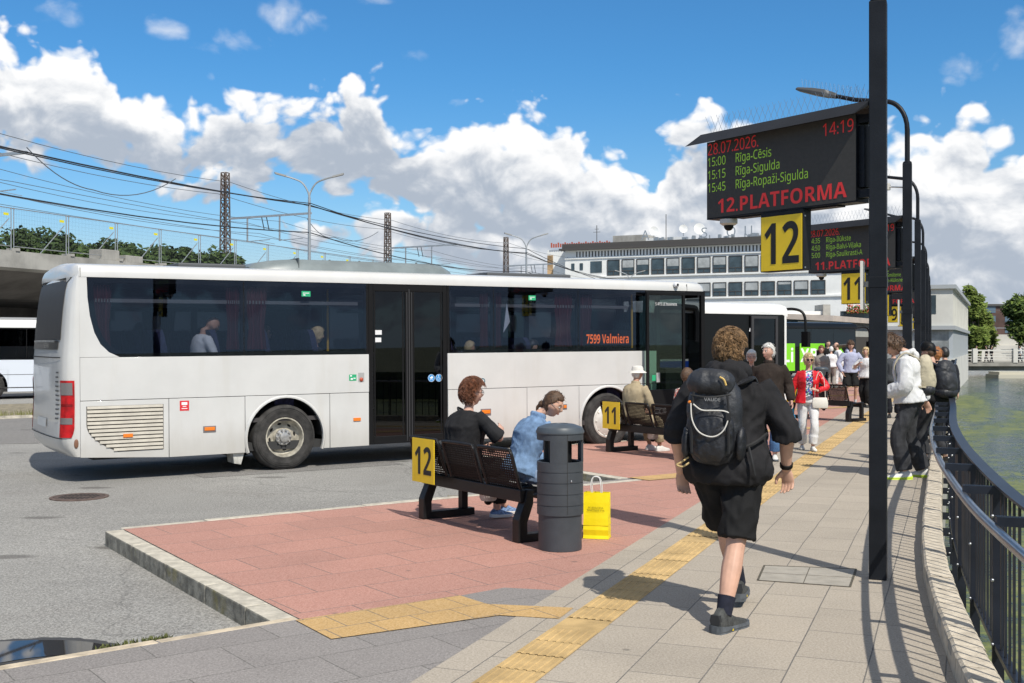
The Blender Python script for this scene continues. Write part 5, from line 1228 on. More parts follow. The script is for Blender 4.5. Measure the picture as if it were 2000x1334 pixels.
def person(label, loc, yaw, sp, group=None):
    g = sp.get; H = g('H', 1.75); k = H / 1.75; bk = g('bulk', 1.0); fem = g('fem', 0); vox = g('vox', .011); seed = g('seed', 1)
    t = thing('person', label, 'person', loc, yaw, group)
    hz = g('hip', .525 * H); P = V(g('pel', (0, 0))).to_3d() + V((0, 0, hz)); lx, ly = g('lean', (0, .02)); Lt = .306 * H
    N = P + V((lx, ly, math.sqrt(max(.01, Lt * Lt - lx * lx - ly * ly)))); tw = Matrix.Rotation(g('twist', 0), 3, 'Z'); pw = Matrix.Rotation(g('ptwist', 0), 3, 'Z')
    rt = tw @ V((1, 0, 0)); sdir = (N - P).normalized()
    fx = -rt.cross(sdir); fx.normalize()      # forward for the chest
    sw = (.108 if not fem else .096) * H * (1 + (bk - 1) * .45)
    sh = {s: N + rt * s * sw - sdir * .026 * H + V((0, 0, g('shrug', 0))) for s in (-1, 1)}
    hy, hp, hr = g('head', (0, 0, 0)); hk = k * g('hs', 1.0) * 1.04
    HM0 = Matrix.Rotation(hy, 4, 'Z') @ Matrix.Rotation(hp, 4, 'X') @ Matrix.Rotation(hr, 4, 'Y')
    hc = N + sdir * .036 * H + V(g('hoff', (0, .02 * k, 0))) + HM0 @ V((0, .012 * k, .068 * H)); HM = Matrix.Translation(hc) @ HM0
    la1, la2, ll1, ll2 = .172 * H, .148 * H, .245 * H, .243 * H
    hands = {}; arms = {}
    for s, key in ((-1, 'lh'), (1, 'rh')):
        tg = g(key, (s * (sw + .06), .04, hz - .06 * H)); tg = V(tg); hint = V(g('le' if s < 0 else 're', (s * .25, -1, 0)))
        el, wr = ik(sh[s], tg, la1, la2, hint); arms[s] = (sh[s], el, wr)
    legs = {}
    for s, key in ((-1, 'lf'), (1, 'rf')):
        ft = g(key, (s * .09, 0, 0, 0, 0)); an = V((ft[0], ft[1], ft[2] + .092 * k)); hip = P + pw @ V((s * .052 * H * (1 + (bk - 1) * .5), 0, -.005 * H))
        kn, an2 = ik(hip, an, ll1, ll2, V(g('lk' if s < 0 else 'rk', (s * .12, 1, .25)))); legs[s] = (hip, kn, an2, ft)
    # trunk rings along the spine
    def trunk(mb, lo, hi, off, widen=None, n=20):
        prof = [(-.13, .070, .062), (-.06, .100, .078), (0, .104, .078), (.12, .098, .073), (.30, .087, .066), (.48, .090, .068), (.66, .100, .072), (.80, .107, .068), (.90, .098, .058), (.97, .062, .046), (1.03, .037, .038)]
        if fem: prof = [(-.13, .072, .062), (-.06, .104, .080), (0, .106, .080), (.12, .096, .070), (.30, .078, .058), (.48, .084, .064), (.66, .092, .082), (.80, .096, .066), (.90, .088, .054), (.97, .056, .044), (1.03, .033, .034)]
        rings = []; us = [lo + (hi - lo) * i / 12 for i in range(13)]
        for u in us:
            for (u0, a0, b0), (u1, a1, b1) in zip(prof, prof[1:]):
                if u <= u1 or u1 == prof[-1][0]:
                    q = max(0, min(1, (u - u0) / (u1 - u0))); rx, ry = a0 + (a1 - a0) * q, b0 + (b1 - b0) * q; break
            bb = bk if u < .85 else 1 + (bk - 1) * max(0, (1.03 - u) / .18) * .8
            rx = rx * H * bb + off; ry = ry * H * (bb * 1.0 if bb > 1 else bb) + off
            if g('belly') and 0 < u < .6: ry += g('belly') * math.sin(math.pi * u / .6)
            if widen: rx += widen(u); ry += widen(u)
            q = sm(u, .1, .9); r_ = (pw @ V((1, 0, 0))).lerp(rt, q).normalized(); f_ = -r_.cross(sdir); c = P + (N - P) * u + f_ * (g('belly', 0) * .5 * math.sin(math.pi * max(0, min(1, u / .6))))
            if u < 0: c = P + V((0, 0, u * Lt))
            rings.append([c + r_ * math.copysign(abs(math.cos(a)) ** .85, math.cos(a)) * rx + f_ * math.copysign(abs(math.sin(a)) ** .9, math.sin(a)) * ry for a in [2 * math.pi * i / n for i in range(n)]])
        mb.loft(rings, 0, True, True)
    def limb(mb, pts, rr, off, frac=1.0, n=12, start=0.0):
        path = cr(pts, 7); m_ = len(path) - 1; out = []; rad = []
        for i, p in enumerate(path):
            u = i / m_
            if u > frac + .001 or u < start - .001: continue
            x = u * (len(rr) - 1); j = min(int(x), len(rr) - 2); r = rr[j] + (rr[j + 1] - rr[j]) * (x - j)
            o = off(u) if callable(off) else off
            out.append(p); rad.append(r + o)
        mb.tube(out, rad, n)
    lb = 1 + (bk - 1) * .75
    ar = [x * k * (1 + (bk - 1) * .45) * (.88 if fem else 1) for x in (.050, .052, .046, .041, .038, .041, .036, .030, .026)]
    lr = [x * k * lb * (1.02 if fem else 1) for x in (.085, .084, .076, .066, .056, .052, .056, .050, .040, .035)]
    body = MB(); trunk(body, -.13, 1.0, -.012)
    neckb = N - sdir * .02 * H; body.tube([neckb, N + sdir * .03 * H, hc - HM0.to_3x3() @ V((0, .012 * k, .05 * k))], [.052 * k * (1 + (bk - 1) * .4), .050 * k * (.85 if fem else 1) * (1 + (bk - 1) * .3), .048 * k * (.88 if fem else 1)], 14)
    for s in (-1, 1):
        a, e, w = arms[s]; limb(body, [a - rt * s * .02, a.lerp(e, .5), e, e.lerp(w, .5), w], ar, 0)
        hd = V(g('lhd' if s < 0 else 'rhd', tuple((w - e).normalized()))); hn = V(g('lhn' if s < 0 else 'rhn', (-s * 1, .25, -.1)))
        hand(body, w, hd, hn, hk * (1.0 if not fem else .9), g('lcurl' if s < 0 else 'rcurl', .42), s if g('thumbflip', 0) == 0 else -s)
        h_, kn, an, ft = legs[s]; limb(body, [h_, h_.lerp(kn, .5), kn + V((0, 0, 0)), kn.lerp(an, .5) + (-(fx) * .012 * k), an], lr, -.004)
    hb = head_build(t, body, HM, hk, g('hair', ('short', .018, .006, 0)), g('hm'), 0, seed, g('face', 1))
    me = remesh(body, vox, 2, mats=[g('skin', SK)]); link('body', me, t)
    if hb: hb.build('hair', g('hm'), t)
    cv = g('cvox', vox * 1.15); fold = g('fold', .007) * k
    # bottoms
    if g('bottom'):
        kind, m_, off, frac = g('bottom'); c = MB(); trunk(c, -.14, .16, .006 + off * .35)
        for s in (-1, 1):
            h_, kn, an, ft = legs[s]
            dn = g('drape', 0)
            limb(c, [h_, h_.lerp(kn, .5), kn, kn.lerp(an, .5), an], lr, lambda u: off * (.6 + .6 * u) + (.012 * k if u > .75 and frac > .9 else 0) + dn * sm(u, .1, .5), frac)
        link(kind, remesh(c, cv, 2, fold * 1.1, 7 / k, seed + .3, [m_], stretch=(1, 1, .55)), t)
    if g('top'):
        kind, m_, off, sl, hem = g('top'); c = MB(); fl = g('flare', .0)
        trunk(c, hem, 1.0 if not g('vneck') else .95, off, lambda u: fl * max(0, .45 - u) / .45 + (-.012 if u > .93 else 0))
        for s in (-1, 1):
            a, e, w = arms[s]; limb(c, [a - rt * s * .03, a.lerp(e, .5), e, e.lerp(w, .5), w], ar, lambda u: off * 1.0 + g('slv', 0) * sm(u, .15, .5) - (.35 * off * sm(u, .85, 1) if sl > .9 else 0), sl)
        if g('hood'):
            hp0 = N + sdir * .030 * H; hsz = g('hood')
            for q in range(13):
                a = math.pi * (q / 12) * 1.3 - .15 * math.pi; d_ = rt * math.cos(a) * .098 * k - fx * math.sin(a) * .092 * k; c.ell(hp0 + d_ + V((0, 0, -.02 + .028 * math.sin(a))) * k * hsz, (.046 * k * hsz, .046 * k * hsz, .050 * k * hsz), 10)
            c.ell(hp0 - fx * .12 * k - V((0, 0, .055 * k)), (.13 * k * hsz, .06 * k * hsz, .085 * k * hsz), 12)
        if g('collar'):
            for q in range(12): a = 2 * math.pi * q / 12; c.ell(N + sdir * .02 * H + rt * math.cos(a) * .062 * k + fx * math.sin(a) * .058 * k, (.022 * k, .022 * k, .03 * k), 8)
        link(kind, remesh(c, cv, 3, fold, 8.5 / k, seed, [m_], stretch=(1, 1, .8)), t)
    for s in (-1, 1):
        h_, kn, an, ft = legs[s]
        if g('sock'):
            c = MB(); limb(c, [h_, h_.lerp(kn, .5), kn, kn.lerp(an, .5) + (-(fx) * .012 * k), an], lr, .003, 1.0, 16, 1 - g('sockh', .3) * .5); c.build('sock', g('sock'), t)
        if g('shoe'): shoe(t, an, ft[3], ft[4], k * g('fs', 1.0) * (.9 if fem else 1), g('shoe')[0], g('shoe')[1], g('shigh', 0))
    if g('glasses'):
        gm = g('glasses'); b = MB(); Q = lambda x, y, z: HM @ (V((x, y, z)) * hk)
        if g('shades'):
            fr = b
            for s in (-1, 1): b.ell(Q(s * .031, .092, .006), (.028 * hk, .008 * hk, .019 * hk), 14, M=HM.to_3x3())
        else:
            for s in (-1, 1): ring = [Q(s * .031 + .025 * math.cos(a), .095 - .006 * abs(math.cos(a)), .003 + .02 * math.sin(a)) for a in [2 * math.pi * i / 16 for i in range(17)]]; b.tube(ring, .0022 * hk, 5)
        b.tube([Q(-.008, .097, .01), Q(.008, .097, .01)], .0022 * hk, 5)
        for s in (-1, 1): b.tube([Q(s * .056, .088, .008), Q(s * .074, .06, .010), Q(s * .078, -.005, .012)], .0024 * hk, 5)
        b.build('glasses', gm, t)
    t_info = dict(t=t, N=N, P=P, sh=sh, arms=arms, HM=HM, hk=hk, rt=rt, fx=fx, k=k, legs=legs)
    return t_info
H_BLOND = mat('hair_dark_blond', (.20, .115, .05), .6, var=.45, vs=40, bump=.4, bs=160); H_AUB = mat('hair_auburn', (.15, .055, .025), .55, var=.45, vs=40, bump=.4, bs=160)
H_BRN = mat('hair_brown', (.085, .045, .022), .5, var=.4, vs=40, bump=.35, bs=200); H_WHITE = mat('hair_white', (.62, .61, .58), .6, var=.2, vs=40, bump=.35, bs=180); H_LBL = mat('hair_light_blond', (.56, .42, .22), .5, var=.25, vs=40, bump=.35, bs=180)
H_GING = mat('hair_ginger', (.34, .13, .04), .55, var=.35, vs=40, bump=.35, bs=160); H_BLK = mat('hair_black', (.02, .017, .015), .5, var=.3, vs=40)
C_BLK = cloth('black_fleece', (.0165, .016, .0175), .3, 5); C_BLK2 = cloth('black_cotton', (.012, .012, .0125), .25, 6); C_TEE = cloth('charcoal_tee', (.017, .017, .0185), .25, 7); C_DEN = cloth('denim_blue', (.17, .27, .43), .22, 14, bump=.5, bs=420)
C_JEAN = cloth('light_jeans', (.25, .33, .47), .18, 10); C_BEIGE = cloth('beige_jacket', (.38, .31, .20), .12, 5); C_WHT = cloth('white_cotton', (.66, .66, .66), .06, 5); C_WHOOD = cloth('white_hoodie', (.62, .62, .62), .07, 5)
C_DGREY = cloth('faded_black_denim', (.035, .036, .040), .35, 8); C_RED = mat('red_satin', (.60, .012, .018), .38, var=.15, vs=6, bump=.15, bs=60, spec=.5); C_BRN = cloth('brown_suede', (.030, .022, .018), .25, 6)
C_LIL = cloth('lilac_sweat', (.40, .42, .56), .08, 6); C_GREY = cloth('grey_trench', (.28, .25, .22), .1, 5); C_BLUE = cloth('blue_top', (.06, .14, .32), .2, 6); C_NAVY = cloth('dark_navy', (.02, .022, .03), .2, 6); C_BJ = cloth('blue_jeans', (.06, .13, .26), .25, 9)
S_BLK = mat('shoe_black', (.02, .02, .02), .6, var=.3, vs=20); S_GRN = mat('shoe_trail', (.045, .047, .045), .7, var=.45, vs=26, bump=.4, bs=90); S_SOLE = mat('sole_grey', (.075, .085, .095), .7, var=.3, vs=20); S_WHT = mat('shoe_white', (.62, .61, .58), .6, var=.1, vs=10); S_LIME = mat('sole_lime', (.52, .68, .05), .6); S_BLU = mat('shoe_blue_knit', (.14, .22, .38), .8, var=.55, vs=45)
def floral(nm, cols, sc):
    m = bpy.data.materials.new(nm); m.use_nodes = True; t = NT(m.node_tree); tc = t.n('TexCoord').outputs['Object']
    vo = t.n('TexVoronoi', Scale=sc, Vector=tc); sp = t.n('SeparateColor', i0=vo.outputs['Color']); cr_ = t.n('ValToRGB', i0=sp.outputs[0]); el = cr_.color_ramp.elements; cr_.color_ramp.interpolation = 'CONSTANT'
    el[0].color = c4(cols[0]); el[1].position = .2; el[1].color = c4(cols[1])
    for i, c in enumerate(cols[2:]): e = el.new(.2 + .75 * (i + 1) / (len(cols) - 1)); e.color = c4(c)
    p = t.n('BsdfPrincipled', Base_Color=cr_.outputs[0], Roughness=.8); t.n('OutputMaterial', Surface=p.outputs[0]); return m
C_FLOR = floral('floral_print', [(.02, .03, .12), (.05, .22, .55), (.7, .72, .75), (.02, .02, .05), (.35, .08, .35), (.12, .3, .12), (.6, .65, .75)], 42)
C_SPOT = floral('spotted_print', [(.5, .06, .05), (.7, .6, .5), (.6, .12, .08), (.75, .7, .62)], 45)
yw = lambda v: math.atan2(-v[0], v[1])
# the walking man in black (seen from behind)
A = person('heavyset man in black hoodie and shorts walking away with black backpack', V((1.36, 7.2, 0)), yw((.34, .94)), dict(
    H=1.86, bulk=1.21, belly=.03, vox=.0068, cvox=.009, hip=.955, lean=(.0, .06), twist=.05, skin=SK, seed=3,
    head=(-.22, -.04, .0), hs=.99, hair=('short', .016, .007, 2200), hm=H_BLOND, hoff=(.0, .02, -.01),
    lh=(-.315, .10, .915), le=(-.55, -1, 0), lhn=(.3, -.9, 0), rh=(.35, .16, .95), re=(.75, -.9, .0), rhn=(-.2, -.9, -.1), lhd=(.12, .12, -1), rhd=(.1, .25, -1), lcurl=.55, rcurl=.55,
    lf=(.02, .44, 0, .05, 0), rf=(.03, -.30, 0, -.42, 0), lk=(-.1, 1, .2), rk=(.12, 1, .2),
    top=('hoodie', C_BLK, .030, .58, -.17), flare=.03, slv=.010, hood=1, bottom=('shorts', C_BLK2, .026, .47), drape=.026, sock=cloth('navy_sock', (.016, .018, .03), .2, 30), sockh=.34, shoe=(S_GRN, S_SOLE), fs=1.14, shigh=.028, fold=.017))
def loc_(info, v): return V(v)
# ---- backpack of the walking man: a thing of its own, in the same frame as the man
bp = thing('backpack', 'black hiking backpack with white cord on the back of the walking man', 'backpack', A['t'].location, A['t'].rotation_euler.z)
M_PACK = mat('pack_nylon', (.020, .022, .027), .55, var=.3, vs=7, bump=.35, bs=30); M_PACK2 = mat('pack_nylon_dark', (.012, .013, .017), .5, var=.3, vs=9, bump=.3, bs=40); M_CORD = mat('cord_white', (.62, .60, .55), .8); M_WEB = mat('webbing', (.012, .012, .013), .7)
bc = V((-.045, -.205, 1.285)); 
def pk(mb, c, r, rot=None, p=3.2, n=22):
    rows = []
    for d_ in uvdirs(14, n):
        row = []
        for d in d_:
            e = (abs(d.x) ** p + abs(d.y) ** p + abs(d.z) ** p) ** (-1 / p); v = V((d.x * e * r[0], d.y * e * r[1], d.z * e * r[2]))
            if rot: v = rot @ v
            row.append(c + v)
        rows.append(row)
    mb.loft(rows, 0, True, True)
rl_ = Matrix.Rotation(.05, 3, 'Y')
m = MB(); pk(m, bc + V((0, .0, -.01)), (.168, .10, .275), rl_); link('main_compartment', remesh(m, .008, 3, .008, 9, 2, [M_PACK]), bp)
m = MB(); pk(m, bc + V((.005, -.075, -.10)), (.130, .075, .165), rl_, 2.8); pocket = link('front_pocket', remesh(m, .008, 3, .010, 11, 4, [M_PACK2]), bp)
m = MB(); pk(m, bc + V((-.012, -.02, .215)), (.150, .125, .085), Matrix.Rotation(-.25, 3, 'X') @ rl_, 2.6); lid = link('lid', remesh(m, .008, 3, .009, 10, 7, [M_PACK]), bp)
for s in (-1, 1):
    m = MB(); pk(m, bc + V((s * .165, -.01, -.15)), (.03, .075, .105), rl_, 2.5); link('side_pocket', remesh(m, .007, 2, .004, 14, 3 + s, [M_PACK2]), bp)
    m = MB(); x = s * .112
    m.tube(cr([bc + V((x * .9, -.135, .17)), bc + V((x, -.142, .05)), bc + V((x + .0, -.15, -.06)), bc + V((x, -.145, -.2))], 4), .0085, 6); m.box(bc.x + x - .014, bc.y - .162, bc.z + .0, bc.x + x + .014, bc.y - .142, bc.z + .045); m.build('compression_strap', M_WEB, bp)
    m = MB(); sh_ = A['sh'][s]
    pts = [bc + V((s * .075, .10, .21)), V((sh_.x * .62, -.075, sh_.z + .05)), V((sh_.x * .66, .03, sh_.z + .058)), V((sh_.x * .70, .15, sh_.z - .01)), V((sh_.x * .78, .205, sh_.z - .17)), V((sh_.x * 1.02, .15, sh_.z - .33)), bc + V((s * .17, .07, -.16))]
    P_ = cr(pts, 6); rings = []
    for i, p in enumerate(P_):
        d = (P_[min(i + 1, len(P_) - 1)] - P_[max(0, i - 1)]).normalized(); w_ = V((1, 0, 0)) - d * d.x; w_ = w_.normalized(); n_ = d.cross(w_); hw = .030 if i < 24 else .015
        rings.append([p - w_ * hw - n_ * .007, p + w_ * hw - n_ * .007, p + w_ * hw + n_ * .007, p - w_ * hw + n_ * .007])
    m.loft(rings, 0, False, True); m.build('shoulder_strap', M_PACK2, bp)
m = MB(); m.tube(cr([bc + V((-.115, -.155, .10)), bc + V((-.105, -.165, .0)), bc + V((-.06, -.17, -.075)), bc + V((.02, -.17, -.10)), bc + V((.085, -.165, -.06)), bc + V((.115, -.155, .03)), bc + V((.09, -.158, .055)), bc + V((.02, -.160, .058)), bc + V((-.05, -.158, .06)), bc + V((-.10, -.156, .095))], 5), .0042, 6); m.build('bungee_cord', M_CORD, bp)
m = MB(); m.tube(cr([bc + V((.06, -.15, .26)), bc + V((.085, -.152, .245)), bc + V((.098, -.15, .21))], 4), .006, 6); m.build('zip_pull', mat('zip_yellow', (.62, .42, .12), .6), bp)
m = MB(); m.ell(bc + V((-.125, -.13, .105)), (.014, .01, .010), 8); m.build('toggle', mat('toggle_orange', (.75, .22, .02), .5), bp)
m = MB(); m.tube(cr([bc + V((-.15, -.05, -.24)), bc + V((-.19, -.08, -.27)), bc + V((-.215, -.085, -.285)), bc + V((-.18, -.09, -.295)), bc + V((-.14, -.07, -.27))], 5), .006, 6); m.build('cord_loop', mat('cord_tan', (.5, .36, .16), .7), bp)
m = MB()
for z0 in (.155, .16): m.tube(cr([bc + V((-.12, -.135, .15)), bc + V((0, -.168, z0 - .02)), bc + V((.125, -.135, .155))], 6), .004, 5)
m.build('zip', M_GAP, bp)
text('lettering', 'VAUDE', .028, mat('print_grey', (.30, .30, .30), .6), bp, bc + V((-.03, -.176, .115)), sx=1.1)
m = MB(); m.tube(cr([bc + V((.15, .0, -.19)), bc + V((.24, .04, -.15)), bc + V((.30, .16, -.10))], 4), .012, 6); m.tube(cr([bc + V((.21, .0, -.17)), bc + V((.235, -.03, -.26)), bc + V((.25, -.02, -.34))], 4), .009, 6); m.build('hip_strap', M_WEB, bp)
wr = A['arms'][1]; b = MB(); d = (wr[2] - wr[1]).normalized(); c = wr[2] - d * .03; x = d.orthogonal().normalized(); y = d.cross(x)
b.loft([[c + d * z + (x * math.cos(a) + y * math.sin(a)) * r for a in [2 * math.pi * i / 16 for i in range(16)]] for z, r in ((-.014, .037), (-.012, .041), (.012, .041), (.014, .037))], 0, True, True)
b.build('wristband', M_BLK, A['t'])
# ---- people sitting on the benches
def seatpos(B, x, y=.20): return B + V((.57, -.82, 0)) * x + V((.82, .57, 0)) * y
YB = yw((.82, .57))
def sit(**k):
    d = dict(hip=.575, lean=(0, .06), lf=(-.12, .47, 0, .1, 0), rf=(.12, .47, 0, -.1, 0), lh=(-.10, .30, .66), rh=(.10, .32, .66), le=(-1, -.6, -.3), re=(1, -.6, -.3), lk=(-.2, .3, 1), rk=(.2, .3, 1), shoe=(S_BLK, S_BLK)); d.update(k); return d
Bp = person('seated person with curly auburn hair and black tee on bench twelve', seatpos(B12, .34, .16), YB + .10, sit(H=1.70, bulk=1.26, belly=.03, fem=1, vox=.008, seed=5, hair=('short', .029, .010, 2200), hm=H_AUB, hs=1.06, head=(-.18, -.04, 0), glasses=M_BLK, face=1, skin=SK3,
    hip=.57, lean=(.02, .10), lh=(-.06, .36, .70), rh=(.20, .34, .86), rhd=(-.3, .6, .6), top=('tee', C_TEE, .020, .50, -.06), slv=.022, fold=.008, bottom=('trousers', C_BLK2, .022, .92), lf=(-.02, .62, 0, -.5, 0), rf=(.10, .40, 0, -.3, 0), shoe=(S_BLU, S_WHT)))
b = MB(); sp_ = Bp; n_ = sp_['N']; pts = cr([n_ + V((-.13, .06, -.01)), n_ + V((-.09, -.06, .03)), n_ + V((.0, -.10, -.02)), n_ + V((.1, -.10, -.10))], 5); b.tube(pts, .012, 6); b.build('bag_strap', M_WEB, sp_['t'])
Cp = person('young woman in blue denim shirt and glasses seated behind the litter bin', seatpos(B12, 1.27, .22), YB - .05, sit(H=1.66, bulk=1.0, fem=1, vox=.0075, seed=8, hair=('tied', .014, .003, 60), hm=H_BRN, head=(-.95, -.42, .0), hoff=(.03, .07, -.02), glasses=M_HUB, lean=(.05, .17),
    lh=(-.12, .40, .62), rh=(.12, .42, .62), top=('denim_shirt', C_DEN, .026, .97, -.06), collar=1, fold=.010, bottom=('jeans', C_JEAN, .016, .95), hs=1.02))
b = MB(); Q = lambda x, y, z: Cp['HM'] @ (V((x, y, z)) * Cp['hk']); b.ell(Q(0, -.10, -.045), (.035, .035, .035), 12); b.tube(cr([Q(0, -.10, -.05), Q(.005, -.125, -.085), Q(0, -.115, -.13)], 4), [.02, .022, .02, .018, .016, .014, .012, .01, .006], 8); b.build('hair_bun', H_BRN, Cp['t'])
Dp = person('seated man in white bucket hat and beige jacket on bench eleven', seatpos(B11, .30), YB, sit(H=1.68, bulk=1.12, vox=.012, seed=11, hair=('short', .012, .003, 0), hm=H_WHITE, skin=SK2, face=0, top=('jacket', C_BEIGE, .030, .97, -.08), collar=1, bottom=('trousers', C_BEIGE, .02, .92), shoe=(S_WHT, S_WHT)))
def hat(info, m, brim=.055, nm='bucket_hat'):
    Q = lambda x, y, z: info['HM'] @ (V((x, y, z)) * info['hk']); b = MB(); rings = []
    for r, z in ((.088 + brim, .012), (.090 + brim * .9, .018), (.092, .05), (.088, .09), (.078, .115), (.05, .128), (.001, .130)): rings.append([Q(r * math.cos(a) * .95, r * math.sin(a) * 1.12, z) for a in [2 * math.pi * i / 24 for i in range(24)]])
    b.loft(rings, 0, True, False); b.build(nm, m, info['t'])
hat(Dp, mat('hat_white', (.64, .62, .57), .8, var=.12, vs=12))
person('seated person in red and white spotted shirt at the far end of bench eleven', seatpos(B11, 1.45), YB, sit(H=1.65, bulk=1.0, fem=1, vox=.014, seed=13, hair=('bob', .02, .006, 0), hm=H_BRN, face=0, top=('shirt', C_SPOT, .02, .9, -.06), bottom=('trousers', C_NAVY, .018, .93)))
# ---- walkers coming towards the camera
def foot(px, py): return G(px, py)
F_ = person('older white haired man in dark brown jacket walking with the woman in red', foot(1502, 897), yw((-.25, -.95)), dict(H=1.73, bulk=1.12, belly=.02, vox=.010, seed=17, skin=SK3, hair=('short', .016, .005, 160), hm=H_WHITE, head=(-.75, .03, 0), face=1,
    lf=(.10, .16, 0, .1, 0), rf=(-.10, -.12, 0, -.1, .1), lh=(-.33, .10, .88), rh=(.22, .05, .82), top=('jacket', C_BRN, .034, .97, -.10), collar=1, bottom=('jeans', C_BJ, .024, .96), shoe=(S_WHT, S_SOLE)) | dict(lf=(-.09, .16, 0, .1, 0), rf=(.10, -.10, 0, -.1, 0)))
Gp = person('blonde woman in red satin jacket and sunglasses carrying a white handbag', foot(1578, 880), yw((-.10, -1)), dict(H=1.575, bulk=.98, fem=1, vox=.0095, cvox=.010, seed=19, skin=SK3, hair=('bob', .017, .004, 200), hm=H_LBL, head=(.1, 0, 0), face=1, glasses=M_BLK, shades=1,
    lf=(-.06, .12, 0, .1, 0), rf=(.07, -.16, 0, -.1, .0), rh=(.29, .04, .79), lh=(-.12, .20, .98), le=(-1, -.5, -.3), lhd=(.6, .5, .4), top=('blouse', C_FLOR, .008, .1, .0), vneck=0, bottom=('trousers', C_WHT, .020, .95), fold=.009, shoe=(S_WHT, S_WHT)))
def open_jacket(info, m, sp_off=.024, hem=-.10, gap=.062, H=1.575):
    # sleeves and two fronts, open over the blouse
    P, N, rt, fx, k = info['P'], info['N'], info['rt'], info['fx'], info['k']; c = MB(); sd_ = (N - P)
    rings_o = []
    for u, rx, ry in ((hem, .118, .094), (0, .112, .088), (.2, .094, .074), (.4, .088, .070), (.62, .098, .086), (.80, .103, .074), (.92, .088, .058), (1.0, .052, .046)):
        cc = P + sd_ * u; ring = []
        gp = gap / (rx * H + sp_off) * (1.0 if u < .8 else .9)
        for i in range(22):
            a = math.pi / 2 + gp + (2 * math.pi - 2 * gp) * i / 21; ring.append(cc + rt * math.cos(a) * (rx * H + sp_off) + fx * math.sin(a) * (ry * H + sp_off))
        rings_o.append(ring)
    inner = [[p.lerp(P + sd_ * u_, .10) for p in r] for r, u_ in zip(rings_o, (hem, 0, .2, .4, .62, .8, .92, 1.0))]
    c.loft([o + i[::-1] for o, i in zip(rings_o, inner)], 0, True, True)
    for s in (-1, 1):
        a, e, w = info['arms'][s]; path = cr([a - rt * s * .03, a.lerp(e, .5), e, e.lerp(w, .5), w.lerp(e, .08)], 6); n = len(path)
        c.tube(path, [(.062 - .016 * i / n) * k for i in range(n)], 12)
    link('jacket', remesh(c, .010, 2, .008, 9, 21, [m]), info['t'])
open_jacket(Gp, C_RED)
def handbag(name, label, loc, rz, w_, h_, d_, m, hm, cat='handbag', drop=.12):
    t = thing(name, label, cat, loc, rz); b = MB(); rings = []
    for z, kx, ky in ((0, .90, .9), (.02, .98, 1), (h_ * .5, 1, .9), (h_ * .85, .92, .6), (h_, .86, .35)): rings.append([V((x * kx * w_ / 2, y * ky * d_ / 2, z)) for x, y in ((-1, -.7), (-.8, -1), (.8, -1), (1, -.7), (1, .7), (.8, 1), (-.8, 1), (-1, .7))])
    b.loft(rings, 0, True, True); b.build('bag_body', m, t, bev=.004)
    b = MB(); b.tube(cr([(-w_ * .34, 0, h_ * .97), (-w_ * .25, 0, h_ + drop * .7), (0, 0, h_ + drop), (w_ * .25, 0, h_ + drop * .7), (w_ * .34, 0, h_ * .97)], 5), .006, 6); b.build('handle', hm, t); return t
M_WBAG = mat('bag_white', (.66, .63, .56), .45); M_BBAG = floral('blue_bag_print', [(.02, .30, .55), (.03, .42, .68), (.5, .68, .75), (.02, .25, .5)], 60)
gw = Gp['t'].matrix_world if False else Matrix.Translation(Gp['t'].location) @ Matrix.Rotation(Gp['t'].rotation_euler.z, 4, 'Z')
handbag('handbag', 'white leather handbag hanging at the hip of the woman in red', gw @ V((-.17, .13, .70)), yw((-.10, -1)), .25, .17, .08, M_WBAG, M_WBAG, drop=.42)
handbag('tote_bag', 'blue patterned tote bag held low beside the woman in white trousers', gw @ V((.30, .05, .29)), yw((-.10, -1)) + .5, .22, .30, .10, M_BBAG, mat('tote_handle', (.03, .35, .6), .7), 'tote bag', drop=.2)
person('woman in glasses partly hidden behind the older man in brown', V((3.98, 18.9, 0)), yw((-.3, -.95)), dict(H=1.62, bulk=1.1, fem=1, vox=.014, seed=23, skin=SK3, hair=('short', .022, .008, 0), hm=H_WHITE, glasses=M_BLK, top=('blouse', C_SPOT, .02, .6, -.08), bottom=('trousers', C_NAVY, .02, .95), shoe=(S_BLK, S_BLK), head=(.2, 0, 0)))
Ip = person('teenage boy in lilac hoodie and black shorts standing with hands in pockets', foot(1661, 792), yw((-.12, -1)), dict(H=1.80, bulk=.95, vox=.012, seed=29, hair=('fringe', .026, .010, 220), hm=H_BRN, lf=(-.13, 0, 0, .12, 0), rf=(.13, 0, 0, -.12, 0), lh=(-.24, .10, .93), rh=(.24, .10, .93),
    le=(-1, -.25, 0), re=(1, -.25, 0), top=('hoodie', C_LIL, .03, .97, -.04), hood=1, bottom=('shorts', C_BLK2, .04, .48), drape=.03, sock=C_WHT, sockh=.22, shoe=(S_BLK, S_BLK)))
Jp = person('blonde woman in white blouse and black trousers beside the lilac hoodie', foot(1693, 796), yw((-.75, -.65)), dict(H=1.62, bulk=1.12, fem=1, vox=.012, seed=31, hair=('bob', .024, .007, 120), hm=H_LBL, skin=SK3, lf=(-.08, .02, 0, .1, 0), rf=(.1, -.06, 0, -.1, 0), lh=(-.22, .06, .78), rh=(.10, .22, 1.20), re=(1, -.4, -.6),
    top=('blouse', C_WHT, .022, .55, -.08), slv=.02, flare=.03, bottom=('trousers', C_BLK2, .03, .95), shoe=(S_BLK, S_BLK), head=(.3, .1, 0)))
q = foot(1700, 792); handbag('tote_bag', 'zebra striped tote bag held by the woman in white blouse', V((q.x - .02, q.y - .25, .42)), .3, .30, .36, .1, None or mat('zebra_base', (.3, .32, .29), .8, var=.85, vs=22), M_BLK, 'tote bag', .25)
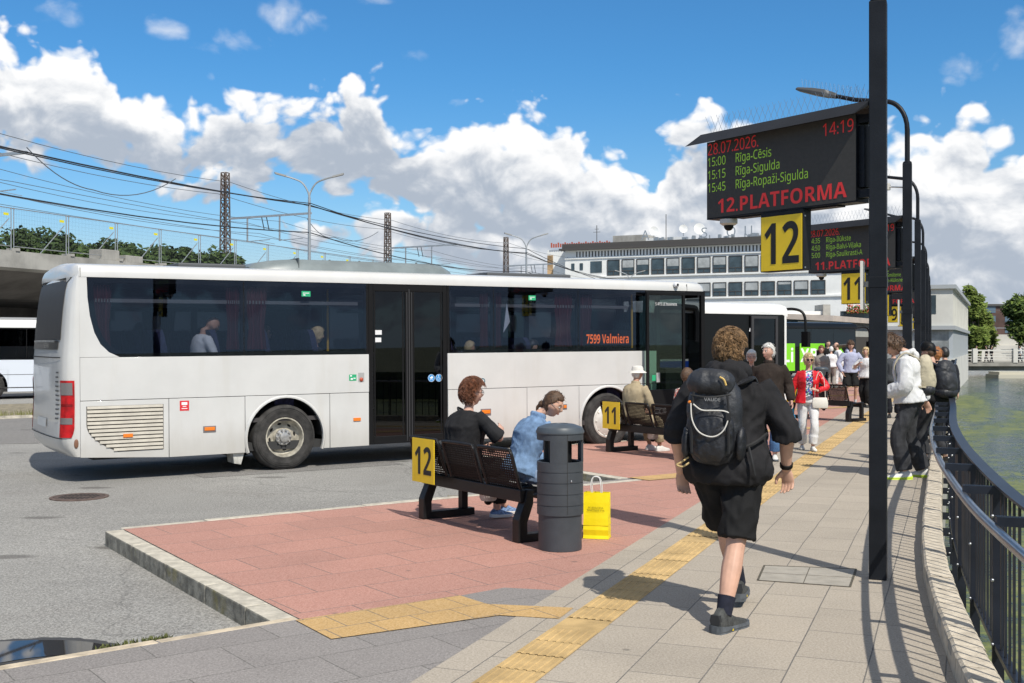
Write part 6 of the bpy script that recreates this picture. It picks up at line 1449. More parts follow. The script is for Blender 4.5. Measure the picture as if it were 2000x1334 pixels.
person('woman in pale grey trench coat and purple scarf beside the far litter bin', V((9.35, 34.4, 0)), yw((-.2, -1)), dict(H=1.66, bulk=1.12, fem=1, vox=.014, seed=37, hair=('bob', .024, .008, 60), hm=H_AUB, skin=SK3, top=('coat', C_GREY, .035, .97, -.14), flare=.03, bottom=('trousers', C_NAVY, .02, .95), shoe=(S_BLK, S_BLK), collar=1))
person('man in white shirt and white trousers leaning away from the crowd', V((13.0, 45.0, 0)), yw((-1, .1)), dict(H=1.78, bulk=1.1, vox=.016, seed=41, hair=('ring', .010, .003, 0), hm=H_BRN, lean=(0, .12), lf=(-.1, .2, 0, 0, 0), rf=(.1, -.2, 0, 0, 0), top=('shirt', C_WHT, .02, .5, -.08), bottom=('trousers', C_WHT, .02, .95), shoe=(S_WHT, S_WHT)))
person('white haired woman in pale blouse behind the grey trench coat', V((12.4, 44.2, 0)), yw((.3, .9)), dict(H=1.60, bulk=1.1, fem=1, vox=.016, seed=43, hair=('short', .022, .007, 0), hm=H_WHITE, top=('blouse', C_WHT, .02, .6, -.08), bottom=('trousers', C_GREY, .02, .95), shoe=(S_BLK, S_BLK), face=0))
person('tall person in black behind the group in white by the green coach', V((12.9, 46.5, 0)), yw((.1, -1)), dict(H=1.85, bulk=1.0, vox=.016, seed=47, hair=('short', .014, .004, 0), hm=H_BLK, top=('jacket', C_BLK2, .02, .97, -.08), bottom=('trousers', C_BLK2, .02, .95), shoe=(S_BLK, S_BLK)))
# ---- people by the canal railing
Op = person('tall youth in white hoodie and baggy grey jeans looking down by the railing', V((5.17, 14.75, 0)), yw((-.93, .30)), dict(H=1.90, bulk=1.0, vox=.0085, cvox=.010, seed=53, hair=('fringe', .034, .012, 420), hm=H_BRN, skin=SK, head=(.15, -.62, 0), hoff=(0, .07, -.03), lean=(0, .06), lf=(-.17, .08, 0, .35, 0), rf=(.15, -.16, 0, -.35, 0),
    lh=(-.12, .30, 1.10), le=(-.6, -.6, -.7), lhd=(.5, .7, .2), rh=(.36, -.22, .92), re=(.9, -.5, 0), top=('hoodie', C_WHOOD, .045, .97, -.02), slv=.012, flare=.02, hood=.62, fold=.012, bottom=('baggy_jeans', C_DGREY, .022, .965), drape=.018, shoe=(S_WHT, S_LIME), fs=1.1))
b = MB(); kk = Op['k']; n_ = Op['N']
for i, (x, z, w_, h_) in enumerate(((-.165, -.14, .05, .03), (-.17, -.19, .06, .04), (-.172, -.25, .05, .05), (-.17, -.32, .045, .03), (-.172, -.36, .05, .028))): b.box(n_.x + x - .012, n_.y - .085, n_.z + z, n_.x + x - .003, n_.y - .085 + w_ + .02, n_.z + z + h_)
def packer(label, info, m, m2, w_, d_, h_, dy, dz, group=None):
    t = thing('backpack', label, 'backpack', info['t'].location, info['t'].rotation_euler.z); c = info['N'] - info['fx'] * dy + V((0, 0, dz)); k = info['k']
    m_ = MB(); pk(m_, c, (w_, d_, h_), None, 2.6); pk(m_, c - info['fx'] * d_ * .6 + V((0, 0, -h_ * .25)), (w_ * .8, d_ * .75, h_ * .6), None, 2.4); link('bag_body', remesh(m_, .011, 3, .009, 8, w_ * 100, [m]), t)
    m_ = MB(); pk(m_, c + V((0, 0, -h_ * .74)), (w_ * 1.02, d_ * 1.25, h_ * .30), None, 2.6); link('bag_base', remesh(m_, .011, 3, .006, 8, 3, [m2]), t)
    for s in (-1, 1):
        sh_ = info['sh'][s]; N_, rt_, fx_ = info['N'], info['rt'], info['fx']; m_ = MB()
        pts = cr([c + rt_ * s * w_ * .5 + fx_ * d_ * .6 + V((0, 0, h_ * .75)), N_ + rt_ * s * .10 * k + V((0, 0, .045 * k)), N_ + rt_ * s * .12 * k + fx_ * .10 * k + V((0, 0, -.03)), N_ + rt_ * s * .13 * k + fx_ * .13 * k + V((0, 0, -.16)), N_ + rt_ * s * .19 * k + fx_ * .06 * k + V((0, 0, -.34)), c + rt_ * s * w_ * .9 + V((0, 0, -h_ * .6))], 5)
        rings = []
        for i, p in enumerate(pts):
            d = (pts[min(i + 1, len(pts) - 1)] - pts[max(0, i - 1)]).normalized(); q = rt_ - d * rt_.dot(d); q = q.normalized(); n2 = d.cross(q); rings.append([p - q * .03 - n2 * .008, p + q * .03 - n2 * .008, p + q * .03 + n2 * .008, p - q * .03 + n2 * .008])
        m_.loft(rings, 0, False, True); m_.build('shoulder_strap', m, t)
    return t
b.build('print', mat('violet_print', (.10, .06, .36), .7), Op['t'])
packer('beige and black backpack worn by the youth in the white hoodie', Op, mat('pack_beige', (.44, .39, .28), .8, var=.1, vs=6, bump=.2, bs=40), M_PACK2, .15, .10, .26, .235, -.26)
b = MB(); w2 = Op['arms'][-1][2]; b.box(w2.x + .02, w2.y + .06, w2.z - .02, w2.x + .10, w2.y + .075, w2.z + .13); ph = b.build('phone', M_BLK, None, bev=.006); ph.location = Op['t'].location; ph.rotation_euler = Op['t'].rotation_euler; tag(ph, 'black phone held by the youth in the white hoodie', 'phone')
Pp = person('person in backward black cap and black jacket leaning by the railing', V((6.14, 16.5, 0)), yw((-.45, .9)), dict(H=1.74, bulk=1.05, vox=.012, seed=59, hair=('short', .014, .004, 60), hm=H_BRN, head=(.35, -.15, 0), lean=(.02, .08), rh=(.30, .30, .95), lh=(-.2, .3, 1.05), top=('jacket', C_BLK2, .035, .97, -.10), bottom=('jeans', C_DGREY, .02, .96), drape=.006, lf=(-.15, .05, 0, 0, 0), rf=(.15, -.05, 0, 0, 0), shoe=(S_BLK, S_SOLE), face=1))
Q = lambda x, y, z: Pp['HM'] @ (V((x, y, z)) * Pp['hk']); b = MB(); rings = []
for r, z in ((.099, .0), (.101, .03), (.097, .07), (.082, .105), (.05, .128), (.002, .134)): rings.append([Q(r * math.cos(a) * .86, r * math.sin(a) * 1.08, z + .02 + .012 * math.sin(a)) for a in [2 * math.pi * i / 24 for i in range(24)]])
b.loft(rings, 0, True, False); b.add([Q(-.06, -.09, .02), Q(-.04, -.15, -.005), Q(0, -.165, -.01), Q(.04, -.15, -.005), Q(.06, -.09, .02), Q(0, -.09, .035)], [(0, 1, 2, 3, 4, 5)]); b.build('cap', M_BLK, Pp['t'])
packer('black backpack worn by the person in the black cap', Pp, M_PACK, M_PACK2, .17, .12, .27, .25, -.24)
Qp = person('woman with ginger hair and blue top by the far railing', V((7.42, 19.9, 0)), yw((.2, .98)), dict(H=1.66, bulk=1.0, fem=1, vox=.013, seed=61, hair=('bob', .026, .010, 160), hm=H_GING, head=(-.5, -.1, 0), top=('blue_top', C_BLUE, .02, .6, -.08), bottom=('trousers', C_NAVY, .02, .95), shoe=(S_BLK, S_BLK), face=0))
person('dark haired person standing beyond the ginger haired woman', V((8.15, 21.4, 0)), yw((.1, 1)), dict(H=1.66, bulk=1.0, vox=.015, seed=67, hair=('short', .02, .006, 0), hm=H_BLK, top=('jacket', C_NAVY, .02, .97, -.08), bottom=('trousers', C_NAVY, .02, .95), shoe=(S_BLK, S_BLK), face=0))
Rp = person('older person in grey jacket and white cap behind the second post', V((8.92, 26.6, 0)), yw((-.4, -.9)), dict(H=1.68, bulk=1.1, vox=.014, seed=71, hair=('short', .012, .004, 0), hm=H_WHITE, skin=SK3, lh=(-.3, .1, .85), rh=(.3, .12, .8), top=('jacket', cloth('grey_jacket', (.07, .075, .08), .2, 6), .03, .97, -.1), bottom=('trousers', C_NAVY, .02, .95), shoe=(S_BLK, S_BLK)))
hat(Rp, C_WHT, .012, 'cap')
person('person in black jacket far along the platform', V((11.0, 31.5, 0)), yw((-.3, -.9)), dict(H=1.72, bulk=1.0, vox=.016, seed=73, hair=('short', .012, .004, 0), hm=H_BRN, top=('jacket', C_BLK2, .03, .97, -.1), bottom=('trousers', C_NAVY, .02, .95), shoe=(S_BLK, S_BLK)))
# ---- passengers in the coach
CM = Matrix.Translation(BO) @ Matrix.Rotation(TH, 4, 'Z')
def rider(label, x, y, z, sp, back=False):
    p = CM @ V((x, y, z)); return person(label, p, TH - math.pi / 2 + (math.pi if back else 0), sit(hip=.10, lf=(-.1, .45, -.45, 0, 0), rf=(.1, .45, -.45, 0, 0), lh=(-.1, .3, .22), rh=(.1, .34, .22), vox=.013, shoe=(S_BLK, S_BLK), **sp))
rider('bald passenger in white tee looking down at the coach rear window', -1.18, .36, 1.36, dict(H=1.75, bulk=1.05, hair=None, skin=SK2, head=(-.3, -.5, 0), hoff=(0, .06, -.02), seed=81, top=('tee', C_WHT, .02, .5, -.05), bottom=('trousers', C_JEAN, .02, .95)))
rider('passenger in sunglasses beside the red coach curtain', -.12, .85, 1.22, dict(H=1.7, fem=1, hair=('bob', .02, .006, 0), hm=H_BRN, seed=83, head=(-.6, 0, 0), glasses=M_BLK, shades=1, top=('top', C_NAVY, .02, .6, -.05), bottom=('trousers', C_NAVY, .02, .95)))
rider('long haired blonde passenger in the coach before the middle door', .55, .38, 1.20, dict(H=1.68, fem=1, hair=('bob', .03, .006, 60), hm=H_LBL, seed=85, face=0, top=('top', C_NAVY, .02, .97, -.05), bottom=('trousers', C_NAVY, .02, .95)))
rider('blond passenger seen low behind the middle door of the coach', 3.25, .40, .98, dict(H=1.7, hair=('short', .02, .006, 0), hm=H_LBL, seed=87, face=0, top=('top', C_BLUE, .02, .97, -.05), bottom=('trousers', C_NAVY, .02, .95)))
rider('grey clad passenger bending forward near the front of the coach', 4.15, .42, 1.12, dict(H=1.75, hair=('short', .016, .004, 0), hm=H_BLK, seed=89, face=0, lean=(0, .3), head=(0, -.6, 0), top=('top', cloth('grey_knit', (.18, .17, .16), .2, 8), .03, .97, -.05), bottom=('trousers', C_NAVY, .02, .95)))
# ------------------------------------------------------------------ background
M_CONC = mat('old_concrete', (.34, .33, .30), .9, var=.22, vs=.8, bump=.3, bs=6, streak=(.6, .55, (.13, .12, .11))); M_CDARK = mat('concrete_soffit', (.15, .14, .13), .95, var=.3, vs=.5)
M_GALV = mat('galvanised', (.40, .42, .43), .4, .6, var=.1, vs=3); M_RUST = mat('rusty_lattice', (.13, .10, .085), .8, .3, var=.4, vs=2); M_WIRE = mat('wire_black', (.02, .02, .022), .6); M_WIRE2 = mat('wire_grey', (.10, .11, .12), .5)
E0 = V((-23.2, 51.6, 0))
def op(t, b_=0, z=6.0): p = E0 + W * t - WP * b_; return V((p.x, p.y, z))
ov = thing('overpass', 'long grey concrete railway overpass running behind the coaches', 'overpass', (0, 0, 0))
b = MB(); rings = []
for t_ in (-70, 170): rings.append([op(t_, 0, 6.0), op(t_, 0, 5.22), op(t_, .25, 5.1), op(t_, .6, 5.05), op(t_, 4.5, 4.0), op(t_, 20, 4.0), op(t_, 20, 6.0)])
b.loft(rings, 0, False, True); b.build('deck', M_CONC, ov)
b = MB()
for t_ in (-70, 170): pass
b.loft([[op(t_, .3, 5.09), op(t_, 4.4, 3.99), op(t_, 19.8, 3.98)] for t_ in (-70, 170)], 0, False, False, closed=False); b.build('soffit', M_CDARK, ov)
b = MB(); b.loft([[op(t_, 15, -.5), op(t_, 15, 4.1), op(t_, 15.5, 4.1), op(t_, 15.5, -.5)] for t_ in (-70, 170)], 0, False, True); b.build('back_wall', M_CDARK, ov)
for t_ in range(-40, 160, 22): b = MB(); p = op(t_, 8, -.5); b.lathe([(.6, 0), (.6, 4.6)], 16, p); b.build('pier', M_CONC, ov)
for px_, w_, h_ in ((222, 1.25, .55), (268, 1.3, .36), (398, 1.5, .32)):
    a_ = (px_ - 1000) / FOC; Yv = (E0.x - .3884 * E0.y) / (a_ - .3884); p = op((Yv - E0.y) / W.y, .6, 6.0)
    b = MB(); b.box(-w_ / 2, -.45, 0, w_ / 2, .45, h_); o = b.build('concrete_block', M_CONC, None, bev=.03, loc=p, rotz=math.atan2(W.y, W.x)); tag(o, {222: 'tallest grey concrete block on the overpass edge', 268: 'middle grey concrete block on the overpass edge beside the tallest', 398: 'low grey concrete block on the overpass edge near the first lattice mast'}[px_], 'concrete block', 'blocks on the overpass edge')
# fence panels
def fence_panel(i, t0_):
    L = 3.4; p = op(t0_, .25, 6.0); t = thing('fence_panel', ORD[i] + ' mesh fence panel along the overpass edge counting from the left', 'fence panel', p, math.atan2(W.y, W.x), 'fence panels along the overpass edge')
    b = MB(); b.tube(cr([(.03, 0, .05), (.03, 0, 1.86), (.06, 0, 1.95), (.16, 0, 1.98), (L - .16, 0, 1.98), (L - .06, 0, 1.95), (L - .03, 0, 1.86), (L - .03, 0, .05)], 3), .024, 6); b.tube([(.03, 0, .22), (L - .03, 0, .22)], .02, 6); b.build('frame', M_GALV, t)
    b = MB()
    for j in range(1, 34): b.beam((L * j / 34, 0, .2), (L * j / 34, 0, 1.96), .0032, .0032)
    for j in range(1, 10): b.beam((.03, 0, .2 + j * .19), (L - .03, 0, .2 + j * .19), .0032, .0032)
    b.build('wire_mesh', M_WIRE2, t)
    b = MB(); b.beam((L - .1, .05, 1.5), (L - 1.1, .7, .0), .04, .04); b.build('brace', M_GALV, t)
    b = MB(); b.box(L - .5, -.03, 1.62, L - .2, -.02, 1.74); b.build('tag_plate', mat('tag_yellow', (.72, .66, .02), .6), t)
    b = MB(); b.box(-.12, -.3, .0, .12, .3, .13); b.build('foot', M_CONC, t)
i_ = 0
for i in range(28):
    p = op(-9.5 + i * 3.5 + 1.7); px_ = 1000 + FOC * p.x / p.y
    if -70 < px_ < 770 and i_ < 20: fence_panel(i_, -9.5 + i * 3.5); i_ += 1
# lattice masts with cross arms
MASTS = [V((-29.9, 57, 6)), V((-20.8, 82.5, 6)), V((-11.8, 108, 6)), V((-.7, 132.8, 6))]
for i, mp in enumerate(MASTS):
    t = thing('lattice_mast', ['rusty lattice mast with a cross arm beyond the left edge', 'tallest rusty lattice railway mast behind the coach rear half', 'rusty lattice mast behind the roof unit of the coach', 'smallest rusty lattice mast beside the white terminal building'][i], 'mast', mp, math.atan2(W.y, W.x), 'railway masts')
    Hm = 8.1; b = MB(); w0, w1 = .29, .20
    cn = lambda z, sx, sy: V((sx * (w0 + (w1 - w0) * z / Hm), sy * (w0 + (w1 - w0) * z / Hm), z))
    for sx in (-1, 1):
        for sy in (-1, 1): b.beam(cn(0, sx, sy), cn(Hm, sx, sy), .075)
    n = 12
    for j in range(n):
        z0, z1 = Hm * j / n, Hm * (j + 1) / n
        for (ax, ay), (bx, by) in (((-1, -1), (1, -1)), ((1, -1), (1, 1)), ((1, 1), (-1, 1)), ((-1, 1), (-1, -1))):
            b.beam(cn(z0, ax, ay), cn(z1, bx, by), .036); b.beam(cn(z1, ax, ay), cn(z0, bx, by), .036); b.beam(cn(z1, ax, ay), cn(z1, bx, by), .04)
    b.build('lattice', M_RUST, t)
    b = MB(); za = 4.75; b.beam((0, -.3, za), (0, -7.2, za + .12), .12, .14); b.build('cross_arm', M_GALV, t)
    for yy in (-1.9, -4.6):
        b = MB(); b.beam((0, yy, za), (0, yy, za - 1.75), .09); b.beam((0, yy, za - 1.7), (0, yy - 1.9, za - 1.62), .05); b.beam((0, yy - .9, za - 1.66), (0, yy - 2.3, za - 1.95), .03); b.build('dropper', M_GALV, t)
    b = MB()
    for yy in (-3.1, -3.5): b.tube([(0, yy, za), (.1, yy - .15, za - .9)], .035, 5)
    b.build('insulator', M_WIRE, t)
def wire(pts_, r, lab, m=M_WIRE, sag=.0, seg=10):
    b = MB(); path = []
    for p, q in zip(pts_, pts_[1:]):
        p, q = V(p), V(q)
        for j in range(seg): u = j / seg; path.append(p.lerp(q, u) - V((0, 0, sag * 4 * u * (1 - u) * ((q - p).length / 30))))
    path.append(V(pts_[-1])); b.tube(path, r, 5); return tag(b.build('overhead_wire', m), lab, 'wire', 'overhead wires')
POSTS = [V((-20.6, 25, -.1)), V((-9.8, 55, -.1)), V((1.07, 85, -.1)), V((12.5, 120.6, -.1))]
pc = lambda z, dx=0: [(p.x + dx, p.y, z) for p in POSTS]
wire(pc(8.42), .030, 'thick black cable strung between the twin arm street lamps', sag=.35); wire(pc(8.5, .08), .022, 'second black cable bundled along the thick one', sag=.5); wire(pc(7.1), .026, 'lower black cable strung on the street lamps', sag=.55)
wire([(-16.0, 37.5, 8.2), (-14.9, 40.5, 7.2), (-13.3, 45, 8.25)], .018, 'slack grey cable loop hanging under the thick cable', M_WIRE2, sag=2.4)
wire([(-10.8, 60, 8.3), (-10.0, 64, 7.7), (-8.0, 68, 8.4)], .018, 'short slack cable loop near the first lattice mast', M_WIRE2, sag=2.4)
wire([(-9.8, 55, 8.4), (1.07, 85, 8.8), (8.0, 100, 7.2), (16, 122, 5.6)], .022, 'black cable dropping past the terminal corner', sag=.3)
k_ = 0
for b_, z in ((-1.9, 9.1), (-1.9, 10.4), (-4.6, 9.1), (-4.6, 10.4), (-2.9, 9.6), (-6.4, 9.5), (.6, 12.6), (-.4, 13.4)):
    pts_ = [V((m_.x, m_.y, 0)) - WP * b_ * 1 + V((0, 0, z)) for m_ in MASTS]; d0 = (pts_[0] - pts_[1]); pts_ = [pts_[0] + d0] + pts_ + [pts_[-1] * 2 - pts_[-2]]
    wire(pts_, .016 if z < 12 else .02, 'thin contact wire over the railway tracks', M_WIRE2, sag=(.5 if z > 9.5 else .12)); k_ += 1
# twin arm street lamps
for i, p in enumerate(POSTS[1:] + [V((21.5, 150, -.1))]):
    t = thing('street_lamp', ['nearest tall grey street lamp with two arms behind the coach', 'middle street lamp with two arms left of the terminal', 'street lamp with two arms in front of the terminal windows', 'farthest street lamp with two arms'][i], 'street lamp', p, .1, 'twin arm street lamps')
    Hl = 10.1 if i < 2 else 9.6
    b = MB(); b.tube([(0, 0, 0), (0, 0, 4), (0, 0, Hl - 1.2)], [.1, .085, .065], 8); b.build('pole', M_GALV, t)
    for s in (-1, 1):
        b = MB(); b.tube(cr([(0, 0, Hl - 1.3), (s * .06, 0, Hl - .95), (s * .35, 0, Hl - .5), (s * .85, 0, Hl - .28), (s * 1.15, 0, Hl - .2)], 4), .042, 7); b.build('arm', M_GALV, t)
        b = MB(); b.prism([(s * 1.1, -.11, Hl - .24), (s * 1.62, -.13, Hl - .10), (s * 1.66, .0, Hl - .08), (s * 1.62, .13, Hl - .10), (s * 1.1, .11, Hl - .24)], (0, 0, .08)); b.build('lamp_head', mat('lamp_grey', (.3, .3, .29), .5), t)
# trees
def leafmat(nm, c): return mat(nm, c, .75, var=.45, vs=.9, spec=.2)
L1, L2, L3, L4 = leafmat('leaf_dark', (.030, .052, .016)), leafmat('leaf_mid', (.05, .082, .022)), leafmat('leaf_light', (.105, .15, .03)), leafmat('leaf_yellow', (.13, .17, .035)); BARK = mat('bark', (.07, .055, .04), .95, var=.3, vs=6)
def tree(label, p, Hh, cr_, n, ls, mats_, seed, group, tk=.18, cz=.62, squash=1.0, name='tree'):
    rnd = random.Random(seed); t = thing(name, label, 'tree', p, 0, group)
    b = MB(); top = Hh * .75; b.tube([(0, 0, -.3), (.05, 0, Hh * .25), (-.05, .05, top)], [tk, tk * .75, tk * .2], 8)
    lobes = []
    for i in range(11):
        a = rnd.uniform(0, 6.28); u = rnd.uniform(0, 1); z = Hh * (cz + (rnd.uniform(-.26, .26))); r = cr_ * (.75 * (1 - abs(z / Hh - cz) * 1.3)) * math.sqrt(u); c = V((math.cos(a) * r, math.sin(a) * r, z)); lobes.append((c, cr_ * rnd.uniform(.32, .55)))
        if i < 8: b.tube(cr([V((0, 0, Hh * rnd.uniform(.25, .5))), c * .5 + V((0, 0, Hh * .28)), c], 3), [tk * .35, tk * .3, tk * .25, tk * .2, tk * .15, tk * .1, tk * .06], 5)
    lobes.append((V((0, 0, Hh * .88)), cr_ * .4))
    b.build('trunk', BARK, t)
    for mi_, m_ in enumerate(mats_):
        b = MB()
        for i in range(n // len(mats_)):
            c, r = lobes[rnd.randrange(len(lobes))] if mi_ != 1 or rnd.random() < .5 else lobes[rnd.randrange(0, len(lobes), 2)]
            d = V((rnd.gauss(0, 1), rnd.gauss(0, 1), rnd.gauss(0, 1))).normalized(); q = c + V((d.x, d.y, d.z * squash)) * r * (rnd.random() ** .4) * (1 + .25 * noise.noise(d * 3 + c))
            u = V((rnd.gauss(0, 1), rnd.gauss(0, 1), rnd.gauss(0, .6))).normalized(); v = u.orthogonal().normalized(); w_ = ls * rnd.uniform(.6, 1.3)
            b.add([q - u * w_, q + v * w_ * .5, q + u * w_, q - v * w_ * .5], [(0, 1, 2, 3)])
        b.build('crown', m_, t, recalc=False)
rt_ = random.Random(5)
for i in range(15):
    px_ = 20 + i * 31; dd = 84 + rt_.uniform(-4, 14); top = [455, 445, 440, 455, 465, 470, 462, 480, 492, 488, 480, 478, 490, 492, 500][i]
    x = (px_ - 1000) / FOC * dd; zt = EYE + (HOR - top) / FOC * dd
    tree(ORD[i] + ' dark tree behind the overpass fence counting from the left', V((x, dd, 1.5)), zt - 1.5, rt_.uniform(2.1, 2.9), 4200, .22, (L1, L2), 100 + i, 'trees behind the overpass')
for i, (px_, dd, top, r, lab) in enumerate(((1893, 119, 552, 1.9, 'tall light green tree behind the canal pavilion'), (1912, 127, 588, 2.1, 'shorter spreading light green tree beside the bridge end'), (1903, 117, 640, 1.5, 'low light green bush like tree by the bridge end'), (1990, 121, 574, 2.2, 'green tree at the right edge beyond the bridge'), (2040, 124, 560, 3, 'large green tree just outside the right edge'))):
    x = (px_ - 1000) / FOC * dd; zt = EYE + (HOR - top) / FOC * dd; tree(lab, V((x, dd, -.4)), zt + .4, r, 4200, .26, (L3, L4) if i < 3 else (L2, L3), 300 + i, 'trees by the canal bridge', cz=.58)
# ---- terminal building
M_TW = mat('terminal_white', (.80, .80, .77), .85, var=.06, vs=.4, streak=(.5, .25, (.38, .36, .33))); M_TG = mat('terminal_glass', (.05, .075, .09), .15, var=.5, vs=.35, spec=.6); M_TD = mat('terminal_dark', (.07, .065, .06), .7); M_CUR = mat('blind_pale', (.36, .38, .38), .8, var=.2, vs=1)
TD = V((.9, -.436, 0)).normalized(); TA = math.atan2(TD.y, TD.x); T0 = V((7.0, 150, 0))
tb = thing('terminal_building', 'long white terminal with two rows of windows and rooftop letters', 'building', T0, TA)
b = MB(); b.box(0, 0, -.2, 36, 16, 13.9); b.box(-3.2, 1.5, -.2, 0, 14, 14.2); b.build('wall', M_TW, tb)
b = MB(); b.box(-.6, -.7, 13.9, 36.5, 16.5, 14.15); b.box(-.3, -.35, 14.15, 36.2, 16, 14.75); b.build('roof', M_TD, tb)
b = MB()
for i in range(77): x = 1.6 + i * .44; b.box(x, -.03, 13.0, x + .16, .01, 13.72)
b.build('vent_band', M_TD, tb)
b = MB(); b.box(0, -.14, 12.75, 36, 0, 12.92); b.box(5, -.22, 10.2, 36, 0, 10.42); b.box(5, -.22, 7.28, 36, 0, 7.5); b.build('ledge', M_TW, tb)
for z0, z1, n0 in ((10.46, 12.5, 0), (7.54, 9.25, 0)):
    for i in range(14):
        x = 6.0 + i * 2.0; w_ = bpy.data.objects.new('window', None); COL.objects.link(w_); w_.parent = tb; w_.location = (x, 0, 0)
        b = MB(); b.box(0, -.04, z0, 1.62, .02, z1); b.build('pane', M_TG, w_)
        b = MB()
        for a in ((-.05, z0, .03, z1), (1.59, z0, 1.67, z1), (0, z1 - .06, 1.62, z1 + .03), (0, z0 - .02, 1.62, z0 + .08), (.78, z0, .84, z0 + .62), (0, z0 + .55, 1.62, z0 + .62)): b.box(a[0], -.10, a[1], a[2], -.03, a[3])
        b.build('frame', M_TD, w_)
        if (i * 7) % 5 > 1: b = MB(); b.box(.06, -.06, z0 + .7 + (i % 3) * .3, 1.55, -.045, z1 - .08); b.build('blind', M_CUR, w_)
for x, z0, z1, w_ in ((.9, 11.3, 12.2, .45), (2.1, 11.3, 12.2, .45), (3.6, 10.9, 12.4, 1.6), (3.6, 8.6, 9.9, 1.6)):
    b = MB(); b.box(x, -.05, z0, x + w_, .02, z1); b.build('window', M_TG, tb)
for x0, x1, z0 in ((8, 44, 3.4),):
    for i in range(11): b = MB(); b.box(x0 + i * 2.4, -.05, z0, x0 + i * 2.4 + 2.0, .02, z0 + 1.9); b.build('window', M_TG, tb)
b = MB(); b.box(-3.21, 1.44, 7, -2.4, 1.49, 13.5); b.build('stained_corner', mat('stain_ochre', (.42, .28, .15), .9, var=.5, vs=.6), tb)
b = MB(); b.box(4.8, 5, 14.7, 9.6, 9, 16.1); b.build('roof_hut', M_CONC, tb)
b = MB(); b.box(9.8, 4, 14.7, 14.8, 8, 15.5); b.build('plant_box', M_WB, tb)
for x, z, r in ((11.9, 15.5, .6), (15.8, 15.6, .55), (17.9, 15.5, .75)):
    b = MB(); Mx = Matrix.Translation((x, 1.0, z + .55)) @ Matrix.Rotation(R(75), 4, 'X') @ Matrix.Rotation(.5, 4, 'Y'); b.lathe([(.001, 0), (r * .5, .06), (r, .2), (r * 1.0, .23), (r * .5, .09), (.001, .03)], 16, M=Mx, caps=False); b.tube([(x, 1.1, 14.7), (x, 1.1, z + .5)], .05, 6); b.build('satellite_dish', M_WB, tb)
b = MB(); b.tube([(12.9, 3, 14.7), (12.9, 3, 18.4)], .05, 5); b.tube([(3.3, 3, 14.7), (3.3, 3, 17.4)], .05, 5); b.beam((2.8, 3, 16.5), (3.8, 3, 16.5), .05); b.beam((3.0, 3, 16.9), (3.6, 3, 16.9), .05); b.build('antenna', M_TD, tb)
for ch, x in zip('ASOUO', (10.6, 18.4, 21.6, 23.8, 26.6)): text('lettering', ch, 1.7, M_GALV, tb, (x, -.1, 14.9))
b = MB()
for i in range(26): b.box(-2.6 + i * .33, 1.2, 14.5, -2.6 + i * .33 + .2, 1.3, 15.0 if i % 3 else 15.15)
b.build('red_sign_frame', mat('sign_red_faded', (.42, .10, .06), .7), tb)
b = MB(); rr = random.Random(9); b.box(12, .55, 14.75, 35, .6, 14.8)
for i in range(60): x = rr.uniform(12, 34); b.box(x, rr.uniform(0, .5), 14.78, x + rr.uniform(.1, .6), .58, 14.75 + rr.uniform(.15, .5))
b.build('roof_antenna_rack', M_GALV, tb)
# low annex with canopy
an = thing('annex', 'low glazed annex with concrete pillar and sloping canopy below the terminal', 'building', (0, 0, 0))
b = MB(); b.box(22.4, 95, -.2, 25.8, 104, 3.2); b.box(22.0, 94.6, 4.1, 25.8, 104, 4.4); b.build('wall', M_TW, an)
b = MB(); b.box(22.5, 95, 3.2, 25.7, 103, 4.1); b.build('glazing', M_TG, an)
b = MB(); b.box(25.8, 94.3, -.2, 26.4, 97, 4.95); b.build('pillar', M_CONC, an)
b = MB()
cd = V((.50, .866, 0)); c0 = V((24.9 + .8, 91, 0)); cp_ = V((.866, -.5, 0))
def can(t_, o_, z): p = c0 + cd * t_ + cp_ * o_; return V((p.x, p.y, z))
b.loft([[can(t_, 0, 3.5), can(t_, 0, 3.95), can(t_, -7, 4.3), can(t_, -7, 3.9)] for t_ in (0, 40)], 0, False, True); b.build('canopy', mat('canopy_beige', (.55, .47, .40), .8, var=.1, vs=1), an)
b = MB(); b.loft([[can(t_, -.5, -.2), can(t_, -.5, 3.55), can(t_, -3, 3.55), can(t_, -3, -.2)] for t_ in (.5, 40)], 0, False, True); b.build('front_wall', mat('annex_grey', (.42, .43, .40), .8, var=.1, vs=.6), an)
b = MB(); b.loft([[can(t_, -.45, .0), can(t_, -.45, 2.3), can(t_, -.48, 2.3), can(t_, -.48, 0)] for t_ in (9, 36)], 0, False, True); b.build('shop_front', M_TD, an)
b = MB(); b.box(34.5, 119.5, 4.2, 38.4, 119.6, 5.1); b.build('balcony_glass', M_TG, an)
fl = thing('flower_bed', 'red flowering plants along the terminal balcony', 'plant', V((36.6, 119, 4.9)))
rr = random.Random(4)
for nm, m_, n_ in (('leaves', L3, 500), ('flowers', mat('flower_red', (.6, .10, .08), .7, var=.4, vs=4), 260)):
    b = MB()
    for i in range(n_): q = V((rr.uniform(-1.6, 1.6), rr.uniform(-.4, .3), abs(rr.gauss(0, .5)))); u = V((rr.gauss(0, 1), rr.gauss(0, 1), rr.gauss(0, 1))).normalized() * .12; v = u.orthogonal(); b.add([q - u, q + v * .6, q + u, q - v * .6], [(0, 1, 2, 3)])
    b.build(nm, m_, fl, recalc=False)
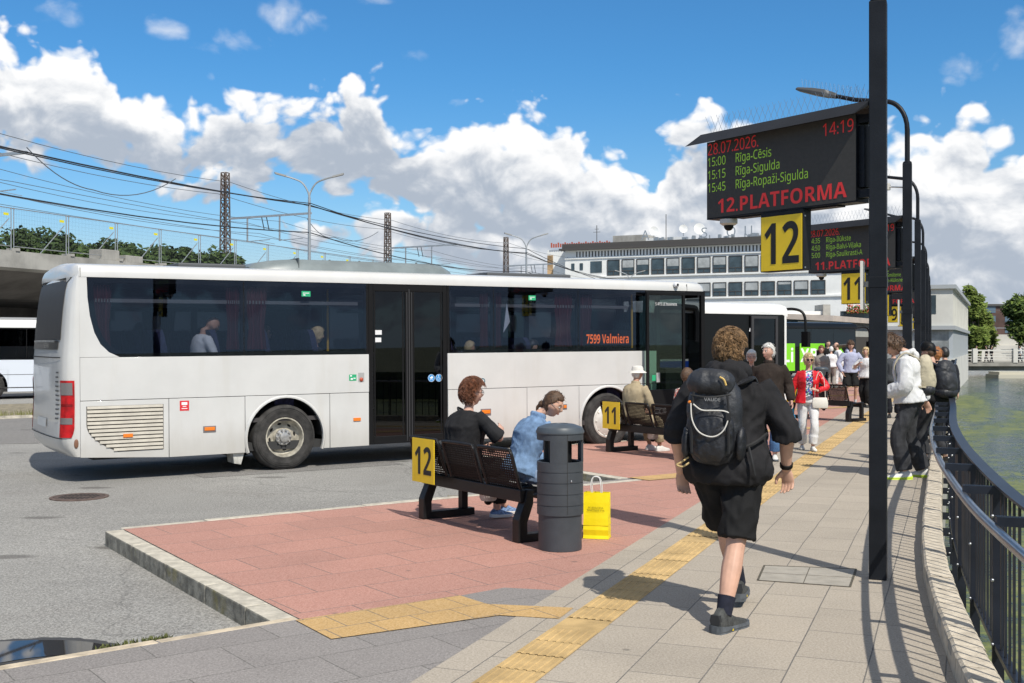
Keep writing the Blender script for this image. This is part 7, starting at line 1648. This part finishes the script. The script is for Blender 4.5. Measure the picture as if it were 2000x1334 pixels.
# ---- canal pavilion on the right
PC = V((27.9, 72, 0)); PD = V((.395, .919, 0)).normalized(); PA = math.atan2(PD.y, PD.x)
pv = thing('canal_pavilion', 'pale two storey pavilion with vertical fins rising from the canal', 'building', PC, PA)
M_PW = mat('pavilion_white', (.60, .59, .54), .85, var=.08, vs=.6, streak=(.7, .3, (.36, .35, .31)))
b = MB(); b.box(0, 0, -1.8, 37, 4.0, .75); b.build('base_wall', M_PW, pv)
b = MB(); b.box(.2, .25, .75, 36, 4, 2.6); b.build('lower_storey', mat('pav_glass', (.30, .32, .32), .4, var=.4, vs=1), pv)
b = MB()
for i in range(58): b.box(.2 + i * .62, .0, .75, .2 + i * .62 + .16, .24, 2.6)
b.build('lower_fins', mat('fin_grey', (.42, .45, .47), .5), pv)
b = MB(); b.box(-.2, -.15, 2.6, 37, 4, 2.85); b.box(-.2, -.2, 5.2, 37, 4.2, 5.45); b.build('cornice', mat('zinc_grey', (.36, .38, .39), .5), pv)
b = MB(); b.box(0, .3, 2.85, 36.5, 4, 5.2); b.build('upper_storey', M_PW, pv)
b = MB()
for i in range(22): b.box(.0 + i * 1.7, .0, 2.85, .0 + i * 1.7 + .45, .3, 5.2)
b.build('upper_fins', M_PW, pv)
b = MB(); b.box(-.02, 1.0, 3.6, .0, 2.4, 4.8); b.build('window', M_TG, pv)
# ---- bridge, embankment and buildings behind
br = thing('canal_bridge', 'low concrete road bridge with railings across the canal', 'bridge', (0, 0, 0))
b = MB(); b.box(43.5, 113, -.55, 100, 121, -.2); b.box(43.5, 113.6, -1.0, 100, 120.4, -.55); b.box(40, 112.9, -1.8, 45, 121, -.3); b.build('deck', mat('bridge_concrete', (.27, .26, .23), .9, var=.25, vs=.7, streak=(.5, .5, (.12, .11, .1))), br)
for y in (113.15, 120.8):
    b = MB(); b.box(43.5, y - .06, .95, 100, y + .06, 1.08); b.box(43.5, y - .03, .35, 100, y + .03, .42); b.build('rail', M_PW, br)
    for x in range(46, 99, 4): b = MB(); b.box(x - .22, y - .22, -.2, x + .22, y + .22, 1.2); b.build('pillar', M_PW, br)
    b = MB()
    b.box(44, y - .03, .62, 100, y + .03, .68); b.box(44, y - .03, .08, 100, y + .03, .14); b.build('mid_rail', M_PW, br)
b = MB(); b.box(46.2, 108, -1.65, 50.0, 111, -1.25); b.box(46.4, 108.3, -1.25, 49.8, 110.8, -1.0); o = b.build('jetty_float', mat('float_beige', (.5, .47, .38), .8)); tag(o, 'flat pale landing stage floating beside the bridge', 'landing stage')
for i, (px_, lab) in enumerate(((1906, 'pedestrian in light top at the left end of the bridge'), (1927, 'dark pedestrian left of a pair on the bridge'), (1936, 'dark pedestrian right of a pair on the bridge'), (1993, 'pedestrian in white at the right end of the bridge'))):
    x = (px_ - 1000) / FOC * 114.2; person(lab, V((x, 114.2, -.2)), R(80 if i % 2 else -80), dict(H=1.68, vox=.03, cvox=.03, fold=0, seed=200 + i, face=0, hair=('short', .02, .004, 0), hm=H_BLK, top=('top', C_WHT if i in (0, 3) else C_BLK2, .02, .8, -.1), bottom=('trousers', C_NAVY, .02, .95), shoe=(S_BLK, S_BLK), lf=(-.1, .2, 0, 0, 0), rf=(.1, -.2, 0, 0, 0)))
em = thing('embankment_wall', 'pale concrete embankment wall beyond the bridge', 'wall', (0, 0, 0))
b = MB(); b.box(45, 165, -1.8, 160, 168, 1.4); b.box(45, 166, 1.4, 160, 169, 3.0); b.build('wall', mat('embankment_concrete', (.50, .48, .43), .9, var=.12, vs=.4, streak=(.3, .4, (.28, .27, .24))), em)
b = MB()
for i in range(60): b.box(46 + i * 1.9, 166.2, 3.0, 46.06 + i * 1.9, 166.3, 4.0)
b.box(45, 166.2, 3.9, 160, 166.3, 4.0); b.build('railing', M_GALV, em)
b = MB(); b.box(45, 168, 2.9, 400, 900, 3.0); struct('terrace', b, mat('terrace_ground', (.2, .2, .17), .9, var=.2, vs=.2))
bb_ = thing('brick_block', 'dark brown flat roofed office block far behind the embankment', 'building', V((96, 232, 3)))
b = MB(); b.box(-1, 0, 0, 34, 14, 6.4); b.build('wall', mat('brown_brick', (.085, .05, .042), .9, var=.3, vs=.5), bb_)
b = MB(); b.box(-1.5, -.5, 6.4, 34.5, 14, 6.7); b.build('roof', M_TD, bb_)
for i in range(8):
    for z in (.8, 3.0, 4.9): b = MB(); b.box(.5 + i * 4, -.06, z, 2.6 + i * 4, .02, z + 1.3); b.build('window', mat('office_glass', (.10, .15, .2), .2), bb_)
for px_, dd in ((1932, 150), (1962, 152)):
    x = (px_ - 1000) / FOC * dd; t = thing('catenary_post', 'grey catenary post on the embankment behind the bridge', 'mast', V((x, dd + 18, 3)), 0, 'catenary posts beyond the bridge')
    b = MB(); b.tube([(0, 0, 0), (0, 0, 5.2)], .16, 6); b.beam((0, 0, 4.6), (2.2, 0, 4.7), .08); b.build('post', M_GALV, t)
b = MB(); b.beam((50, 170, 7.3), (130, 168, 7.3), .06, .06); b.beam((50, 170, 6.6), (130, 168, 6.6), .05, .05); tag(b.build('overhead_wire', M_WIRE2), 'pair of wires over the embankment railway', 'wire', 'overhead wires')
tl = MB(); rr = random.Random(12)
for i in range(9000):
    x = rr.uniform(-400, 420); y = 330 + rr.uniform(0, 40); z = max(0, 3 + rr.random() ** .6 * (7 + 3.0 * noise.noise(V((x * .03, 0, 0))) + 2 * noise.noise(V((x * .2, 3, 0))))) - 3; u = V((rr.gauss(0, 1), rr.gauss(0, .5), rr.gauss(0, 1))).normalized() * 1.5; v = V((-u.z, 0, u.x)) * .7; q = V((x, y, z)); tl.add([q - u, q + v, q + u, q - v], [(0, 1, 2, 3)])
tag(tl.build('treeline', L2, recalc=False), 'low dark line of trees on the far horizon', 'trees', kind='stuff')
